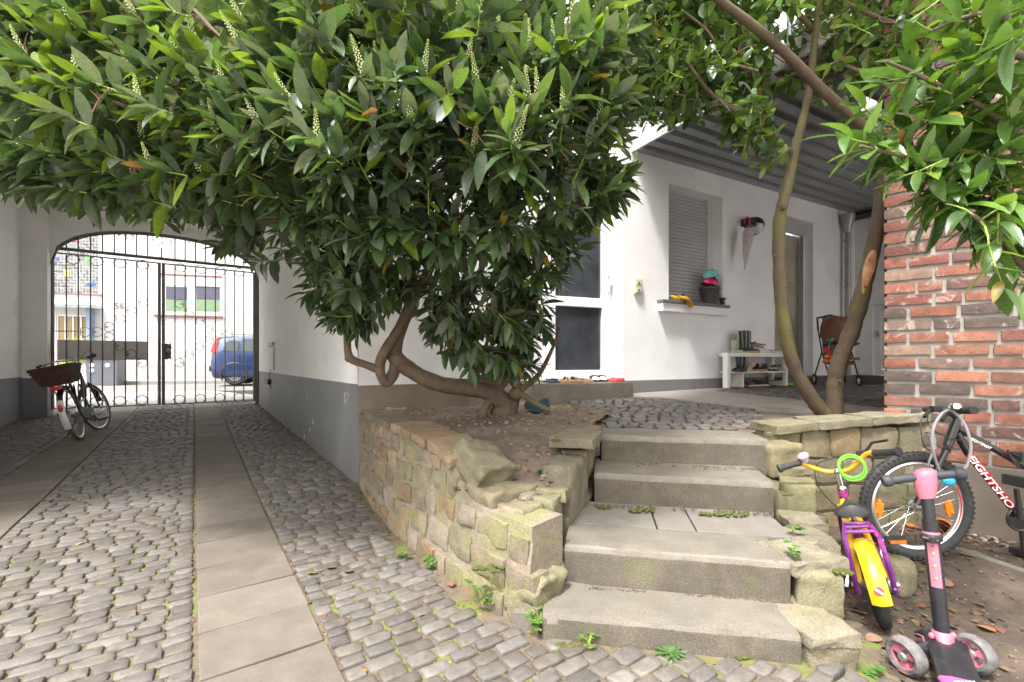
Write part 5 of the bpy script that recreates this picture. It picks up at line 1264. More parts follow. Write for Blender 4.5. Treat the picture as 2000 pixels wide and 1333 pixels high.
b = MB(); b.tube([(.36, .06, .28), (.30, .20, .03 + .05)], .009, 6); b.box((.30, .21, .07), (.05, .03, .012)); b.build('kickstand', BLACKM, cb, local=True)
b = MB(); b.lathe((.40, -.02, .28), [(0, -.08), (.06, -.06), (.06, .06), (0, .08)], 16, (0, 1, 0)); b.build('bottom_bracket', STEEL, cb, local=True, smooth=True)
for sy, ax in ((-1, 1), (1, -1)):
    b = MB(); b.tube([(.40, sy * .09, .28), (.40 + ax * .13, sy * .10, .28 - ax * .10)], .011, 8); ck = b.build('crank', STEEL, cb, local=True, smooth=True)
    b = MB()
    for s_ in (-1, 1): b.box((.40 + ax * .13 + s_ * .032, sy * .155, .28 - ax * .10), (.022, .10, .024))
    b.box((.40 + ax * .13, sy * .155, .28 - ax * .10), (.02, .02, .015)); b.build('pedal', BLACKP, ck, local=True)

# ================================================================== scooter
PINK = mm('pink_plastic_plain', col=(.42, .13, .19), rough=.42, var=.1, vs=12, spots=[((.5, .22, .25), 25, .68, .8)])
SBL = mm('scuffed_black', col=(.018, .019, .023), rough=.33, var=.3, vs=12, spots=[((.06, .06, .065), 30, .62, .75)])
sc = thing('kick_scooter', 'pink and black three wheeled child scooter standing on the bare earth', 'scooter', (1.55, 1.6, CH - 1.12))
def scw(px, py, Y, r, ax, nm='wheel'):
    c = at(px, py, Y); ax = Vector(ax).normalized(); a, b2 = frame_of(ax)
    b = MB(); b.lathe(c, [(r * .64, -.021), (r * .8, -.025), (r * .95, -.017), (r, 0), (r * .95, .017), (r * .8, .025), (r * .64, .021), (r * .64, -.021)], 36, ax)
    w = b.build('wheel', mm('worn_grey_tyre', col=(.11, .105, .105), rough=.7, var=.4, vs=40, spots=[((.22, .15, .16), 30, .55, .7), ((.04, .04, .045), 18, .55, .7)]), sc, smooth=True)
    b = MB(); b.ring(c - ax * .012, ax, r * .62, .0045, 32, 6)
    for k in range(3):
        t = 2 * math.pi * k / 3 + .5; d = a * math.cos(t) + b2 * math.sin(t); tg = ax.cross(d)
        b.hexa([c + d * .012 + tg * .006 - ax * .014, c + d * .012 - tg * .006 - ax * .014, c + d * .012 - tg * .006 + ax * .012, c + d * .012 + tg * .006 + ax * .012,
                c + d * r * .62 + tg * .018 - ax * .016, c + d * r * .62 - tg * .018 - ax * .016, c + d * r * .62 - tg * .018 + ax * .014, c + d * r * .62 + tg * .018 + ax * .014])
    b.build('rim', PINK, w, smooth=True, auto=30)
    b = MB(); b.lathe(c, [(0, -.024), (.013, -.024), (.016, -.018), (.016, .02), (0, .02)], 12, ax); b.build('hub', STEEL, w)
    return c
wl = scw(1770, 1281, 1.635, .066, (1, .22, .10)); wr = scw(1901, 1277, 1.645, .066, (1, .30, -.12))
mid = (wl + wr) / 2
b = MB(); b.tube([wl + Vector((.01, 0, 0)), wl.lerp(wr, .3) + Vector((0, .03, .005)), mid + Vector((0, .035, .01)), wl.lerp(wr, .7) + Vector((0, .03, .005)), wr - Vector((.02, 0, 0))], .014, 8, flat=1.3)
b.box(wl.lerp(wr, .24) + Vector((0, .02, 0)), (.07, .036, .036), .1); b.box(wl.lerp(wr, .76) + Vector((0, .02, 0)), (.07, .036, .036), -.1); b.build('axle_bracket', BLACKP, sc, smooth=True)
# deck: centreline from the nose over the wheels back towards the rear wheel
cl = [(at(1812, 1236, 1.80), .045), (at(1826, 1236, 1.76), .055), (at(1846, 1246, 1.70), .060), (at(1853, 1270, 1.63), .058), (at(1864, 1300, 1.56), .056), (at(1876, 1333, 1.50), .058)]
base = cl[-1][0]; dirb = Vector((-.28, -.96, 0)).normalized(); cl += [(base + dirb * .05 - Vector((0, 0, .004)), .060), (base + dirb * .32 - Vector((0, 0, .006)), .058), (base + dirb * .36 - Vector((0, 0, .002)), .03)]
secs = []
for i, (p, w) in enumerate(cl):
    d = (cl[min(i + 1, len(cl) - 1)][0] - cl[max(i - 1, 0)][0]); d.z = 0; d.normalize(); s_ = Vector((-d.y, d.x, 0))
    if s_.x < 0: s_ = -s_
    secs.append([p + s_ * x * w + Vector((0, 0, z)) for x, z in ((-1, -.018), (-.85, -.024), (.85, -.024), (1, -.018), (1.02, -.004), (.9, .004), (.4, .009), (-.4, .009), (-.9, .004), (-1.02, -.004))])
b = MB(); b.loft(secs[:6]); b.build('deck_nose', SBL, sc, smooth=True, auto=50)
b = MB(); b.loft([secs[5]] + secs[6:]); b.build('deck', SBL, sc, smooth=True, auto=50)
b = MB(); gq = []
for i in (5, 6, 7):
    p, w = cl[i]; gq.append([q + Vector((0, 0, .004)) for q in (secs[i][9], secs[i][8], secs[i][7], secs[i][6], secs[i][5], secs[i][4])])
b.loft([[*r, *[q - Vector((0, 0, .003)) for q in reversed(r)]] for r in gq]); gt = b.build('grip_mat', mm('magenta_grip', col=(.28, .07, .2), rough=.6, var=.1, bump=.001, bs=200), sc, smooth=True)
b = MB()
for i in range(6): b.box(cl[5][0] + dirb * .02 + Vector((-.03 + i * .012, 0, .0155)), (.005, .005, .002), .3)
b.build('grip_marks', WDEC, gt)
b = MB(); pts = [secs[i][0] + Vector((-.003, 0, .004)) for i in range(0, 4)]; b.tube(pts, .0035, 6); pts = [secs[i][3] + Vector((.003, 0, .004)) for i in range(0, 4)]; b.tube(pts, .0035, 6); b.build('pink_trim', PINK, sc, smooth=True)
rw = cl[7][0] + Vector((0, 0, -.02)); b = MB(); b.lathe(rw + dirb * .05, [(0, -.015), (.036, -.018), (.04, -.01), (.04, .01), (.036, .018), (0, .015)], 20, dirb.cross(Vector((0, 0, 1)))); b.build('rear_wheel', RUBBER, sc, smooth=True)
# steering column
s0_, s1_ = at(1841, 1243, 1.685), at(1806, 930, 1.76); ax = (s1_ - s0_).normalized()
def on_st(py): return s0_.lerp(s1_, (1243 - py) / (1243 - 930))
b = MB(); b.tube([on_st(1238), on_st(935)], .0195, 20); cl_ = b.build('column', SBL, sc, smooth=True)
b = MB(); b.tube([on_st(1240), on_st(1018)], .024, 20); b.build('outer_column', SBL, cl_, smooth=True)
tocam = (Vector((0, 0, CH)) - on_st(1100)); tocam = (tocam - ax * tocam.dot(ax)).normalized(); sd_ = ax.cross(tocam).normalized()
b = MB(); c0_, c1_ = on_st(1148), on_st(1062)
rr2 = [[c + (tocam * math.cos(t) + sd_ * math.sin(t)) * .0255 for t in [math.radians(a_) for a_ in (-38, -20, 0, 20, 38)]] + [c + (tocam * math.cos(t) + sd_ * math.sin(t)) * .0235 for t in [math.radians(a_) for a_ in (38, 20, 0, -20, -38)]] for c in (c0_, c1_)]
b.loft(rr2); pk = b.build('pink_strip', PINK, cl_, smooth=True)
for py in (1068, 1082, 1106, 1130):
    b = MB(); r_ = .0055 if py > 1070 else .003; b.lathe(on_st(py) + tocam * .0248, [(0, 0), (r_, 0), (r_ * .8, .003), (0, .003)], 12, tocam); b.build('height_button', mm('olive_button', col=(.3, .32, .07), rough=.4) if py > 1070 else BLACKP, pk, smooth=True)
b = MB(); b.lathe(on_st(1058), [(.026, -.004), (.032, 0), (.034, .012), (.030, .022), (.024, .024)], 20, ax); b.build('clamp_ring', BLACKP, cl_, smooth=True)
b = MB(); b.lathe(on_st(1048), [(.024, 0), (.027, .004), (.025, .012)], 20, ax); b.build('pink_ring', PINK, cl_, smooth=True)
b = MB(); b.box(on_st(1054) + tocam * .032 + sd_ * .01, (.05, .016, .02), .3); b.tube([on_st(1052) + tocam * .034 - sd_ * .028, on_st(1056) + tocam * .036 + sd_ * .02], .008, 8); b.build('clamp_lever', BLACKP, cl_, bevel=.003)
b = MB(); b.lathe(on_st(1247), [(.030, -.02), (.033, 0), (.031, .02), (.025, .026)], 16, ax); b.tube([on_st(1240) + tocam * .012 + Vector((0, 0, 0)), at(1846, 1262, 1.655)], [.028, .018], 12, flat=.7); b.build('pink_collar', PINK, sc, smooth=True)
for px in (1819, 1862):
    b = MB(); b.ball(at(px, 1242, 1.68), (.009, .009, .012), 10, 7); b.build('pink_button', PINK, sc, smooth=True)
# head and bar
hdp = [(on_st(975), .024), (on_st(962), .029), (on_st(945), .033), (on_st(930), .036), (on_st(922), .034), (on_st(916), .022), (on_st(914), .008)]
b = MB(); bd = (at(1888, 925, 1.70) - at(1722, 940, 1.80)).normalized()
b.loft([[p + bd * math.cos(k * math.pi / 8) * r * 1.12 + bd.cross(ax) * math.sin(k * math.pi / 8) * r * .85 for k in range(16)] for p, r in hdp]); hdm = b.build('handlebar_head', PINK, sc, smooth=True, auto=60)
hc2 = on_st(930)
for s_, e_ in ((at(1829, 932, 1.745), at(1722, 941, 1.80)), (at(1785, 934, 1.765), at(1888, 925, 1.705))):
    s_ = hc2 + (e_ - hc2).normalized() * .02; d_ = (e_ - s_).normalized(); L_ = (e_ - s_).length
    b = MB(); prof = [(.015, 0), (.0155, L_ * .2), (.0165, L_ * .25), (.0155, L_ * .5), (.0165, L_ * .75), (.0155, L_ - .036), (.021, L_ - .032), (.0235, L_ - .022), (.0235, L_ - .010), (.019, L_ - .003), (.006, L_)]
    b.lathe(s_, prof, 18, d_); b.build('grip', mm('dark_blue_grey_rubber', col=(.035, .038, .048), rough=.6, var=.15), hdm, smooth=True)
# ================================================================== trees
LEAFM = mm('laurel_leaf', col=(1, 1, 1), attr=True, rough=.29, var=.18, vs=60, tr=.24, spec=.6)
BARK = mm('laurel_bark', col=(.12, .082, .058), rough=.85, var=.28, vs=16, bump=.006, bs=55, pits=(.003, 160), spots=[((.13, .13, .05), 4, .5, .68, .5), ((.19, .145, .11), 14, .62, .8)])
BARK2 = mm('mossy_smooth_bark', speck=(.2, 120), col=(.10, .07, .048), rough=.8, var=.2, vs=12, bump=.003, bs=45, pits=(.0015, 140), spots=[((.115, .11, .035), 1.9, .46, .6, .3), ((.1, .07, .05), 12, .64, .8)])
TWIG = mm('brown_twig', col=(.16, .085, .05), rough=.7, var=.25, vs=30)
GTWIG = mm('green_twig', col=(.22, .3, .05), rough=.6, var=.2, vs=30)
def leaf_template(prof, fold=.25, bend=.22, ser=0.0):
    ts = [0, .12, .32, .56, .8, 1.0]; V = []; 
    for t, w in zip(ts, prof):
        z = -bend * t * t
        V += [(t, -w, z + fold * w), (t, 0, z), (t, w, z + fold * w)]
    V = np.array(V); Fq = []
    for i in range(len(ts) - 1):
        for j in range(2): Fq.append((i * 3 + j, (i + 1) * 3 + j, (i + 1) * 3 + j + 1, i * 3 + j + 1))
    return V, np.array(Fq)
T_LANCE = leaf_template([.02, .09, .16, .17, .11, .006]); T_BROAD = leaf_template([.02, .14, .22, .225, .14, .006], .22, .25); T_OBO = leaf_template([.02, .12, .21, .25, .2, .02], .2, .2)
def leaves(name, P, D, Nn, L, Wd, cols, tmpl, m, parent, bendv=None):
    P, D, Nn = map(np.asarray, (P, D, Nn)); D = D / np.linalg.norm(D, axis=1, keepdims=True)
    S = np.cross(Nn, D); S /= np.linalg.norm(S, axis=1, keepdims=True) + 1e-9; U = np.cross(D, S)
    V, Fq = tmpl; n = len(P); L = np.asarray(L)[:, None, None]; Wd = np.asarray(Wd)[:, None, None]
    bz = (np.ones(n) if bendv is None else np.asarray(bendv))[:, None, None]
    W = P[:, None, :] + V[None, :, 0:1] * L * D[:, None, :] + V[None, :, 1:2] * L * Wd * S[:, None, :] + V[None, :, 2:3] * L * bz * U[:, None, :]
    k = len(V); FF = (Fq[None] + (np.arange(n) * k)[:, None, None]).reshape(-1, 4)
    C = np.repeat(np.asarray(cols), len(Fq), axis=0)
    return npmesh(name, W.reshape(-1, 3), FF, m, parent, C)
def rv(): 
    while True:
        v = Vector((rnd.uniform(-1, 1), rnd.uniform(-1, 1), rnd.uniform(-1, 1)))
        if .01 < v.length < 1: return v.normalized()
class Crown:
    def __init__(s): s.P = []; s.D = []; s.N = []; s.L = []; s.W = []; s.C = []; s.B = []; s.tw = MB(); s.gt = MB()
    def shoot(s, tip, d, n, ln, L, W, pal, droop=.15, wild=.3, young=.1):
        d = d.normalized(); a, b = frame_of(d); ph = rnd.uniform(0, 6.28)
        base = tip - d * ln; s.gt.tube([base, base + d * ln * .5 + Vector((0, 0, -.004)), tip], [.0032, .0025, .0012], 5, cap=False)
        for i in range(n):
            t = i / (n - 1); ph += 2.4 + rnd.uniform(-.4, .4); rad = a * math.cos(ph) + b * math.sin(ph)
            f = math.radians(lerp(82, 24, t ** 1.3) + rnd.uniform(-14, 14)); dr = d * math.cos(f) + rad * math.sin(f)
            dr = (dr + Vector((0, 0, -droop * (1.2 - t))) + rv() * wild * .35).normalized()
            up = (Vector((0, 0, 1)) + rv() * wild + d * .35).normalized()
            if abs(up.dot(dr)) > .95: up = rad
            s.P.append(base + d * ln * t); s.D.append(dr); s.N.append(up); l = L * rnd.uniform(.68, 1.15) * (1 if t < .8 else .8); s.L.append(l); s.W.append(W * rnd.uniform(.8, 1.2)); s.B.append(rnd.uniform(-.3, 1.8))
            c = rnd.choice(pal) if rnd.random() > young else (.13, .2, .028); g = rnd.uniform(.78, 1.25); 
            if rnd.random() < .008: c = (.22, .17, .03) if rnd.random() < .6 else (.14, .07, .03)
            s.C.append((c[0] * g, c[1] * g, c[2] * g))
def grow(mb, nodes, targets, r0=.003, k=.008, sag=0.0):
    """connect targets to the skeleton: nodes is a list of Vectors"""
    N = [np.array(n) for n in nodes]; tg = sorted(targets, key=lambda t: min(np.linalg.norm(np.array(t) - n) for n in N[:60:2] or N))
    A = np.array(N)
    for t in tg:
        t = np.array(t); dd = np.linalg.norm(A - t, axis=1); j = int(np.argmin(dd)); a = A[j]; L = dd[j]
        if L < .03: continue
        dv = t - a; off = np.array(rv()) * L * .10; m1 = a + dv * .35 + off + np.array((0, 0, -sag * L)); m2 = a + dv * .7 + off * .8 + np.array((0, 0, -sag * L * .6))
        r = min(.016, r0 + k * L); mb.tube([Vector(a), Vector(m1), Vector(m2), Vector(t)], [r, r * .85, r * .65, r * .4], 6, cap=False)
        A = np.vstack([A, m1, m2, t])
def limb(b, pts, nodes=None, n=12, bumps=.08, kn=3):
    P = [at(x, y, Y) for x, y, Y, r in pts]; Rr = [q[3] for q in pts]; out = []; ro = []
    for i in range(len(P) - 1):
        p0, p1, p2, p3 = P[max(0, i-1)], P[i], P[i+1], P[min(len(P)-1, i+2)]
        for k in range(5):
            t = k / 5; out.append(.5 * ((2 * p1) + (p2 - p0) * t + (2 * p0 - 5 * p1 + 4 * p2 - p3) * t * t + (3 * p1 - p0 - 3 * p2 + p3) * t ** 3))
            ro.append(lerp(Rr[i], Rr[i + 1], t) * (1 + bumps * noise.noise(out[-1] * 14) + bumps * .7 * noise.noise(out[-1] * 31)))
    out.append(P[-1]); ro.append(Rr[-1]); b.tube(out, ro, n)
    if nodes is not None: nodes += out[::2]
def sample(poly, yf, yb, n, margin=140, keep=None, ylo=-1e9, mind=0.0):
    xs = [p[0] for p in poly]; ys = [p[1] for p in poly]; out = []; tries = 0
    while len(out) < n and tries < n * 60:
        tries += 1; x = rnd.uniform(min(xs), max(xs)); y = rnd.uniform(min(ys), max(ys))
        if not inpoly(x, y, poly): continue
        d = 1e9
        for i in range(len(poly)):
            a, c = Vector(poly[i]), Vector(poly[(i + 1) % len(poly)]); p = Vector((x, y)); e = c - a; t = max(0, min(1, (p - a).dot(e) / e.length_squared)); d = min(d, (p - a - e * t).length)
        k = .15 + .85 * sstep(d / margin); f, b_ = yf(x, y), yb(x, y); c = lerp(f, b_, .45)
        lo, hi = lerp(c, f, k), lerp(c, b_, k); u = rnd.random()
        Y = lerp(lo, hi, u ** 1.35)
        if rnd.random() > (Y / hi) ** 1.2 * 1.0 + .1: continue
        out.append((at(x, y, Y), x, y, Y))
    return out
# ---------------------------------------------------------------- tree 1: big cherry laurel
t1 = thing('cherry_laurel_tree', 'large flowering cherry laurel with low twisted trunk overhanging the driveway', 'tree', at(965, 815, 3.5))
nodes = []; b = MB()
limb(b, [(985, 815, 3.5, .085), (985, 790, 3.5, .08), (955, 766, 3.45, .07), (915, 758, 3.4, .063), (870, 753, 3.35, .062), (830, 740, 3.3, .06), (800, 722, 3.25, .057), (778, 705, 3.2, .06), (770, 688, 3.2, .052), (778, 655, 3.15, .045), (792, 620, 3.1, .042), (808, 585, 3.0, .038), (832, 540, 2.9, .033), (850, 480, 2.8, .028), (820, 400, 2.7, .022), (775, 385, 2.2, .017), (768, 330, 2.1, .016), (735, 230, 2.05, .015), (725, 120, 2.0, .013), (715, -40, 2.0, .01)], nodes)
limb(b, [(772, 695, 3.2, .045), (770, 725, 3.2, .04), (757, 746, 3.2, .04), (745, 735, 3.15, .036), (742, 712, 3.15, .036), (752, 685, 3.12, .036), (772, 655, 3.1, .035), (795, 610, 3.1, .03), (800, 560, 3.1, .026), (790, 480, 3.0, .022), (760, 380, 2.9, .018), (720, 250, 2.7, .014)], nodes)
limb(b, [(745, 725, 3.15, .03), (715, 713, 3.12, .026), (690, 704, 3.1, .028), (680, 690, 3.1, .026), (677, 650, 3.1, .024), (668, 610, 3.1, .022), (660, 590, 3.05, .02), (630, 530, 2.9, .018), (560, 450, 2.7, .016), (440, 370, 2.6, .014), (300, 280, 2.5, .012), (120, 190, 2.4, .010), (-60, 120, 2.3, .008)], nodes)
limb(b, [(792, 622, 3.1, .02), (830, 605, 3.05, .017), (880, 590, 3.0, .014), (930, 540, 2.9, .01)], nodes, 8)
limb(b, [(800, 590, 3.0, .022), (740, 520, 2.9, .02), (640, 400, 2.7, .018), (540, 300, 2.5, .016), (440, 210, 2.4, .014), (340, 100, 2.35, .012), (285, -30, 2.3, .009)], nodes, 8)
limb(b, [(943, 820, 3.42, .034), (948, 798, 3.42, .032), (965, 768, 3.45, .032), (985, 748, 3.45, .03), (1002, 720, 3.4, .03), (990, 685, 3.35, .03), (965, 650, 3.3, .028), (985, 615, 3.25, .032), (1005, 585, 3.2, .03), (1008, 540, 3.1, .027), (1000, 480, 3.0, .024), (990, 410, 2.9, .02), (1040, 320, 2.8, .016), (1110, 230, 2.6, .014), (1180, 150, 2.5, .012)], nodes)
limb(b, [(995, 810, 3.5, .055), (1003, 780, 3.5, .05), (1010, 755, 3.48, .042), (985, 725, 3.45, .036), (945, 722, 3.42, .034), (905, 705, 3.4, .032), (888, 685, 3.35, .026), (900, 620, 3.2, .02), (940, 520, 3.0, .018), (930, 400, 2.8, .015), (900, 250, 2.5, .012), (880, 80, 2.3, .01)], nodes)
limb(b, [(850, 470, 2.6, .018), (930, 400, 2.2, .015), (925, 330, 1.9, .012), (918, 260, 1.8, .008)], nodes, 8)
limb(b, [(720, 250, 2.2, .016), (600, 180, 2.0, .013), (480, 120, 1.95, .011), (380, 20, 1.95, .008)], nodes, 8)
limb(b, [(640, 400, 2.4, .016), (480, 330, 2.1, .013), (330, 250, 2.0, .011), (200, 190, 2.0, .009), (60, 140, 2.0, .006)], nodes, 8)
limb(b, [(1008, 765, 3.45, .028), (1030, 778, 3.4, .024), (1052, 792, 3.38, .02), (1072, 801, 3.36, .016)], None, 8)
limb(b, [(915, 735, 3.3, .018), (940, 742, 3.3, .02), (975, 750, 3.35, .024)], None, 8)
limb(b, [(1000, 790, 3.5, .03), (1020, 760, 3.45, .026), (1050, 735, 3.4, .02), (1075, 690, 3.3, .014), (1095, 640, 3.2, .01)], nodes, 8)
limb(b, [(930, 400, 2.8, .018), (1040, 230, 2.3, .013), (1080, 190, 2.1, .012), (1150, 150, 2.0, .01), (1210, 110, 1.95, .008)], nodes, 8)
b.ball(at(985, 805, 3.5), (.11, .1, .07), 14, 8); b.ball(at(1008, 770, 3.45), (.06, .05, .05), 12, 8); b.ball(at(682, 700, 3.1), (.032, .03, .03), 10, 8)
b.build('trunk', BARK, t1, smooth=True, auto=80)
C1 = Crown(); PAL1 = [(.045, .078, .034), (.055, .1, .04), (.075, .118, .055), (.045, .075, .042), (.08, .135, .045), (.085, .115, .08), (.11, .138, .102)]
POLY1 = [(-220, -380), (-220, 330), (-60, 345), (40, 375), (120, 405), (200, 400), (330, 440), (450, 500), (520, 545), (600, 585), (640, 640), (700, 620), (760, 600), (800, 560), (840, 590), (850, 650), (900, 690), (960, 700), (1020, 710), (1065, 670), (1075, 610), (1110, 520), (1130, 470), (1170, 420), (1195, 350), (1225, 270), (1235, 180), (1250, 60), (1250, -380)]
def yf1(x, y): return interp(y, [-380, 0, 300, 480, 700], [1.7, 1.55, 1.7, 2.15, 2.85]) + interp(x, [-200, 300, 600], [.45, .2, 0])
def yb1(x, y): return interp(y, [-380, 0, 500, 700], [3.4, 3.5, 3.6, 3.6])
S1 = sample(POLY1, yf1, yb1, 1330)
S1 += sample([(610, 560), (640, 640), (720, 660), (700, 560)], lambda x, y: 2.75, lambda x, y: 3.3, 26, 60)
S1 += sample([(820, 620), (830, 670), (960, 735), (1060, 730), (1085, 620), (1000, 560), (880, 560)], lambda x, y: 2.7, lambda x, y: 3.5, 70, 60)
S1 += sample([(470, 0), (1230, 0), (1200, 330), (1000, 470), (650, 480), (400, 330)], lambda x, y: 1.5 + .2 * (y > 300), lambda x, y: 2.3, 260, 200)
S1 += sample([(-150, 0), (500, 0), (450, 400), (130, 380), (-150, 300)], lambda x, y: 1.75, lambda x, y: 2.5, 200, 150)
S1 += sample([(560, 430), (900, 430), (870, 560), (800, 600), (700, 620), (640, 640), (600, 580)], lambda x, y: 2.3, lambda x, y: 3.0, 36, 60)
S1 += sample([(1000, 400), (1180, 400), (1110, 560), (1080, 660), (1000, 620)], lambda x, y: 2.5, lambda x, y: 3.2, 36, 50)
S1 += sample([(1180, 330), (1235, 330), (1210, 400), (1150, 430)], lambda x, y: 2.2, lambda x, y: 2.8, 22, 30)
cc = Vector((-.45, 3.0, 0)); ends = []; rac = []
for (p, x, y, Y) in S1:
    if y > 440 and rnd.random() < .22: continue
    if x < 480 and y < 170 and rnd.random() < .38: continue
    out = Vector((p.x + .35, p.y - 2.9, 0)); out = out.normalized() if out.length > .1 else rv()
    upk = interp(y, [-100, 150, 400, 600], [.75, .5, .0, -.35]); lf = interp(x, [0, 500, 900], [-.75, -.35, 0])
    d = (out * .75 + Vector((lf, 0, upk)) + rv() * .55).normalized()
    C1.shoot(p, d, rnd.randint(9, 14), rnd.uniform(.10, .17), .142, 1.0, PAL1, droop=interp(y, [0, 300, 600], [.05, .25, .45]), wild=.38, young=interp(y, [0, 250, 500], [.2, .08, .015]) + (.08 if x < 400 else 0))  # beyond new growth, more yellow-green leaves top and left paint in transmitted light
    ends.append(tuple(p - d * .13))
    if rnd.random() < interp(y, [0, 200, 420, 520], [.62, .5, .18, .0]) and Y < 2.7: rac.append((p, d))
bt = MB(); grow(bt, nodes, ends, sag=.05)
bt.build('twigs', TWIG, t1, smooth=True, auto=80)['kind'] = 'stuff'
C1.gt.build('shoots', GTWIG, t1, smooth=True, auto=80)['kind'] = 'stuff'
leaves('foliage', C1.P, C1.D, C1.N, C1.L, C1.W, C1.C, T_LANCE, LEAFM, t1, C1.B)
b = MB(); FL = mm('cream_blossom', col=(1, 1, 1), attr=True, rough=.7, var=.1, vs=80)
for (p, d) in rac:
    dd = (d * .35 + Vector((0, 0, 1)) + rv() * .25).normalized(); L_ = rnd.uniform(.08, .15); a, c = frame_of(dd)
    b.tube([p, p + dd * L_], [.0022, .001], 4, cap=False, col=(.3, .4, .08))
    k = int(L_ / .0022)
    for i in range(k):
        t = i / k; ph = i * 2.4; r = lerp(.0115, .003, t ** 1.5); s_ = lerp(.0042, .0022, t); q = p + dd * (L_ * (t * .9 + .1)) + (a * math.cos(ph) + c * math.sin(ph)) * r
        b.add([q + Vector(o) * s_ for o in ((1, 0, 0), (0, 1, 0), (-1, 0, 0), (0, -1, 0), (0, 0, 1), (0, 0, -1))], [(0, 1, 4), (1, 2, 4), (2, 3, 4), (3, 0, 4), (1, 0, 5), (2, 1, 5), (3, 2, 5), (0, 3, 5)], (.62, .64, .38) if t < .7 else (.4, .5, .15))
b.build('flower_spikes', FL, t1)
# ---------------------------------------------------------------- tree 2: forked trunk
t2 = thing('forked_laurel_tree', 'slender laurel tree with two mossy bare stems forking from one base', 'tree', at(1622, 812, 3.7))
b = MB(); nd2 = []
limb(b, [(1622, 835, 3.7, 0.0792), (1612, 812, 3.68, 0.0598), (1590, 785, 3.66, 0.0546), (1565, 745, 3.63, 0.0510), (1547, 705, 3.6, 0.0484), (1535, 655, 3.56, 0.0484), (1527, 600, 3.52, 0.0466), (1523, 540, 3.48, 0.0458), (1521, 480, 3.45, 0.0458), (1524, 420, 3.42, 0.0440), (1533, 380, 3.4, 0.0387), (1543, 340, 3.38, 0.0378), (1552, 295, 3.35, 0.0352), (1567, 240, 3.3, 0.0299), (1580, 180, 3.25, 0.0264), (1590, 90, 3.2, 0.0229), (1600, -20, 3.1, .022), (1590, -200, 3.0, .016)], nd2, 14, .16)
limb(b, [(1625, 835, 3.7, 0.0748), (1630, 800, 3.7, 0.0616), (1630, 765, 3.7, 0.0598), (1634, 725, 3.68, 0.0581), (1645, 690, 3.64, 0.0581), (1664, 645, 3.58, 0.0563), (1680, 590, 3.5, 0.0546), (1695, 530, 3.42, 0.0510), (1708, 470, 3.34, 0.0493), (1720, 410, 3.26, 0.0475), (1729, 350, 3.2, 0.0458), (1737, 295, 3.15, 0.0440)], nd2, 14, .16)
limb(b, [(1737, 300, 3.15, 0.0396), (1716, 272, 3.1, 0.0317), (1680, 240, 3.0, 0.0299), (1610, 180, 2.85, .03), (1540, 110, 2.7, .027), (1470, 50, 2.55, .024), (1405, 0, 2.45, .022), (1330, -70, 2.3, .018)], nd2, 12, .08)
limb(b, [(1737, 300, 3.15, 0.0387), (1762, 255, 3.05, 0.0317), (1785, 215, 3.0, 0.0299), (1800, 150, 2.95, .03), (1810, 90, 2.9, .026), (1830, -60, 2.8, .02)], nd2, 12, .08)
limb(b, [(1548, 300, 3.35, 0.0211), (1520, 278, 3.25, 0.0176), (1480, 250, 3.1, .018), (1430, 215, 3.0, .016), (1385, 180, 2.95, .013), (1340, 120, 2.9, .010)], nd2, 8)
limb(b, [(1480, 140, 3.0, .012), (1420, 118, 3.0, .01), (1380, 60, 3.0, .009), (1330, 20, 3.0, .008)], nd2, 8)
limb(b, [(1770, 195, 3.0, 0.0141), (1700, 150, 2.9, .012), (1640, 125, 2.85, .01)], nd2, 8)
limb(b, [(1810, 60, 2.9, .016), (1730, 40, 2.8, .012), (1660, 10, 2.7, .01)], nd2, 8)
limb(b, [(1590, 60, 3.2, 0.0176), (1500, -30, 3.1, .016), (1400, -100, 3.0, .013), (1290, -60, 3.0, .01), (1240, 40, 3.0, .009)], nd2, 8)
for (x, y, Y, r) in ((1547, 655, 3.51, 0.0088), (1512, 500, 3.41, 0.0106), (1536, 560, 3.45, 0.0088), (1560, 722, 3.6, 0.0097), (1655, 690, 3.60, 0.0106), (1690, 560, 3.40, 0.0088), (1718, 450, 3.27, 0.0106), (1640, 745, 3.62, 0.0106), (1540, 360, 3.36, 0.0106), (1530, 405, 3.36, 0.0229)) or ((1524, 402, 3.38, 0.0352), (1530, 385, 3.4, 0.0264), (1690, 560, 3.4, 0.0396), (1646, 598, 3.5, 0.0264), (1547, 680, 3.56, 0.0264), (1660, 690, 3.55, 0.0220), (1700, 500, 3.35, 0.0264)):
    b.ball(at(x, y, Y), (r, r, r * .8), 10, 7)
b.build('trunk', BARK2, t2, smooth=True, auto=80)
b = MB(); vs = []; fs = []; wy = list(range(492, 582, 6)); nw = 9
for iy, y in enumerate(wy):
    t = (y - 492) / 88; c = at(lerp(1704, 1681, (y - 492) / 98), y, lerp(3.365, 3.48, t)); hw_w = math.sin(min(1, t * 1.02 + .02) * math.pi) ** .5 * (1 + .25 * math.sin(y * 1.1))
    for k in range(nw):
        a = math.radians(-122 + (k / (nw - 1) - .5) * 74 * hw_w); rr_w = .0545 + .0025 * noise.noise(Vector((k, y * .08, 0))) - .004 * math.cos((k / (nw - 1) - .5) * math.pi) * -1
        vs.append(c + Vector((math.cos(a) * rr_w, math.sin(a) * rr_w, 0)))
for iy in range(len(wy) - 1):
    for k in range(nw - 1): fs.append((iy * nw + k, (iy + 1) * nw + k, (iy + 1) * nw + k + 1, iy * nw + k + 1))
b.add(vs, fs); b.build('bark_wound', mm('torn_orange_wood', col=(.4, .19, .09), rough=.85, var=.35, vs=30, bump=.004, bs=60, spots=[((.5, .34, .18), 12, .5, .65), ((.2, .07, .03), 16, .6, .7)]), t2, smooth=True)
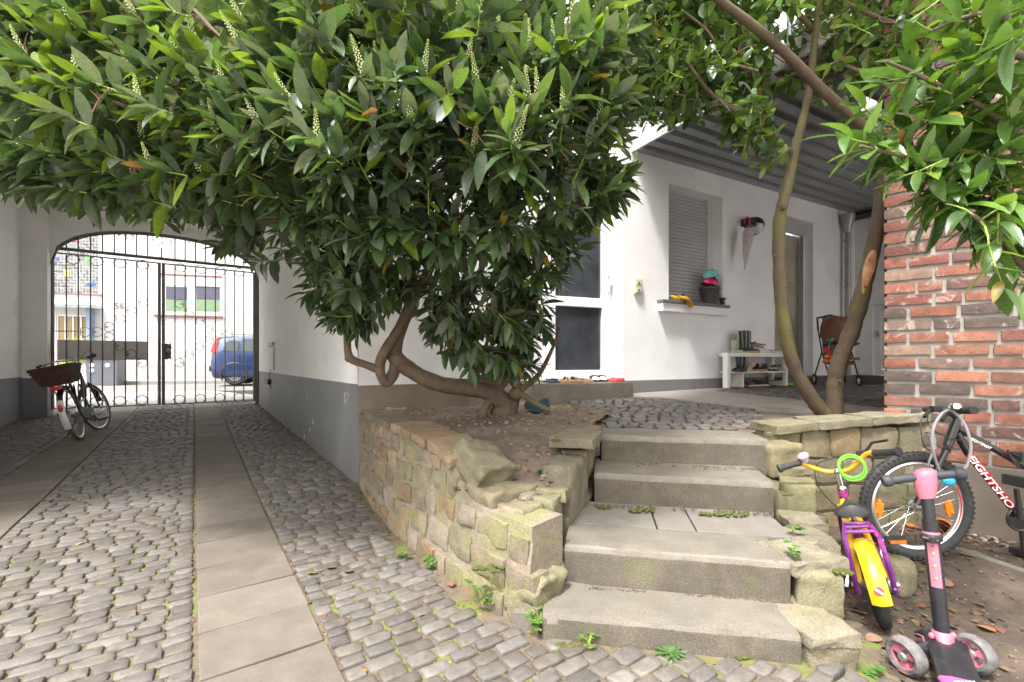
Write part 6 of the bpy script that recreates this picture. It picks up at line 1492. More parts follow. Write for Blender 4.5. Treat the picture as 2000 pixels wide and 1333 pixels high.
C2 = Crown(); PAL2 = [(.05, .095, .024), (.062, .12, .028), (.08, .13, .03), (.055, .105, .027), (.1, .165, .035)]
POLY2 = [(1200, -400), (1190, 120), (1225, 240), (1290, 235), (1320, 215), (1400, 235), (1450, 260), (1530, 310), (1560, 270), (1640, 215), (1700, 170), (1760, 130), (1880, 60), (1900, -400)]
S2 = sample(POLY2, lambda x, y: 2.5, lambda x, y: interp(x, [1200, 1700, 1900], [4.3, 4.0, 3.3]), 620, 110)
S2 += sample([(1215, 0), (1460, 0), (1440, 160), (1300, 230), (1225, 230)], lambda x, y: 2.8, lambda x, y: 4.2, 200, 60)
S2 += sample([(1390, 190), (1560, 230), (1550, 330), (1500, 340), (1430, 270)], lambda x, y: 2.9, lambda x, y: 3.4, 44, 50)
S2 += sample([(1200, -150), (1760, -150), (1760, 90), (1640, 140), (1500, 190), (1230, 235)], lambda x, y: 3.0, lambda x, y: 4.2, 450, 60)
ends = []
for (p, x, y, Y) in S2:
    if 1500 < x < 1640 and y > 20 and Y < 3.5: continue
    if abs((x - 1400) * .865 - y) < 34 and 1400 < x < 1745 and Y < 3.1: continue
    d = (rv() * .8 + Vector(((p.x - 2.1) * .3, (p.y - 3.3) * .3, .15))).normalized()
    C2.shoot(p, d, rnd.randint(7, 11), rnd.uniform(.09, .15), .097, 1.0, PAL2, droop=.5, wild=.35, young=.05); ends.append(tuple(p - d * .12))
bt = MB(); grow(bt, nd2, ends, sag=.03); bt.build('twigs', TWIG, t2, smooth=True, auto=80)['kind'] = 'stuff'
C2.gt.build('shoots', GTWIG, t2, smooth=True, auto=80)['kind'] = 'stuff'
leaves('foliage', C2.P, C2.D, C2.N, C2.L, C2.W, C2.C, T_OBO, LEAFM, t2, C2.B)
# ---------------------------------------------------------------- tree 3: near laurel at the right edge
t3 = thing('near_laurel_bush', 'glossy bright green broad leaved laurel hanging in from the right before the brickwork', 'tree', (2.35, 1.35, -.05))
b = MB(); nd3 = []
def limb3(pts, rad, nodes_): 
    P = cab(pts); Rr = [lerp(rad[0], rad[1], i / (len(P) - 1)) for i in range(len(P))]; b.tube(P, Rr, 8); nodes_ += P[::2]
root = Vector((2.3, 1.3, -.08)); j1 = Vector((2.2, 1.35, 1.2)); j2 = Vector((1.95, 1.4, 2.2))
limb3([root, Vector((2.28, 1.34, .6)), j1, j2, Vector((1.7, 1.4, 2.75))], (.04, .02), nd3)
limb3([j1, at(2060, 560, 1.5), at(1960, 470, 1.42), at(1900, 420, 1.4)], (.014, .006), nd3)
limb3([j1 + Vector((0, 0, .3)), at(2080, 430, 1.55), at(1930, 350, 1.5), at(1840, 320, 1.45), at(1740, 300, 1.42), at(1680, 285, 1.4)], (.013, .004), nd3)
limb3([j2, at(2040, 250, 1.5), at(1900, 200, 1.45), at(1800, 150, 1.4), at(1730, 120, 1.38)], (.013, .004), nd3)
limb3([j2, at(2000, 110, 1.4), at(1960, 0, 1.35), at(1930, -100, 1.3)], (.016, .008), nd3)
limb3([j2, at(2010, 20, 1.5), at(1900, 30, 1.45), at(1820, 60, 1.42)], (.012, .004), nd3)
b.build('trunk', BARK, t3, smooth=True, auto=80)
C3 = Crown(); PAL3 = [(.06, .125, .022), (.075, .15, .03), (.05, .10, .022), (.10, .18, .035), (.07, .13, .045)]
ends = []
PX3 = [(1660, 285, 1.4, (-1, 0, .15)), (1705, 300, 1.42, (-1, -.1, -.1)), (1740, 330, 1.42, (-.8, 0, -.3)), (1770, 290, 1.45, (-.5, 0, .5)), (1800, 350, 1.45, (-.5, -.2, -.5)), (1840, 380, 1.45, (-.4, -.2, -.7)), (1850, 300, 1.45, (-.3, 0, .6)), (1730, 170, 1.4, (-1, 0, .0)), (1770, 130, 1.42, (-.7, 0, .5)), (1790, 210, 1.42, (-.6, -.2, -.4)), (1850, 160, 1.45, (-.3, 0, .7)), (1860, 230, 1.42, (-.2, -.3, -.3)), (1830, 70, 1.45, (-.8, 0, .2)), (1880, 20, 1.45, (-.4, 0, .6)),
       (1900, 100, 1.4, (-.5, -.2, 0)), (1940, 160, 1.4, (0, -.3, .4)), (1960, 250, 1.4, (0, -.4, .1)), (1900, 300, 1.5, (-.2, 0, .3)), (1950, 330, 1.4, (.1, -.3, -.4)), (1900, 400, 1.42, (-.3, -.2, -.6)), (1930, 450, 1.4, (-.2, -.2, -.7)), (1880, 460, 1.5, (-.6, 0, -.5)), (1960, 500, 1.38, (0, -.2, -.8)), (1985, 560, 1.3, (.2, -.2, -.7)), (2000, 420, 1.4, (.1, -.4, -.2)), (1990, 90, 1.35, (.1, -.3, .4)), (1950, 10, 1.35, (-.2, -.2, .6)), (1780, 380, 1.5, (-.8, 0, -.4)), (1820, 430, 1.5, (-.7, 0, -.7)), (1900, 200, 1.55, (-.3, 0, .2)), (2000, 200, 1.4, (0, -.4, .2)), (2010, 320, 1.4, (0, -.4, 0)), (1690, 210, 1.5, (-1, 0, .3)), (2040, 480, 1.35, (0, -.3, -.5)), (1870, 120, 1.6, (-.5, 0, .3)), (1950, 400, 1.55, (-.2, 0, 0)), (2000, 10, 1.5, (0, 0, .5)), (1920, 70, 1.6, (-.3, 0, .4)), (1840, 250, 1.6, (-.5, 0, 0)), (1960, 300, 1.65, (0, 0, 0))]
for (x, y, Y, d) in PX3:
    for q in range(2):
        p = at(x + rnd.uniform(-26, 26), y + rnd.uniform(-26, 26), Y + q * .1); dd = (Vector(d) + rv() * .25).normalized()
        C3.shoot(p, dd, rnd.randint(7, 10), rnd.uniform(.11, .16), .128, .72, PAL3, droop=.2, wild=.22, young=.08); ends.append(tuple(p - dd * .13))
for (p, x, y, Y) in sample([(1850, -300), (1800, 0), (1900, 250), (2000, 500), (2300, 500), (2400, -300)], lambda x, y: 1.35, lambda x, y: 2.0, 60, 60):
    dd = (rv() + Vector((-.2, -.2, .3))).normalized(); C3.shoot(p, dd, 8, .14, .125, .75, PAL3, droop=.25, wild=.25, young=.05); ends.append(tuple(p - dd * .13))
bt = MB(); grow(bt, nd3, ends); bt.build('twigs', GTWIG, t3, smooth=True, auto=80)['kind'] = 'stuff'
C3.gt.build('shoots', GTWIG, t3, smooth=True, auto=80)['kind'] = 'stuff'
leaves('foliage', C3.P, C3.D, C3.N, C3.L, C3.W, C3.C, T_BROAD, mm('bright_laurel_leaf', col=(1, 1, 1), attr=True, rough=.28, var=.12, vs=40, tr=.25, spec=.55), t3, C3.B)
# ---------------------------------------------------------------- street shrub
t4 = thing('yellow_green_shrub', 'yellow green shrub in the planter by the street house door', 'shrub', at(138, 735, 14.5))
C4 = Crown(); ends = []
for i in range(120):
    v = rv(); c = at(143, 690, 14.5); p = c + Vector((v.x * .42, v.y * .3, v.z * .55 + .0)) * (rnd.random() ** .4); d = (p - c).normalized() if (p - c).length > .01 else v
    C4.shoot(p, (d + Vector((0, 0, .5))).normalized(), 7, .14, .10, 1.0, [(.3, .38, .04), (.42, .46, .06), (.22, .33, .04)], young=0); ends.append(tuple(p - d * .1))
b = MB(); st_n = [at(143, 735, 14.5), at(143, 712, 14.5), at(144, 695, 14.5)]; b.tube(st_n, .02, 6); b.build('stem', TWIG, t4); bt = MB(); grow(bt, st_n, ends); bt.build('twigs', TWIG, t4)['kind'] = 'stuff'
leaves('foliage', C4.P, C4.D, C4.N, C4.L, C4.W, C4.C, T_LANCE, LEAFM, t4, C4.B)
# ================================================================== shoes
def colm(n, c, **k): return mm(n, col=c, **k)
def shoe(name, label, group, pos, ang, L, kind, up, sole, inner=(.03, .03, .03), mats=None, flip=1, tilt=0.0):
    """local x = toe direction; pos = heel centre on its support"""
    M = Matrix.Translation(Vector(pos)) @ Matrix.Rotation(ang, 4, 'Z') @ Matrix.Rotation(tilt, 4, 'Y')
    t = thing(name, label, {'boot': 'boot', 'sandal': 'sandal', 'clog': 'clog'}.get(kind, 'shoe'), mat=M, group=group)
    W = L * .18; n = 14
    def w(s): return W * (.78 + .30 * math.sin(min(1, s * 1.15) * math.pi * .85 - .25)) * (1 - max(0, (s - .82) / .18) ** 2.2 * .75) * (1 - max(0, (.1 - s) / .1) ** 2 * .45)
    def cy(s): return flip * L * .035 * math.sin(s * math.pi) 
    sh = L * .09 if kind != 'sandal' else L * .11
    rings = []
    for i in range(n + 1):
        s = i / n; ww = w(s); x = s * L; rings.append([Vector((x, cy(s) + ww * a, z)) for a, z in ((-.96, 0), (.96, 0), (1.04, sh * .5), (1, sh), (-1, sh), (-1.04, sh * .5))])
    b = MB(); b.loft(rings); so_ = b.build('sole', sole, t, local=True, smooth=True, auto=50)
    if kind == 'sandal':
        for s0 in ((.55, .72), (.18, .28)):
            b = MB(); rr = []
            for i in range(7):
                a = math.pi * i / 6; rr.append([Vector((lerp(s0[0], s0[1], k) * L, cy(.6) + math.cos(a) * w(s0[0]) * 1.02, sh + math.sin(a) * L * .17 * q)) for k, q in ((0, .8), (1, .65), (1, .60), (0, .75))])
            b.loft(rr); b.build('strap', up, t, local=True, smooth=True)
        return t
    hp = {'sneaker': [(0, .30), (.1, .36), (.25, .36), (.4, .33), (.55, .25), (.75, .17), (.92, .13), (1, .05)], 'boot': [(0, .34), (.15, .36), (.4, .35), (.5, .30), (.65, .22), (.85, .19), (.95, .15), (1, .05)],
          'clog': [(0, .16), (.12, .20), (.3, .19), (.42, .25), (.55, .27), (.75, .22), (.92, .15), (1, .05)], 'flat': [(0, .2), (.1, .22), (.3, .15), (.5, .14), (.6, .17), (.8, .15), (.93, .11), (1, .04)]}[kind]
    rings = []
    for i in range(n + 1):
        s = i / n; h = interp(s, [q[0] for q in hp], [q[1] for q in hp]) * L; ww = w(s) * .95
        rings.append([Vector((s * L * .985 + .004, cy(s) + ww * math.cos(a) * (1 - .28 * max(0, math.sin(a)) * (h / L > .25)), sh * .9 + (h - sh * .9) * max(0, math.sin(a)) ** .75)) for a in [math.pi * k / 10 for k in range(11)]])
    b = MB(); b.loft([list(reversed(r)) for r in rings]); ub = b.build('upper', up, t, local=True, smooth=True, auto=70)
    if kind == 'boot':
        H = L * (1.35 if mats is None else mats); b = MB(); rr = []
        for k in range(7):
            z = lerp(L * .28, H, k / 6); r = lerp(.165, .215, k / 6) * L; rr.append([Vector((L * lerp(.25, .22, k / 6) + r * 1.15 * math.cos(a), cy(.2) + r * .92 * math.sin(a), z + (.0 if k < 6 else .02 * L * math.cos(a)))) for a in [2 * math.pi * j / 16 for j in range(16)]])
        b.loft(rr, cap=False); rr2 = [[p.lerp(sum(r, Vector()) / 16, .06) for p in r] for r in (rr[6], rr[4])]; b.loft([rr[6], rr2[0], rr2[1]], cap=True); b.build('shaft', up, t, local=True, smooth=True, auto=80)
        b = MB(); b.lathe((0, 0, 0), [(0, 0), (.01, 0)], 4) if False else None
    else:
        hs_ = interp(.2, [q[0] for q in hp], [q[1] for q in hp]) * L
        b = MB(); rr = [[Vector((L * .24 + L * .20 * k * math.cos(a), cy(.2) + W * .62 * k * math.sin(a), hs_ + dz * L)) for a in [2 * math.pi * j / 14 for j in range(14)]] for k, dz in ((1, -.03), (1.0, .012), (.82, .012), (.75, -.05))]
        b.loft([list(r) for r in rr], cap=True); b.build('opening', colm('shoe_lining', (.05, .045, .04), rough=.9), ub, local=True, smooth=True)
        if kind == 'sneaker':
            b = MB()
            for k in range(4):
                s = .42 + k * .075; h = interp(s, [q[0] for q in hp], [q[1] for q in hp]) * L
                b.tube([(s * L, cy(s) + W * .38 * math.cos(a), h * (.86 + .17 * math.sin(a))) for a in [math.pi * j / 4 for j in range(5)]], .003, 4)
            b.build('laces', colm('lace_white', (.6, .6, .58)), ub, local=True)
    return t
def pair(name, label, group, p, ang, L, kind, up, sole, dx, dang=0.1, **k):
    """p: heel position of the first; dx: offset vector to the second"""
    p = Vector(p); q = p + Vector(dx); a, c = p.x / p.y, q.x / q.y
    w = ('left one', 'right one') if (c - a) * F > 3 else ('right one', 'left one') if (a - c) * F > 3 else ('front one', 'rear one')
    shoe(name, label + ', ' + w[0], group, p, ang, L, kind, up, sole, flip=1, **k); shoe(name, label + ', ' + w[1], group, q, ang + dang, L, kind, up, sole, flip=-1, **k)
DKR = colm('dark_green_rubber', (.03, .04, .03), rough=.22, coat=.4, var=.3, vs=14, spots=[((.12, .11, .08), 16, .56, .68)])
LGR = colm('pale_green_glitter', (.33, .34, .24), rough=.4, var=.2, vs=50, spots=[((.55, .55, .48), 90, .5, .6)])
GUM = colm('gum_sole', (.45, .26, .12), rough=.7); OFFW = colm('off_white_sole', (.62, .57, .5), rough=.7, var=.12, vs=30); BLKF = colm('black_fabric', (.02, .02, .021), rough=.8, var=.2)
TAUPE = colm('taupe_suede', (.4, .32, .25), rough=.9, var=.15, vs=25); MAUVE = colm('mauve_fabric', (.3, .2, .19), rough=.85, var=.15, vs=25); NEON = colm('neon_green_fabric', (.22, .85, .03), rough=.5, var=.1); GREYW = colm('grey_white_fabric', (.55, .53, .5), rough=.7, var=.1); BURG = colm('burgundy_fabric', (.22, .03, .05), rough=.8); BEIGE = colm('beige_leather', (.62, .47, .35), rough=.6, var=.1)
# bench ------------------------------------------------------------------------
OB = .27
ub0, ub1 = BUILD.s_of(1421, OB), BUILD.s_of(1539, OB); zb = BUILD.hit(1421, 758.8, OB).z; zt = BUILD.hit(1421, 689, OB).z; hB = zt - zb
LACQ = colm('white_lacquer', (.74, .73, .68), rough=.35, var=.03)
bn = thing('shoe_bench', 'white two tier shoe bench full of shoes against the courtyard wall', 'bench', BUILD.P(ub0, zb, OB))
def bb_(nm, u0, u1, z0, z1, o0, o1, par=bn, m=LACQ): b = MB(); b.wbox(BUILD, u0, u1, z0, z1, o0, o1); return b.build(nm, m, par, bevel=.003)
O0 = OB - .26 + .012
b = MB(); q_ = [BUILD.P(ub0, 0, OB), BUILD.P(ub1, 0, OB), BUILD.P(ub1, 0, O0), BUILD.P(ub0 + .16, 0, O0), BUILD.P(ub0, 0, OB - .09)]; b.prism([Vector((v.x, v.y, zt - .05)) for v in q_], Vector((0, 0, .05))); b.build('top', LACQ, bn, bevel=.003)
bb_('leg', ub0, ub0 + .055, zb, zt - .0505, OB - .07, OB)
for o in (O0, OB - .05): bb_('leg', ub1 - .05, ub1, zb, zt - .0505, o, o + .05)
zs_ = BUILD.hit(1421, 727, OB).z; b = MB(); q_ = [BUILD.P(ub0 + .056, 0, OB - .01), BUILD.P(ub1 - .051, 0, OB - .01), BUILD.P(ub1 - .051, 0, O0 + .01), BUILD.P(ub0 + .17, 0, O0 + .01)]; b.prism([Vector((v.x, v.y, zs_ - .018)) for v in q_], Vector((0, 0, .018))); b.build('shelf', LACQ, bn, bevel=.003)
um = BUILD.s_of(1453, OB); bb_('divider', um, um + .018, zb, zs_ - .019, O0 + .05, OB - .01)
bw_ = math.atan2(BUILD.n.y, BUILD.n.x); bl_ = math.atan2(BUILD.d.y, BUILD.d.x)
def bpos(px, z, o): return BUILD.P(BUILD.s_of(px, o), z, o)
pair('wellington_boot', 'pale green glitter child rubber boot on the shoe bench', 'pale glitter rubber boots', bpos(1428, zt + .002, .10), bl_ - .5, .17, 'boot', LGR, LGR, BUILD.d * .09 - BUILD.n * .03, mats=.98)
pair('wellington_boot', 'tall dark green muddy rubber boot on the white shoe bench top', 'tall dark green rubber boots', bpos(1444, zt + .002, .12), bl_ - .45, .25, 'boot', DKR, GUM, BUILD.d * .10 - BUILD.n * .02, mats=1.28 * hB / .457 * .95)
pair('sneaker', 'mauve sneaker with pale sole piled beside the tall boots on the bench', 'mauve sneakers on the bench', bpos(1466, zt + .045, .09), bl_ - .3, .25, 'sneaker', MAUVE, OFFW, BUILD.d * .05 - BUILD.n * .06 + Vector((0, 0, -.01)), tilt=-.25)
pair('sneaker', 'mauve and white sneaker lying flat below the piled ones on the bench', 'white and mauve sneakers on the bench', bpos(1480, zt + .002, .16), bl_ - .15, .24, 'sneaker', GREYW, OFFW, BUILD.d * .03 - BUILD.n * .09)
pair('ballet_flat', 'beige leather slip-on shoe at the right end of the bench top', 'beige slip-on shoes', bpos(1506, zt + .002, .15), bl_ - .1, .26, 'flat', BEIGE, OFFW, -BUILD.n * .09 + BUILD.d * .01)
z2 = zs_ + .002
pair('rubber_boot', 'short shiny black boot at the left of the middle shelf', 'short black boots on the shelf', bpos(1447, z2, .19), bl_ + math.pi + .25, .24, 'boot', BLACKM, BLACKP, BUILD.d * .09 + BUILD.n * .0, mats=.78)
pair('high_top_sneaker', 'black high top sneaker with gum sole on the middle shelf', 'black high tops on the shelf', bpos(1496, z2, .20), bl_ + math.pi + .1, .28, 'sneaker', BLKF, GUM, -BUILD.n * .1)
pair('sneaker', 'taupe sneaker with pale sole at the right of the middle shelf', 'taupe sneakers on the shelf', bpos(1504, z2, .06), bw_ + .1, .22, 'sneaker', TAUPE, OFFW, BUILD.d * .11)
z3 = zb + .003
pair('ankle_boot', 'beige ankle boot behind the black boots on the middle shelf', 'beige ankle boots', bpos(1468, z2, .1), bl_ + math.pi + .2, .2, 'boot', BEIGE, OFFW, BUILD.d * .06, mats=.6)
pair('slide_sandal', 'grey slide behind the taupe sneakers at the right of the middle shelf', 'grey slides on the shelf', bpos(1512, z2, .17), bl_ + math.pi, .2, 'sandal', GREYW, BLKF, BUILD.d * .1)
pair('running_shoe', 'dark red running shoe on the ground under the shoe bench', 'dark red running shoes', bpos(1462, z3, .16), bl_ - .1, .2, 'sneaker', BURG, OFFW, -BUILD.n * .09)
pair('running_shoe', 'black and grey striped running shoe under the shoe bench', 'grey running shoes', bpos(1479, z3, .16), bl_ - .1, .22, 'sneaker', BLKF, GREYW, -BUILD.n * .09)
pair('football_boot', 'grey and white football boot beside the neon green ones', 'grey football boots', bpos(1501, z3, .05), bw_, .19, 'sneaker', GREYW, OFFW, BUILD.d * .075)
pair('football_boot', 'neon green football boot at the right end under the bench', 'neon green football boots', bpos(1515, z3, .05), bw_ - .05, .19, 'sneaker', NEON, NEON, BUILD.d * .09)
shoe('slipper', 'small pale slipper on the ground at the left end under the bench', None, bpos(1440, z3, .12), bl_, .14, 'clog', GREYW, OFFW)
# doorstep shoes -----------------------------------------------------------------
zd = CH - .215 + .004; dl_ = math.atan2(DOORP.d.y, DOORP.d.x)
def dpos(px, o): return DOORP.P(DOORP.s_of(px, o), zd, o)
CORK = colm('cork_sole', (.42, .27, .15), rough=.8, var=.1); BRN = colm('brown_leather', (.2, .09, .05), rough=.6, var=.15)
pair('sandal', 'dark blue slide sandal at the left end of the doorstep', 'dark blue sandals', dpos(1068, .32), dl_ - .1, .17, 'sandal', colm('navy_rubber', (.03, .04, .12), rough=.5), colm('navy_rubber', ()) if False else colm('navy_sole', (.05, .06, .13), rough=.6), -DOORP.n * .09 + DOORP.d * .01)
pair('sandal', 'brown leather sandal with cork sole on the doorstep', 'brown cork sandals', dpos(1096, .38), dl_ - .05, .25, 'sandal', BRN, CORK, -DOORP.n * .11 + DOORP.d * .06)
pair('clog', 'brown leather clog lying between the sandals and the striped slides', 'brown clogs on the doorstep', dpos(1126, .35), dl_ - .1, .2, 'flat', BRN, CORK, -DOORP.n * .1 + DOORP.d * .03)
for (px_1, o_, sd1) in ((1150, .28, 'left'), (1164, .27, 'right')):
    s_ = shoe('slide_sandal', 'black and white striped slide sandal by the glass door, ' + sd1 + ' one of two', 'striped slides on the doorstep', dpos(px_1, .10), math.atan2(DOORP.n.y, DOORP.n.x) - .15, .24, 'clog', GREYW, BLKF)
    for k in range(3):
        b = MB(); b.tube([(.13 + k * .022, .047 * math.cos(a), .03 + .037 * math.sin(a)) for a in [math.pi * j / 8 for j in range(9)]], .0045, 5); b.build('stripe', BLKF, s_, local=True)
CLR = colm('coral_red_rubber', (.7, .06, .07), rough=.5, var=.05)
pair('clog', 'coral red rubber clog at the right end of the doorstep', 'coral red clogs', dpos(1219, .34), dl_ + math.pi + .15, .17, 'clog', CLR, CLR, -DOORP.n * .085)
# ================================================================== window sill things
zS2 = zS + .002
def sp(px, o=.0): return BUILD.P(BUILD.s_of(px, o), zS2, o)
POTM = colm('brown_woven_plastic', (.055, .045, .04), rough=.6, var=.3, vs=40, bump=.003, bs=110)
pt_ = thing('flower_pot', 'dark brown ribbed pot holding bicycle helmets on the window sill', 'pot', sp(1385, -.02)); c = sp(1386, -.02); rp = 17.5 * c.y / F; hp_ = 34 * c.y / F
b = MB(); b.lathe(c, [(rp * .72, 0), (rp * .85, hp_ * .4), (rp * .97, hp_ * .85), (rp * 1.06, hp_ * .9), (rp * 1.06, hp_), (rp * .92, hp_), (rp * .8, hp_ * .5), (rp * .6, .01)], 28); b.build('body', POTM, pt_, smooth=True)
def helmet(label, c, r, up, m, tilt, rim):
    t = thing('bicycle_helmet', label, 'helmet', mat=Matrix.Translation(c) @ tilt)
    b = MB(); b.ball((0, 0, 0), (r * 1.15, r * .95, r * .95), 22, 10, hi=.56); sh_ = b.build('shell', m, t, local=True, smooth=True, auto=80)
    b = MB()
    for k in range(9):
        a = k * 2.4; th = .35 + .9 * (k / 9); q = Vector((r * 1.15 * math.sin(th) * math.cos(a), r * .95 * math.sin(th) * math.sin(a), r * .95 * math.cos(th))); b.ball(q, (r * .12, r * .055, r * .05), 8, 5)
    b.build('vent', BLACKP, sh_, local=True, smooth=True)
    b = MB(); b.tube([(r * 1.15 * math.cos(a), r * .95 * math.sin(a), -r * .14) for a in [2 * math.pi * j / 24 for j in range(24)]], r * .07, 6, closed=True); b.build('rim', rim, t, local=True, smooth=True)
    b = MB(); b.tube([(0, r * .9, -r * .1), (r * .1, r * .5, -r * .9), (0, 0, -r * 1.1), (r * .1, -r * .5, -r * .9), (0, -r * .9, -r * .1)], r * .035, 5); b.build('chin_strap', BLACKP, t, local=True)
    return t
helmet('bright pink skate helmet resting in the brown pot on the sill', c + Vector((0, 0, hp_ + .045)), .088, 0, colm('hot_pink_shell', (.8, .02, .2), rough=.25, coat=.5, var=.0), Matrix.Rotation(.25, 4, 'Y'), BLACKP)
helmet('turquoise helmet with black rim on top of the pink helmet', c + Vector((.03, -.0, hp_ + .16)) + BUILD.n * -.02, .088, 0, colm('turquoise_shell', (.18, .55, .55), rough=.3, coat=.4, var=.0), Matrix.Rotation(-.25, 4, 'Y') @ Matrix.Rotation(.3, 4, 'X'), BLACKP)
helmet('black helmet squeezed behind the pink and turquoise helmets', c + Vector((.075, .0, hp_ + .075)) + BUILD.n * -.06, .085, 0, BLACKM, Matrix.Rotation(.9, 4, 'Y'), BLACKP)
t = thing('small_pot', 'small black cup shaped pot beside the helmets on the sill', 'pot', sp(1411, .02)); c = sp(1411, .02); b = MB(); b.lathe(c, [(.028, 0), (.04, .09), (.043, .10), (.036, .10), (.025, .02)], 16); bd_ = b.build('body', BLACKP, t, smooth=True)
b = MB(); b.tube([c + Vector((0, 0, .05)), c + Vector((-.01, 0, .14)), c + Vector((-.03, 0, .20))], [.012, .02, .008], 8); b.build('rag', OFFW, t, smooth=True)
b = MB(); b.lathe(c + BUILD.n * .037 + Vector((0, 0, .055)), [(0, 0), (.014, 0), (.014, .003), (0, .003)], 12, BUILD.n); b.build('pale_mark', OFFW, bd_)
t = thing('cloth_bag', 'crumpled mustard yellow cloth bag with black trim draped over the sill', 'bag', sp(1330, .06)); YB = colm('mustard_cloth', (.55, .26, .02), rough=.8, var=.25, vs=20, bump=.006, bs=30)
b = MB(); rr = []
path = [(1309, 578, .0, .012), (1316, 582, .03, .035), (1326, 585, .06, .045), (1338, 588, .09, .05), (1346, 592, .12, .045), (1350, 598, .13, .03), (1347, 604, .13, .006)]
for i, (x, y, o, r) in enumerate(path):
    q = BUILD.hit(x, y, o); q.z = max(q.z, zS2 + r * .55) if i < 4 else q.z
    rr.append([q + BUILD.n * (math.cos(a) * r * (1.1 + .3 * math.sin(3 * a + i))) + Vector((0, 0, 1)) * (math.sin(a) * r * .75 * (1 + .3 * math.cos(2 * a + i * 2))) for a in [2 * math.pi * k / 14 for k in range(14)]])
b.loft(rr); b.build('cloth', YB, t, smooth=True, auto=80)
b = MB(); b.tube([BUILD.hit(1318, 576, .05), BUILD.hit(1328, 581, .10), BUILD.hit(1340, 587, .14), BUILD.hit(1349, 594, .16)], .005, 5); b.ball(BUILD.hit(1333, 577, .06), (.02, .015, .02), 8, 6); b.tube([BUILD.hit(1330, 578, .05), BUILD.hit(1337, 574, .05)], .008, 6); b.build('trim', BLKF, t)
# ================================================================== wall lamp + umbrella, switch
t = thing('wall_lamp', 'round black and white bulkhead lamp on the courtyard wall', 'lamp', BUILD.hit(1470, 443)); c = BUILD.hit(1470, 443); r = 17.5 * c.y / F
b = MB(); b.lathe(c, [(r, .0), (r * 1.02, .03), (r * .96, .045), (r * .9, .03)], 28, BUILD.n); b.build('base', BLACKM, t, smooth=True)
b = MB(); b.ball(c + BUILD.n * .03, (r * .92,) * 3, 20, 12); b.build('globe', colm('opal_glass', (.62, .64, .66), rough=.15, coat=.5, var=0), t, smooth=True)
b = MB(); rt = []
q0, q1 = frame_of(BUILD.n)
for k in range(7):
    a = k / 6 * math.pi / 2 * 1.0; rt.append([c + BUILD.n * (.03 + r * 1.0 * math.sin(a)) + (BUILD.d * math.cos(p_) + Vector((0, 0, 1)) * math.sin(p_)) * r * 1.0 * math.cos(a) for p_ in [math.radians(-5 + 15 * j) for j in range(13)]])
b.loft(rt, cap=False, closed=False); b.build('hood', BLACKM, t, smooth=True)
b = MB(); b.wbox(BUILD, BUILD.s_of(1447), BUILD.s_of(1462), BUILD.hit(1450, 444).z, BUILD.hit(1450, 430).z, .0, .12); b.ball(BUILD.hit(1456, 443, .12), .022, 10, 8); b.build('motion_sensor', BLACKM, t, bevel=.004)
t = thing('folded_umbrella', 'folded transparent umbrella with pink dots and red handle hanging from the wall lamp', 'umbrella', BUILD.hit(1460, 480, .15)); UO = .15
def up_(x, y): return BUILD.hit(x, y, UO)
b = MB(); b.tube([up_(1454, 436), up_(1454, 429), up_(1459, 424), up_(1464, 429), up_(1463, 448)], .012, 8); b.build('handle', colm('pink_red_handle', (.5, .02, .1), rough=.3), t, smooth=True)
UMB = colm('printed_clear_plastic', (.6, .58, .58), rough=.2, var=.1, vs=20, spots=[((.6, .05, .15), 45, .58, .62), ((.1, .35, .4), 38, .62, .66), ((.15, .12, .15), 50, .62, .66)])
b = MB(); rr = []
for (x, y, r) in ((1463, 446, .03), (1462, 452, .045), (1461, 465, .042), (1459, 485, .032), (1457, 500, .022), (1456, 512, .012), (1454, 527, .004)):
    q = up_(x, y); rr.append([q + (BUILD.d * math.cos(a) + BUILD.n * math.sin(a)) * r * 1.35 * (1 + .22 * math.sin(a * 6)) for a in [2 * math.pi * k / 24 for k in range(24)]])
b.loft(rr); b.build('canopy', UMB, t, smooth=True)
t = thing('light_switch', 'cream double light switch on the white courtyard wall', 'switch', BUILD.hit(1243, 560)); CRM = colm('cream_plastic', (.6, .58, .42), rough=.4, var=0)
b = MB(); b.wbox(BUILD, BUILD.s_of(1237), BUILD.s_of(1251), BUILD.hit(1244, 575).z, BUILD.hit(1244, 545).z, 0, .035); hs2 = b.build('housing', CRM, t, bevel=.006)
for (y0, y1) in ((558, 547), (572, 561)): b = MB(); b.wbox(BUILD, BUILD.s_of(1239), BUILD.s_of(1249), BUILD.hit(1244, y0).z, BUILD.hit(1244, y1).z, .036, .042); rk_ = b.build('rocker', CRM, t, bevel=.003); b = MB(); b.wbox(BUILD, BUILD.s_of(1242), BUILD.s_of(1245), BUILD.hit(1244, y0 - 2).z, BUILD.hit(1244, y0 - 5).z, .042, .045); b.build('symbol', BLACKP, rk_)
# ================================================================== stroller
sO = on(1640, 752, zu); sY = 6.6; base_z = zu(4.7, 6.6)
SM = Matrix.Translation((at(1634, 752, sY).x, sY, base_z)) @ Matrix.Rotation(math.radians(-100), 4, 'Z') @ Matrix.Diagonal((.9, .84, .97, 1))
sr = thing('stroller', 'folded back brown fabric stroller with hanging toys in the courtyard corner', 'stroller', mat=SM)
BRF = colm('brown_stroller_fabric', (.2, .085, .055), rough=.75, var=.15, vs=9, bump=.003, bs=20)
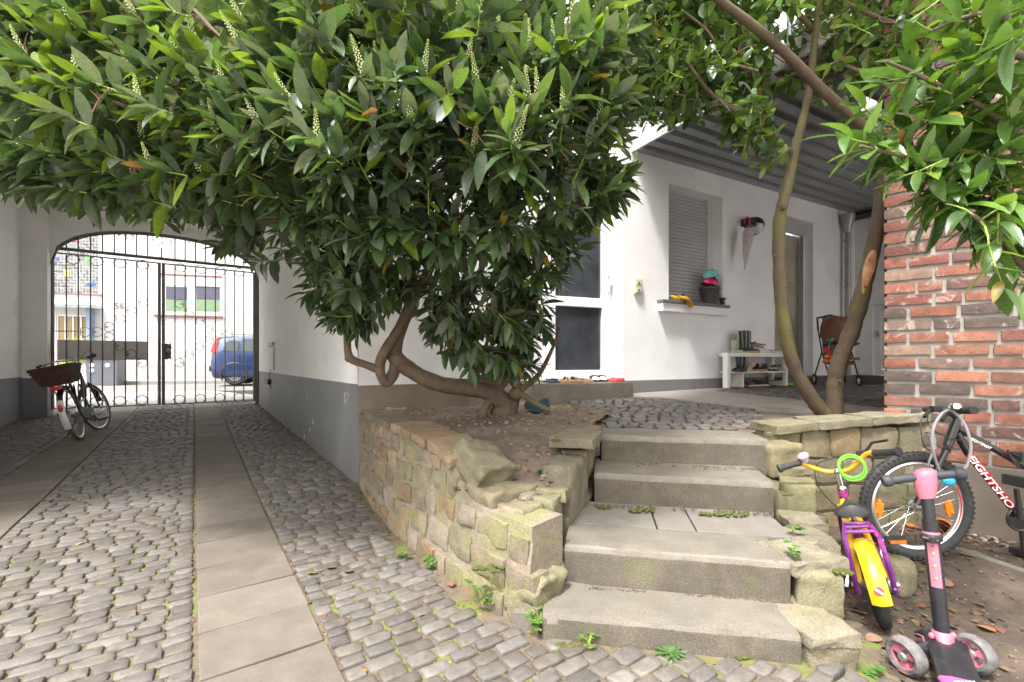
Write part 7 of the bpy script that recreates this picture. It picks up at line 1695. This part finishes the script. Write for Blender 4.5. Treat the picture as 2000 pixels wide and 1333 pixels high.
# local: x forward (towards camera right->left), y across, z up
b = MB(); rr = []
for k in range(8):
    a = math.radians(-10 + 100 * k / 7); rr.append([Vector((-.10 + .26 * math.cos(a) * math.sin(p_) ** .6 if math.sin(p_) > 0 else -.10, .22 * math.cos(p_), .72 + .33 * math.sin(a) * max(0, math.sin(p_)) ** .6)) for p_ in [math.pi * j / 10 for j in range(11)]])
b.loft(rr, cap=False, closed=False); b.build('hood', BRF, sr, local=True, smooth=True)
b = MB(); b.loft([[Vector((x + .0, y * .19, z)) for y in (-1, 1)] + [Vector((x - .03, y * .19, z)) for y in (1, -1)] for x, z in ((-.08, .95), (-.06, .7), (.0, .45), (.05, .40), (.28, .42), (.34, .38))]); b.build('seat', BRF, sr, local=True, smooth=True, bevel=.01)
b = MB(); b.box((-.045, 0, .80), (.05, .40, .46)); b.box((.12, 0, .34), (.3, .3, .06)); b.build('basket', BRF, sr, local=True, bevel=.02)
b = MB(); b.tube([(-.15, .22, .85), (-.22, .2, 1.03), (-.22, 0, 1.07), (-.22, -.2, 1.03), (-.15, -.22, .85)], .016, 8); b.build('push_handle', BLACKP, sr, local=True, smooth=True)
for sy in (-1, 1):
    b = MB(); b.tube([(-.15, sy * .22, .85), (0, sy * .23, .5), (.22, sy * .22, .12)], .012, 8); b.tube([(0, sy * .23, .5), (-.25, sy * .23, .14)], .012, 8); b.build('frame_side', BLACKP, sr, local=True, smooth=True)
    for x in (.22, -.25):
        b = MB(); b.ring((x, sy * .23, .085), (0, 1, 0), .066, .019, 28, 8); wq_ = b.build('wheel', RUBBER, sr, local=True, smooth=True)
        b = MB(); b.ring((x, sy * .23, .085), (0, 1, 0), .047, .007, 24, 6); b.lathe((x, sy * .23, .085), [(0, -.02), (.014, -.02), (.014, .02), (0, .02)], 10, (0, 1, 0))
        for k in range(3): b.tube([(x, sy * .23, .085), (x + .047 * math.cos(k * 2.09), sy * .23, .085 + .047 * math.sin(k * 2.09))], .006, 5)
        b.build('rim', PVC, wq_, local=True)
b = MB(); b.tube([(.06, .24, .60), (.25, .2, .62), (.30, 0, .62), (.25, -.2, .62), (.06, -.24, .60)], .016, 8); b.build('bumper_bar', BLACKP, sr, local=True, smooth=True)
ty = thing('hanging_toy', 'small red and orange soft toy hanging at the side of the stroller', 'toy', at(1617, 690, 6.25)); 
for (x, y, r, c_, nm) in ((1615, 684, .035, (.7, .03, .02), 'head'), (1617, 698, .045, (.75, .05, .02), 'body'), (1612, 706, .035, (.85, .2, .02), 'foot'), (1620, 705, .022, (.5, .5, .6), 'foot'), (1610, 687, .018, (.1, .2, .45), 'ear'), (1614, 697, .02, (.75, .6, .08), 'belly')):
    b = MB(); b.ball(at(x, y, 6.25 - (.03 if nm == 'belly' else 0)), r, 12, 8); b.build(nm, colm('toy_' + nm + str(int(c_[0] * 100)), c_, rough=.8, var=.05), ty, smooth=True)
b = MB(); b.tube([at(1617, 684, 6.25), at(1621, 668, 6.28), at(1624, 662, 6.3)], .008, 6); b.tube([at(1616, 664, 6.25), at(1622, 666, 6.25), at(1627, 662, 6.27)], .014, 6); b.build('teal_strap', colm('teal_strap', (.02, .4, .28), rough=.6), ty)
# ================================================================== bags by the tree, stones, pot
t = thing('cloth_bag', 'dark teal folded bag lying on the soil beside the tree base', 'bag', at(1048, 800, 3.7)); TEAL = colm('dark_teal_cloth', (.012, .045, .06), rough=.6, var=.3, vs=14, bump=.004, bs=30)
b = MB(); P = [(1025, 800), (1024, 788), (1032, 783), (1050, 786), (1060, 779), (1070, 777), (1074, 792), (1073, 805), (1050, 806)]
b.loft([[at(x, y, 3.62) for x, y in P], [at(x, y - 2, 3.68) for x, y in P], [lerp(at(x, y, 3.80), at(1050, 795, 3.8), .15) for x, y in P]]); b.build('cloth', TEAL, t, smooth=True, bevel=.008)
t = thing('striped_bag', 'light blue and white striped bag half hidden behind the lying trunk', 'bag', at(955, 755, 4.3))
b = MB(); cols_ = [(.05, .2, .4), (.6, .62, .65)]; Pb = [at(930, 722, 4.2), at(982, 724, 4.2), at(980, 770, 4.15), at(938, 770, 4.15)]
for k in range(8):
    a, c = Pb[0].lerp(Pb[1], k / 8), Pb[0].lerp(Pb[1], (k + 1) / 8); e, f = Pb[3].lerp(Pb[2], k / 8), Pb[3].lerp(Pb[2], (k + 1) / 8); o = Vector((-.02, .09, 0)); bulge = Vector((0, -.03 * math.sin(math.pi * (k + .5) / 8), 0))
    b.hexa([e + bulge, f + bulge, f + o, e + o, a, c, c + o, a + o], cols_[k % 2] if k % 3 else (.03, .1, .3))
b.build('cloth', mm('striped_cloth', col=(1, 1, 1), attr=True, rough=.7, bump=.003, bs=30), t, smooth=True)
def stone(label, px, py, zf, size, rz, col, name='loose_stone', group=None, m=None, cat='stone'):
    p = on(px, py, zf); p.z += size[2] * .38; b = MB(); b.rock(Matrix.Translation(p) @ Matrix.Rotation(rz, 4, 'Z'), size, (8, 8, 6), r=.7, amp=size[0] * .09, fr=1.4 / size[0], col=col, seed=px); o = b.build(name, m or STONEB, None, smooth=True, auto=60); tag(o, label, cat, group); return o
stone("pale grey boulder beside the rear wheel of the child's bicycle", 1745, 1150, zdirt, (.15, .16, .17), .5, (.3, .26, .2))
stone('flat brown stone at the edge of the planting bed by the cobbles', 1167, 812, lambda x, y: CH - .44, (.12, .10, .05), .3, (.26, .21, .15))
stone('flat pale slab piece lying on the soil behind the coping', 775, 806, lambda x, y: CH - .43, (.19, .12, .05), .4, (.36, .3, .22))
stone('squarish stone behind the right step slabs near the concrete stairs', 1552, 1098, lambda x, y: CH - .9, (.1, .1, .08), .2, (.28, .25, .18))
tp_ = thing('terracotta_pot', 'terracotta pot lying on its side behind the mountain bike wheel', 'pot', at(1842, 1040, 2.78)); ax_ = Vector((-.8, -.3, .3)).normalized(); c = at(1850, 1042, 2.80)
b = MB(); b.lathe(c, [(.045, -.07), (.055, -.02), (.066, .04), (.075, .045), (.076, .08), (.066, .08), (.058, .03), (.04, -.06)], 24, ax_); b.build('body', colm('terracotta', (.45, .15, .055), rough=.8, var=.15, vs=10), tp_, smooth=True)
# concrete edging and pebbles by the brick wall
ek = thing('concrete_edging', 'low concrete edging strip along the foot of the brick wall', 'kerb', on(1930, 1095, zdirt)); a, c = on(1872, 1078, zdirt), on(2090, 1165, zdirt); m = (a + c) / 2; b = MB(); d_ = c - a
b.rock(Matrix.Translation(m + Vector((0, .03, -.0))) @ Matrix.Rotation(math.atan2(d_.y, d_.x), 4, 'Z'), (d_.length, .06, .07), (20, 3, 3), r=.25, amp=.005, fr=8); b.build('strip', STEPM, ek, smooth=True, auto=50)
b = MB()
for i in range(210):
    u = rnd.uniform(.35, 2.0); q = BRICK.P(u, 0, rnd.uniform(.03, .16)); z = zdirt(q.x, q.y); s_ = rnd.uniform(.008, .026); g = rnd.uniform(.12, .38)
    b.rock(Matrix.Translation((q.x, q.y, z + s_ * .3)) @ Matrix.Rotation(rnd.uniform(0, 3), 4, 'Z'), (s_ * 1.4, s_, s_ * .7), (2, 2, 2), r=.8, amp=s_ * .15, fr=40, col=(g, g * .88, g * .78))
tag(b.build('pebbles', mm('pebble', col=(1, 1, 1), attr=True, rough=.85), None, smooth=True), 'pebbles and grit along the foot of the brick wall', 'pebbles', kind='stuff')
# ================================================================== litter, crumbs, weeds, moss
LIT = mm('dry_leaf', col=(1, 1, 1), attr=True, rough=.8, var=.2, vs=60)
P, D, Nn, L, W, Cc = [], [], [], [], [], []
def lit(x, y, z, l, c, w=1.0, flat=.35):
    a = rnd.uniform(0, 6.28); P.append((x, y, z)); D.append((math.cos(a), math.sin(a), rnd.uniform(-.1, .2))); n = Vector((0, 0, 1)) + rv() * flat; Nn.append(tuple(n)); L.append(l); W.append(w); Cc.append(c)
LC = [(.2, .09, .045), (.14, .07, .04), (.22, .14, .08), (.11, .07, .045), (.28, .12, .04), (.17, .11, .075), (.13, .085, .06)]
for i in range(900):       # on the bare earth, gathering at walls
    k = rnd.random(); x = rnd.uniform(1.3, 3.0); y = rnd.uniform(1.2, 2.9)
    if k < .5: q = BRICK.P(rnd.uniform(.1, 2), 0, abs(rnd.gauss(0, .16)) + .04); x, y = q.x, q.y
    elif k < .8: x = rnd.uniform(1.45, 2.2); y = rnd.uniform(1.9, 2.75)
    if inpoly(x, y, DIRT) and (y < 2.9): lit(x, y, zdirt(x, y) + rnd.uniform(.004, .016), rnd.uniform(.012, .04), tuple(v * rnd.uniform(.4, .8) for v in rnd.choice(LC)), rnd.uniform(.6, 1.5))
for (px, py, l) in ((1918, 1092, .1), (1860, 1143, .09), (1770, 1030, .08), (1945, 1240, .06), (1690, 1205, .06), (1720, 1250, .06), (1800, 1290, .05)):
    q = on(px, py, zdirt); lit(q.x, q.y, q.z + .012, l, rnd.choice([(.3, .12, .03), (.2, .12, .08), (.26, .18, .1)]), 1.6, .2)
for i in range(1700):       # driveway joints: along strip edges, wall foot
    k = rnd.random(); u = rnd.uniform(-3.2, 6.5)
    if k < .3: v = -.74 + rnd.gauss(0, .035)
    elif k < .45: v = -1.14 + rnd.gauss(0, .03)
    elif k < .62 and u > 0: v = -.04 - abs(rnd.gauss(0, .05))
    elif k < .72: v = rnd.uniform(-3.5, -1.2)
    else:
        u = rnd.uniform(-3, .3); v = rnd.uniform(-.7, 1.8)
    x, y = UV(u, v)
    if y > .9 and not inpoly(x, y, BLOCK) and x < 1.3: lit(x, y, zl(x, y) + rnd.uniform(-.006, .004), rnd.uniform(.008, .026), tuple(v_ * rnd.uniform(.6, 1.1) for v_ in rnd.choice(LC)), rnd.uniform(.7, 1.6), .5)
for (px, py) in ((600, 1125), (655, 1113), (232, 920), (700, 935), (620, 895), (160, 1063), (690, 1120), (880, 1140)): q = on(px, py, zl); lit(q.x, q.y, q.z + .012, rnd.uniform(.035, .055), rnd.choice([(.2, .1, .055), (.16, .08, .045), (.28, .2, .05)]), 1.4, .3)
for i in range(420):
    x = rnd.uniform(-1.3, .8); y = rnd.uniform(2, 4.8)
    if inpoly(x, y, SOILP): lit(x, y, soilz(x, y) + rnd.uniform(.008, .014), rnd.uniform(.01, .04), tuple(v_ * rnd.uniform(.6, 1.1) for v_ in rnd.choice(LC)), rnd.uniform(.6, 1.5))
o = leaves('leaf_litter', P, D, Nn, L, W, Cc, leaf_template([.03, .2, .3, .3, .2, .02], .1, .25), LIT, None); tag(o, 'dry brown and orange fallen leaves scattered over ground and joints', 'leaf litter', kind='stuff')
# soil clods
b = MB()
for i in range(1500):
    x = rnd.uniform(-1.3, 1.0); y = rnd.uniform(2, 4.8)
    if inpoly(x, y, SOILP): s_ = rnd.uniform(.006, .022) ; g = rnd.uniform(.7, 1.3); b.rock(Matrix.Translation((x, y, soilz(x, y) + .004)), (s_ * 1.3, s_, s_ * .8), (2, 2, 2), r=.7, amp=s_ * .2, fr=60, col=(.2 * g, .145 * g, .105 * g))
for i in range(900):
    x = rnd.uniform(1.3, 3.2); y = rnd.uniform(1.0, 2.9)
    if inpoly(x, y, DIRT): s_ = rnd.uniform(.004, .014); g = rnd.uniform(.5, 1.6); b.rock(Matrix.Translation((x, y, zdirt(x, y) + .002)), (s_ * 1.3, s_, s_ * .8), (2, 2, 2), r=.7, amp=s_ * .2, fr=60, col=(.13 * g, .1 * g, .075 * g))
tag(b.build('soil_crumbs', mm('crumb', col=(1, 1, 1), attr=True, rough=.95), None, smooth=True), 'crumbs of soil and small clods on the beds', 'soil', kind='stuff')
# moss and seedlings in the joints
P, D, Nn, L, W, Cc = [], [], [], [], [], []
for i in range(16000):
    u, v = rnd.uniform(-3.4, -.2), rnd.uniform(-2.6, 1.8)
    if rnd.random() < .2: u = rnd.uniform(-3.4, 1.5)
    x, y = UV(u, v); nz_ = noise.noise(Vector((x * 1.3, y * 1.3, 5))) + .35 * noise.noise(Vector((x * 6, y * 6, 2))) + (.45 if y < 2.3 else .1) - max(0, y - 2.4) * .25
    if y < .8 or nz_ < .1 or inpoly(x, y, BLOCK) or x > 1.2 or -1.12 < v < -.76 or -2.53 < v < -2.12: continue
    lit(x, y, zl(x, y) - .013, rnd.uniform(.008, .015), rnd.choice([(.12, .17, .02), (.2, .24, .03), (.09, .12, .02)]), 1.6, .9); D[-1] = tuple(Vector(D[-1]) + Vector((0, 0, rnd.uniform(.5, 1.4))))
o = leaves('joint_moss', P, D, Nn, L, W, Cc, leaf_template([.1, .2, .3, .3, .2, .05], .1, .1), LEAFM, None); tag(o, 'moss and tiny seedlings growing in the cobble joints', 'moss', kind='stuff')
WG = mm('weed_green', col=(1, 1, 1), attr=True, rough=.6, tr=.3)
T_ROUND = leaf_template([.1, .3, .42, .42, .3, .08], .12, .15)
def weed(label, p, n, h, r, lsz, col, tm=T_ROUND, name='weed_plant', lobed=True):
    t = thing(name, label, 'weed', p); P, D, Nn, L, W, Cc = [], [], [], [], [], []; b = MB()
    for i in range(n):
        a = rnd.uniform(0, 6.28); q = Vector((math.cos(a), math.sin(a), 0)) * r * rnd.uniform(.2, 1) + Vector((0, 0, h * rnd.uniform(.25, 1))); tip = Vector(p) + q
        b.tube([Vector(p), Vector(p) + Vector((q.x * .4, q.y * .4, q.z * .7)), tip], .0012, 4, cap=False)
        for k in range(3 if lobed else 1):
            aa = a + (k - 1) * 1.1; P.append(tuple(tip)); D.append((math.cos(aa), math.sin(aa), rnd.uniform(-.1, .35))); Nn.append((rnd.uniform(-.3, .3), rnd.uniform(-.3, .3), 1)); L.append(lsz * rnd.uniform(.7, 1.1)); W.append(1); g = rnd.uniform(.8, 1.2); Cc.append(tuple(v * g for v in col))
    b.build('stems', GTWIG, t); leaves('leaves', P, D, Nn, L, W, Cc, tm, WG, t)
G1, G2 = (.075, .16, .035), (.1, .19, .035)
q = on(945, 1180, zl); weed('leafy green weed growing from the foot of the rubble wall', (q.x, q.y, q.z), 20, .11, .075, .022, G1)
q = on(1050, 1238, zl); weed('tall clump of clover like weed at the corner of the lowest step', (q.x, q.y, q.z), 18, .09, .045, .023, G2)
q = on(1150, 1262, zl); weed('small bright weed at the foot of the lowest step', (q.x, q.y, q.z), 8, .035, .035, .02, G2)
q = on(838, 1105, zl); weed('rounded green weed at the wall foot above the bigger weed', (q.x, q.y, q.z), 11, .045, .045, .022, G1)
q = on(785, 1090, zl); weed('light green weed between cobbles near the curved wall', (q.x, q.y, q.z), 9, .04, .04, .02, G2)
t_ = on(1308, 1278, zl); t = thing('dandelion_rosette', 'flat dandelion rosette growing in the joint below the lowest step', 'weed', t_); P, D, Nn, L, W, Cc = [], [], [], [], [], []
for i in range(22):
    a = i * 2.4; P.append((t_.x, t_.y, t_.z + .004)); D.append((math.cos(a), math.sin(a), .15 + .5 * (i / 22))); Nn.append((0, 0, 1)); L.append(lerp(.065, .035, i / 22)); W.append(.9); g = rnd.uniform(.8, 1.2); Cc.append((.07 * g, .14 * g, .04 * g))
leaves('leaves', P, D, Nn, L, W, Cc, T_LANCE, WG, t)
for (px, py, zf, lb) in ((988, 905, soilz, 'small seedling on the soil behind the broken coping'), (1060, 930, soilz, 'seedling with round leaves beside the cheek wall cap'), (945, 900, soilz, 'tiny seedling in the middle of the planting bed soil'), (1550, 1085, lambda x, y: CH - .79, 'ivy like green sprig in the gap beside the steps'), (1705, 1322, zdirt, 'green weed on bare earth at the lower picture edge'), (805, 770, soilz, 'small green sprout on the soil near the brown plinth'), (880, 848, soilz, 'grassy green sprout behind the mossy coping'), (1548, 1040, lambda x, y: CH - .79, 'little round leaved weed beside the landing slabs')):
    q = on(px, py, zf); weed(lb, (q.x, q.y, q.z), rnd.randint(5, 8), .045, .03, .024, G1, name='seedling')
# moss cushions on the walls and steps
def moss(pts):
    for (px, py, h, r) in pts:
        p = on(px, py, lambda x, y: CH - h)
        for i in range(int(26 * r / .04)):
            a = rnd.uniform(0, 6.28); d = r * math.sqrt(rnd.random()); s_ = rnd.uniform(.004, .009)
            b.ball((p.x + math.cos(a) * d * 1.5, p.y + math.sin(a) * d * .6, p.z + rnd.uniform(-.004, .003)), (s_ * 1.4, s_ * 1.4, s_), 6, 4)
b = MB(); moss([(1430, 1003, .79, .07), (1250, 997, .79, .05), (1390, 1004, .79, .04), (1180, 990, .79, .03), (1110, 1262, 1.05, .03), (1450, 1282, 1.05, .02), (915, 955, .62, .05), (960, 1110, .86, .05), (1010, 1105, .86, .05), (1085, 860, .43, .02), (1650, 1118, .82, .03), (1540, 965, .64, .02)])
tag(b.build('moss_cushions', MOSSM, None, smooth=True), 'green moss cushions on the steps and sandstone walls', 'moss', kind='stuff')

b = MB(); SGR = [(1160, 985, 1512, 1003, .79, .0), (1098, 1143, 1552, 1176, .955, .0), (1178, 900, 1506, 918, .63, 0)]
for (x0, y0, x1, y1, h, _) in SGR:
    for i in range(230):
        t = rnd.random(); x, y = lerp(x0, x1, t), lerp(y0, y1, t) + abs(rnd.gauss(0, 2.2)); k = rnd.random()
        if noise.noise(Vector((t * 9, h * 10, 0))) < -.1: continue
        p = on(x, y, lambda a, c: CH - h); s_ = rnd.uniform(.003, .008); g = rnd.uniform(.6, 1.4)
        b.rock(Matrix.Translation(p + Vector((0, 0, .001))), (s_ * 1.6, s_, s_), (2, 2, 2), r=.7, amp=s_ * .2, fr=60, col=(.1 * g, .075 * g, .05 * g))
tag(b.build('step_grit', mm('crumb'), None, smooth=True), 'dark soil grit gathered at the foot of the step risers', 'soil', kind='stuff')
print('objects', len(bpy.data.objects), 'polys', sum(len(m.polygons) for m in bpy.data.meshes))
